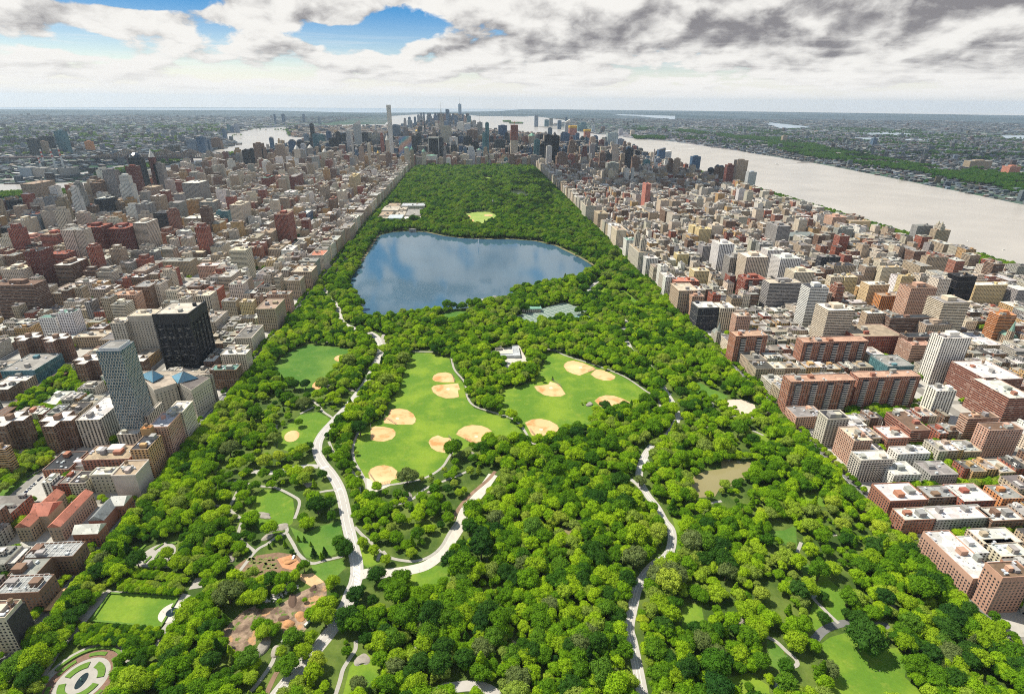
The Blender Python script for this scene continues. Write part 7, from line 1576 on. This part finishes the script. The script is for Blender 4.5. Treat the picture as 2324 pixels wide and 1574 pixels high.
# the museum in the park
P = [gnd('Z', q[0], q[1], 14) for q in ((60, 640), (195, 620), (380, 640), (580, 625), (540, 490), (305, 465), (180, 455))]; ox, oy = P[0][0], P[0][1]; r = empty('museum', (ox, oy, .14)); tag(r, 'large pale museum with many flat white roofs and a glass wing inside the park edge', 'museum')
wX = P[3][0]-ox; dY = P[6][1]-oy
for b in ((0, wX*.27, 0, dY*.18, 14, 'plain', 'cream'), (wX*.02, wX*.3, dY*.2, dY*.45, 17, 'plain', 'tan'), (wX*.0, wX*.4, dY*.47, dY*.75, 20, 'plain', 'stone'), (wX*.05, wX*.35, dY*.77, dY, 18, 'plain', 'tan'), (wX*.62, wX, dY*.02, dY*.2, 14, 'plain', 'white'), (wX*.62, wX*.98, dY*.22, dY*.6, 17, 'plain', 'gray'), (wX*.37, wX*.6, dY*.25, dY*.7, 15, 'plain', 'stone'), (wX*.4, wX*1.0, dY*.78, dY*.98, 19, 'glass', 'silver'), (wX*.42, wX*.6, dY*.5, dY*.66, 22, 'plain', 'cream')): block(r, *b[:4], -.14, b[4], PAL['stone'], b[5], PAL[b[6]], ('notank',), True)
mb = MB(); a, b = wX*.28, wX*.6
mb.add([(a, -2, 0), (b, -2, 0), (b, dY*.2, 0), (a, dY*.2, 0), (a, 3, 20), (b, 3, 20), (b, dY*.2, 20), (a, dY*.2, 20)], [(0, 1, 5, 4), (1, 2, 6, 5), (2, 3, 7, 6), (3, 0, 4, 7), (4, 5, 6, 7)]); link('glass_wing', mb.mesh('glass_wing'), M_plain('pale_glass', (.52, .58, .60), .3, .08), r)
mb = MB()
for i in range(17): u = a+(b-a)*i/16; mb.bar((u, -2.1, 0), (u, 2.9, 20.1), .2); mb.bar((u, 2.9, 20.15), (u, dY*.2, 20.15), .2)
link('glazing_bar', mb.mesh('glazing_bar'), WHT, r); link('skylight', MB().add([(wX*1.02, dY*.3, 4), (wX*1.15, dY*.3, 4), (wX*1.15, dY*.45, 4), (wX*1.02, dY*.45, 4), (wX*1.08, dY*.38, 16)], [(0, 1, 4), (1, 2, 4), (2, 3, 4), (3, 0, 4)]).mesh('skylight'), M_plain('skylight_glass', (.5, .55, .58), .3, .05), r)
# castle, terrace, obelisk, spiral museum, churches
x, y = gnd('Z', 1440, 480); r = simple('castle', 'small grey stone castle with a turret above the bright distant lawn', 'castle', [(-6, 10, 0, 12, -.14, 12, PAL['gray'], 'punch', PAL['gray'], (), False), (-8, -2, -2, 4, -.14, 22, PAL['gray'], 'punch', PAL['gray'], (), False)], (x, y)); link('turret_roof', MB().cyl(-5, 1, 22, 32, 3.2, .1, 8).mesh('turret_roof'), STEEL, r); simple('pavilion', 'pinkish pavilion roof beside the little castle', 'pavilion', [(-12, 12, -6, 6, -.14, 7, PAL['pink'], 'plain', PAL['pink'], ('hip',), False)], (x+32, y+6))
x, y = gnd('Z', 802, 520); tag(link('obelisk', MB().cyl(0, 0, 0, 2, 2.2, 2.2, 4).cyl(0, 0, 2, 20, 1.5, 1., 4).cyl(0, 0, 20, 22, 1., .05, 4).mesh('obelisk'), M_plain('granite', (.42, .30, .22), .8, .08), None, (x, y, .1)), 'slender stone obelisk among trees right of the museum', 'obelisk')
P = [gnd('Z', *q) for q in ((1065, 262), (1150, 258), (1185, 300), (1080, 292))]; sheet('terrace', P, .3, M_plain('terrace_brick', (.52, .30, .22), .9, .08)); x, y = gnd('Z', 1110, 262); simple('arcade', 'long stone arcade above the distant pink terrace', 'arcade', [(-26, 26, 0, 7, -.14, 7, PAL['stone'], 'pier', PAL['pink'], (), False)], (x, y+4))
x, y = gnd('B1', 780, 640); r = empty('museum', (x-16, y+4, .14)); tag(r, 'round white spiral museum on the avenue left of the reservoir', 'museum')
mb = MB()
for k in range(5): mb.cyl(0, 0, 3+k*4.6, 6.3+k*4.6, 12.5+k*1.1, 13+k*1.1, 28); mb.cyl(0, 0, 6.3+k*4.6, 7.6+k*4.6, 11, 11, 20)
link('rotunda', mb.mesh('rotunda'), WHT, r); block(r, -28, -13, -8, 18, -.14, 34, PAL['white'], 'punch', PAL['white'], ('notank',), False); link('skylight', MB().cyl(0, 0, 26, 29, 9, 4, 12).mesh('skylight'), GLASSD, r)
def church(c, x, y, hs, lab, col, roof, sc_=1.):
    X, Y = gnd(c, x, y); r = empty('church', (X, Y, .14)); tag(r, lab, 'church'); s = sc_; block(r, 3*s, 17*s, -4*s, 34*s, -.14, 16*s, col, 'pier', roof, ('gy',), False, 'nave'); block(r, -5*s, 3*s-.1, -7*s, 2*s, -.14, hs*.6, col, 'pier', roof, (), False, 'steeple_base'); link('spire', MB().cyl(-1*s, -2.5*s, hs*.6-1, hs, 4.2*s, .1, 8).mesh('spire'), M_plain('spire_stone', roof, .8, .1), r)
church('B2', 1850, 1560, 50, 'grey church with a pointed spire at the park corner left of the balcony slabs', PAL['stone'], (.25, .27, .24)); church('B3', 2150, 1560, 52, 'tan church with a green spire near the right edge', PAL['tan'], (.20, .34, .27))
x, y = gnd('B1', 640, 720); simple('church', 'long grey-roofed stone church beside the spiral museum', 'church', [(-28, 18, -8, 10, -.14, 22, PAL['stone'], 'pier', PAL['slate'], ('gx',), False), (18, 27, -9, 11, -.14, 30, PAL['stone'], 'pier', PAL['stone'], (), False)], (x, y))
# power station, chimneys, bridge
X0, Y0 = gnd('E', 460, 560); r = empty('power_station', (X0, Y0, .2)); tag(r, 'big grey power station below four red and white chimneys on the left shore', 'power station')
for b in ((-75, -10, 0, 90, 52, 'grayblue'), (-10, 60, 10, 90, 48, 'gray'), (60, 120, 20, 100, 40, 'slate'), (120, 190, 30, 110, 46, 'gray')): block(r, *b[:4], 0, b[4], PAL[b[5]], 'plain', PAL['gray'], ('notank',), True)
for i, (xt, yt, xb, yb, lb) in enumerate(((535, 282, 570, 440, 'leftmost and lowest red and white striped chimney'), (574, 195, 612, 392, 'second red and white chimney from the left'), (705, 190, 742, 388, 'third red and white chimney from the left'), (805, 168, 850, 382, 'rightmost red and white chimney of the power station'))):
    a, b = gnd('E', xb, yb+60); h = solve_z(pix('E', 0, yt)[1], a, b); r = empty('chimney', (a, b, .2)); tag(r, lb, 'chimney', 'power station chimneys'); link('shaft', MB().cyl(0, 0, 0, h*.6, 6.5, 5, 14).mesh('shaft'), M_plain('pale_concrete', (.6, .6, .58), .8, .04), r)
    for k in range(4): link('band', MB().cyl(0, 0, h*(.6+.1*k), h*(.7+.1*k), 5-k*.2, 4.8-k*.2, 14).mesh('band'), (RED, WHT)[k % 2], r)
a, b = gnd('A0', 1000, 590); c_, d_ = gnd('A0', 1920, 590); Yb = 4330; r = empty('cantilever_bridge', (-2400, Yb, .2)); tag(r, 'long tan steel cantilever bridge crossing the left river', 'bridge')
xs = [solve_x(pix('A0', q, 0)[0], Yb, 45) for q in (1155, 1508, 1735)]; xl, xr = solve_x(pix('A0', 840, 0)[0], Yb, 45), solve_x(pix('A0', 1930, 0)[0], Yb, 45); TR = M_plain('bridge_steel', (.36, .28, .22), .8, .1, .02)
mb = MB().box(xl+2400-900, xr+2400, -12, 12, 36, 44); link('deck', mb.mesh('deck'), M_plain('bridge_deck', (.12, .09, .09), .8, .1), r)
pts = []
prof = [(xl, 50)]
for i, q in enumerate(xs): prof += [(q-90, 62), (q, 98), (q+90, 62)]
prof.append((xr, 50)); prof.sort()
mb = MB()
for (x0, z0), (x1, z1) in zip(prof[:-1], prof[1:]):
    n = max(1, int(abs(x1-x0)/14))
    for s in (-11, 11):
        for k in range(n):
            u0, u1 = k/n, (k+1)/n; p, q = (x0+(x1-x0)*u0+2400, s, z0+(z1-z0)*u0), (x0+(x1-x0)*u1+2400, s, z0+(z1-z0)*u1); mb.bar(p, q, 2.4); mb.bar((p[0], s, 44), p, 1.8); mb.bar((p[0], s, 44), q, 1.5)
link('truss', mb.mesh('truss'), TR, r)
for q in xs:
    mb = MB()
    for s in (-11, 11): mb.box(q+2400-4, q+2400+4, s-3, s+3, 0, 36); mb.cyl(q+2400, s, 44, 108, 2.6, .8, 6)
    link('bridge_tower', mb.mesh('bridge_tower'), M_plain('tower_steel', (.20, .13, .13), .8, .1), r)
Yw = 9700; r = empty('suspension_bridge', (-3100, Yw, .2)); tag(r, 'distant grey suspension bridge closing the left river', 'bridge'); x0, x1 = solve_x(pix('F', 1075, 0)[0], Yw, 40), solve_x(pix('F', 1480, 0)[0], Yw, 40)
mb = MB().box(x0+3100-500, x1+3100+600, -18, 18, 38, 48); link('deck', mb.mesh('deck'), M_plain('far_steel', (.22, .24, .28), .8, .05), r)
for q in (x0, x1): link('bridge_tower', MB().box(q+3100-8, q+3100+8, -20, -10, 0, 105).box(q+3100-8, q+3100+8, 10, 20, 0, 105).box(q+3100-8, q+3100+8, -10, 10, 92, 104).mesh('bridge_tower'), STEEL, r)
mb = MB(); N_ = 24
for k in range(N_): u0, u1 = k/N_, (k+1)/N_; f = lambda u: 50+55*(2*u-1)**2; mb.bar((x0+3100+(x1-x0)*u0, 0, f(u0)), (x0+3100+(x1-x0)*u1, 0, f(u1)), 2.5)
mb.bar((x0+3100, 0, 104), (x0+2600, 0, 48), 2.5); mb.bar((x1+3100, 0, 104), (x1+3700, 0, 48), 2.5); link('cable', mb.mesh('cable'), STEEL, r)
x, y = gnd('H', 2030, 880); h = solve_z(pix('H', 0, 655)[1], x, y); r = empty('chimney', (x, y, .2)); tag(r, 'tall lone tan smokestack near the right river bank', 'chimney'); link('shaft', MB().cyl(0, 0, 0, h, 7, 4, 14).mesh('shaft'), M_plain('stack_brick', (.42, .36, .32), .8, .06), r); link('band', MB().cyl(0, 0, h, h+2, 4.6, 4.6, 14).mesh('band'), WHT, r)
# reservoir fountain jet and boats with wakes
x, y = gnd('B1', 2017, 672); tag(link('water_jet', MB().cyl(0, 0, .3, 16, .9, 1.6, 8).cyl(0, 0, 16, 27, 1.6, .2, 8).mesh('water_jet'), M_plain('white_spray', (.85, .87, .9), .6, .02), None, (x, y, .3)), 'tall white fountain jet rising from the reservoir', 'fountain')
def boat(c, x, y, L, ang, lab, wake=0):
    X, Y = gnd(c, x, y); r = empty('boat', (X, Y, .7)); r.rotation_euler.z = math.radians(ang); tag(r, lab, 'boat', 'boats on the rivers'); w = L*.14
    link('hull', me_from('hull', [(-L/2, -w, 0), (L*.3, -w, 0), (L/2, 0, 0), (L*.3, w, 0), (-L/2, w, 0), (-L/2, -w*1.1, L*.1), (L*.3, -w*1.1, L*.1), (L*.55, 0, L*.13), (L*.3, w*1.1, L*.1), (-L/2, w*1.1, L*.1)], [(5, 6, 7, 8, 9), (0, 1, 6, 5), (1, 2, 7, 6), (2, 3, 8, 7), (3, 4, 9, 8), (4, 0, 5, 9)]), WHT, r); link('cabin', MB().box(-L*.3, L*.15, -w*.7, w*.7, L*.1, L*.2).mesh('cabin'), PAINT, r)
    if wake:
        o = link('wake', me_from('wake', [(X-X, 0, 0), (-wake, -wake*.06, 0), (-wake, wake*.06, 0)], [(0, 1, 2)]), M_plain('wake_foam', (.66, .65, .62), .7, .05), None, (X, Y, .72)); o.rotation_euler.z = math.radians(ang); o['kind'] = 'structure'
boat('A2', 1405, 450, 40, 160, 'white ferry trailing a wake off the far river bank', 260); boat('A2', 1465, 486, 30, 165, 'small boat pulling a long white wake in mid river', 200); boat('A3', 75, 632, 30, 160, 'white boat with a wake near the far bank marina', 180); boat('B3', 1810, 622, 12, 30, 'lone sailing boat near the right end of the river'); boat('B3', 2135, 700, 12, 10, 'small boat moored nearest the right picture edge'); boat('B3', 1915, 245, 14, 80, 'tiny boat in the middle of the right river')
boat('A0', 2180, 400, 25, 10, 'small boat on the left river'); boat('B3', 435, 260, 10, 80, 'small white boat beside the riverside woods')
for i, (c, x, y) in enumerate((('A3', 335, 615), ('A3', 920, 685), ('A2', 1860, 480), ('A2', 2040, 490))): 
    X, Y = gnd(c, x, y); tag(link('pier', MB().box(-70, 70, -12, 12, 0, 4).box(-40, 20, -8, 8, 4, 9).mesh('pier'), M_plain('pier_deck', (.34, .32, .30), .9, .1, .02), None, (X, Y, .6)), ['long pier with low shed near the far bank marina', 'pier among the moored boats of the far bank', 'wide grey pier jutting from the far bank', 'dark pier right of the wide grey one'][i], 'pier', 'river piers')
# walkers and cyclists on the drives, one continuous body each
def person_mesh(seed):
    g = random.Random(seed); me = bpy.data.meshes.new('person'); s = g.uniform(-.12, .12)
    v = [(0, 0, .95), (0, 0, 1.2), (0, 0, 1.42), (0, 0, 1.62), (.03, 0, 1.72), (0, -.1, .9), (.12, -.11, .5), (.05, -.11, .06), (0, .1, .9), (-.02, .11, .5), (-.15, .11, .06), (0, -.2, 1.4), (-.08, -.26, 1.12), (.05, -.27, .9), (0, .2, 1.4), (.08, .26, 1.12), (.2, .25, .95), (.12, -.11, .03), (-.06, .11, .03)]
    e = [(0, 1), (1, 2), (2, 3), (3, 4), (0, 5), (5, 6), (6, 7), (0, 8), (8, 9), (9, 10), (2, 11), (11, 12), (12, 13), (2, 14), (14, 15), (15, 16), (7, 17), (10, 18)]; me.from_pydata(v, e, []); o = bpy.data.objects.new('tmp', me); COL.objects.link(o)
    o.modifiers.new('s', 'SKIN'); rad = [.15, .14, .13, .085, .10, .1, .075, .05, .1, .075, .05, .07, .05, .04, .07, .05, .04, .04, .04]
    for i, q in enumerate(me.skin_vertices[0].data): q.radius = (rad[i], rad[i]); q.use_root = i == 0
    sb = o.modifiers.new('b', 'SUBSURF'); sb.levels = 1; dg = bpy.context.evaluated_depsgraph_get(); m2 = bpy.data.meshes.new_from_object(o.evaluated_get(dg)); bpy.data.objects.remove(o); m2.name = 'person'; m2.materials.clear(); m2.materials.append(OBJ); return m2
PM = [person_mesh(1), person_mesh(2)]; PI_ = []
for c, x, y, col, w in (('D1', 855, 395, (.1, .1, .12), 'dark'), ('D1', 858, 490, (.6, .6, .6), 'pale'), ('D1', 890, 470, (.3, .05, .05), 'red'), ('D1', 893, 515, (.12, .14, .3), 'blue'), ('D1', 878, 510, (.5, .5, .5), 'grey'), ('D1', 843, 125, (.08, .08, .1), 'dark'), ('D1', 865, 105, (.6, .55, .5), 'pale'), ('D1', 455, 1365, (.08, .08, .1), 'dark'), ('D1', 935, 490, (.1, .2, .12), 'green'), ('C1', 815, 1420, (.5, .1, .1), 'red'), ('C1', 1075, 1245, (.6, .2, .08), 'orange'), ('C1', 1132, 1170, (.5, .1, .08), 'red'), ('C1', 1220, 1130, (.1, .1, .1), 'dark'), ('C1', 600, 800, (.1, .1, .1), 'dark'), ('C1', 560, 960, (.6, .6, .6), 'pale'), ('D2', 1095, 815, (.08, .08, .1), 'dark'), ('D2', 1105, 700, (.6, .7, .05), 'yellow'), ('C2', 1470, 518, (.6, .1, .1), 'red'), ('C2', 1340, 325, (.5, .1, .1), 'red'), ('D3', 145, 1210, (.55, .06, .05), 'red'), ('D3', 170, 1240, (.6, .6, .6), 'pale'), ('D3', 1010, 1370, (.5, .45, .42), 'pale'), ('D0', 1605, 740, (.1, .1, .1), 'dark'), ('D0', 1480, 830, (.5, .2, .1), 'red')):
    X, Y = gnd(c, x, y); o = link('person', PM[len(PI_) % 2], None, None, (X, Y, .22), col); o.rotation_euler.z = R.uniform(0, 6); tag(o, None, 'person', 'people out in the park'); PI_.append((o, f'standing person in {w} clothes', X, Y))
label_all(PI_, [('the striped road junction', *gnd('D1', 920, 500)), ('the nearest-tip infield', *gnd('C1', 1150, 1180)), ('the curved crosswalk above the lawn', *gnd('C1', 740, 1290)), ('the fountain plaza', *gnd('D0', 1560, 830)), ('the right-hand drive in the woods', *gnd('D2', 1100, 760)), ('the big kite-shaped lawn', *gnd('D3', 900, 1300)), ('the upper right drive', *gnd('C2', 1400, 420)), ('the bottom of the left drive', *gnd('D1', 450, 1370))])
# lamp posts along the drives
lm = MB().cyl(0, 0, 0, 4.2, .09, .06, 6).cyl(0, 0, 4.2, 4.8, .22, .12, 6).mesh('street_lamp'); lm.materials.append(STEEL); LI = []
for P, w in ((EDR, 12.5), (T102, 12)):
    S_ = smoothline(P, 5)
    for k in range(len(S_)//3, len(S_), 7):
        t_ = S_[min(k+1, len(S_)-1)]-S_[k-1]; t_ = t_/np.linalg.norm(t_); n_ = np.array([t_[1], -t_[0]])*(w/2+1.2)*(1 if k % 2 else -1); a_, b_, z_ = proj((S_[k][0]+n_[0], S_[k][1]+n_[1], 0))
        if 0 < a_[0] < W and 600 < b_[0] < H: o = link('street_lamp', lm, None, None, (S_[k][0]+n_[0], S_[k][1]+n_[1], .15)); tag(o, None, 'street lamp', 'lamps along the park drives'); LI.append((o, 'thin grey street lamp', *(S_[k]+n_)))
label_all(LI, [('the striped road junction', *gnd('D1', 920, 500)), ('the nearest-tip infield', *gnd('C1', 1150, 1180)), ('the bend of the wide drive', *gnd('C1', 560, 930)), ('the pale cross road curve', *gnd('D1', 1560, 400)), ('the bottom of the left drive', *gnd('D1', 450, 1300)), ('the reservoir corner', *gnd('B1', 850, 1390)), ('the meadow trees beside the drive', *gnd('C1', 950, 390))])
emit_trees()
# unseen cumulus, added above the frame to cast shade on the far quarters
def shade_cloud(sx, sy, rx, ry, seed, n=46):
    g = np.random.default_rng(seed); v0, f0 = ico(3); z = 2000; k = z/math.tan(SUN_EL); cx, cy = sx+math.sin(SUN_AZ)*k, sy+math.cos(SUN_AZ)*k; V = []; F = []; o = 0
    for i in range(n):
        a = g.uniform(0, 6.28); r = math.sqrt(g.uniform(0, 1)); s = g.uniform(.10, .22)*min(rx, ry)*(1.25-.6*r); d = v0*(1+.12*np.sin(v0[:, :1]*5+i)+.1*np.sin(v0[:, 1:2]*7+i))*np.array([s*g.uniform(1, 1.7), s, s*.5]); d[:, 2] = np.maximum(d[:, 2], -s*.12)
        V.append(d+np.array([r*math.cos(a)*rx, r*math.sin(a)*ry, s*.1])); F += [tuple(q) for q in f0+o]; o += len(v0)
    c = link('shade_cloud', me_from('shade_cloud', np.concatenate(V), F, smooth=True), CLOUDM, None, (cx, cy, z)); c['kind'] = 'structure'
CLOUDM = M_plain('shade_cloud_white', (.85, .85, .86), 1., .02, .002, 0)
for q in ((-300, 5200, 1500, 750, 1), (300, 6900, 1500, 600, 2), (900, 3300, 620, 700, 3), (-2100, 4300, 700, 900, 4), (260, 2750, 180, 620, 5), (4200, 5200, 1300, 600, 7), (-5200, 6200, 1500, 800, 8), (-1500, 2100, 330, 300, 9)): shade_cloud(*q)
# ---------------------------------------------------------------- air
hz = bpy.data.meshes.new('haze'); v, f = box_data(-38500, 38500, -38500, 38500, -1, 640, True); hz.from_pydata(v, [], f)
m = bpy.data.materials.new('haze_air'); m.use_nodes = True; t = NT(m.node_tree); pv = t.add('ShaderNodeVolumePrincipled'); pv.inputs['Color'].default_value = (.68, .84, 1, 1); pv.inputs['Density'].default_value = 2.3e-5; pv.inputs['Anisotropy'].default_value = .3
o_ = t.add('ShaderNodeOutputMaterial'); t.l.new(pv.outputs[0], o_.inputs['Volume']); h_ = link('haze', hz, m); tag(h_, 'thin blue haze of distance over the whole city', 'haze', None, 'stuff')
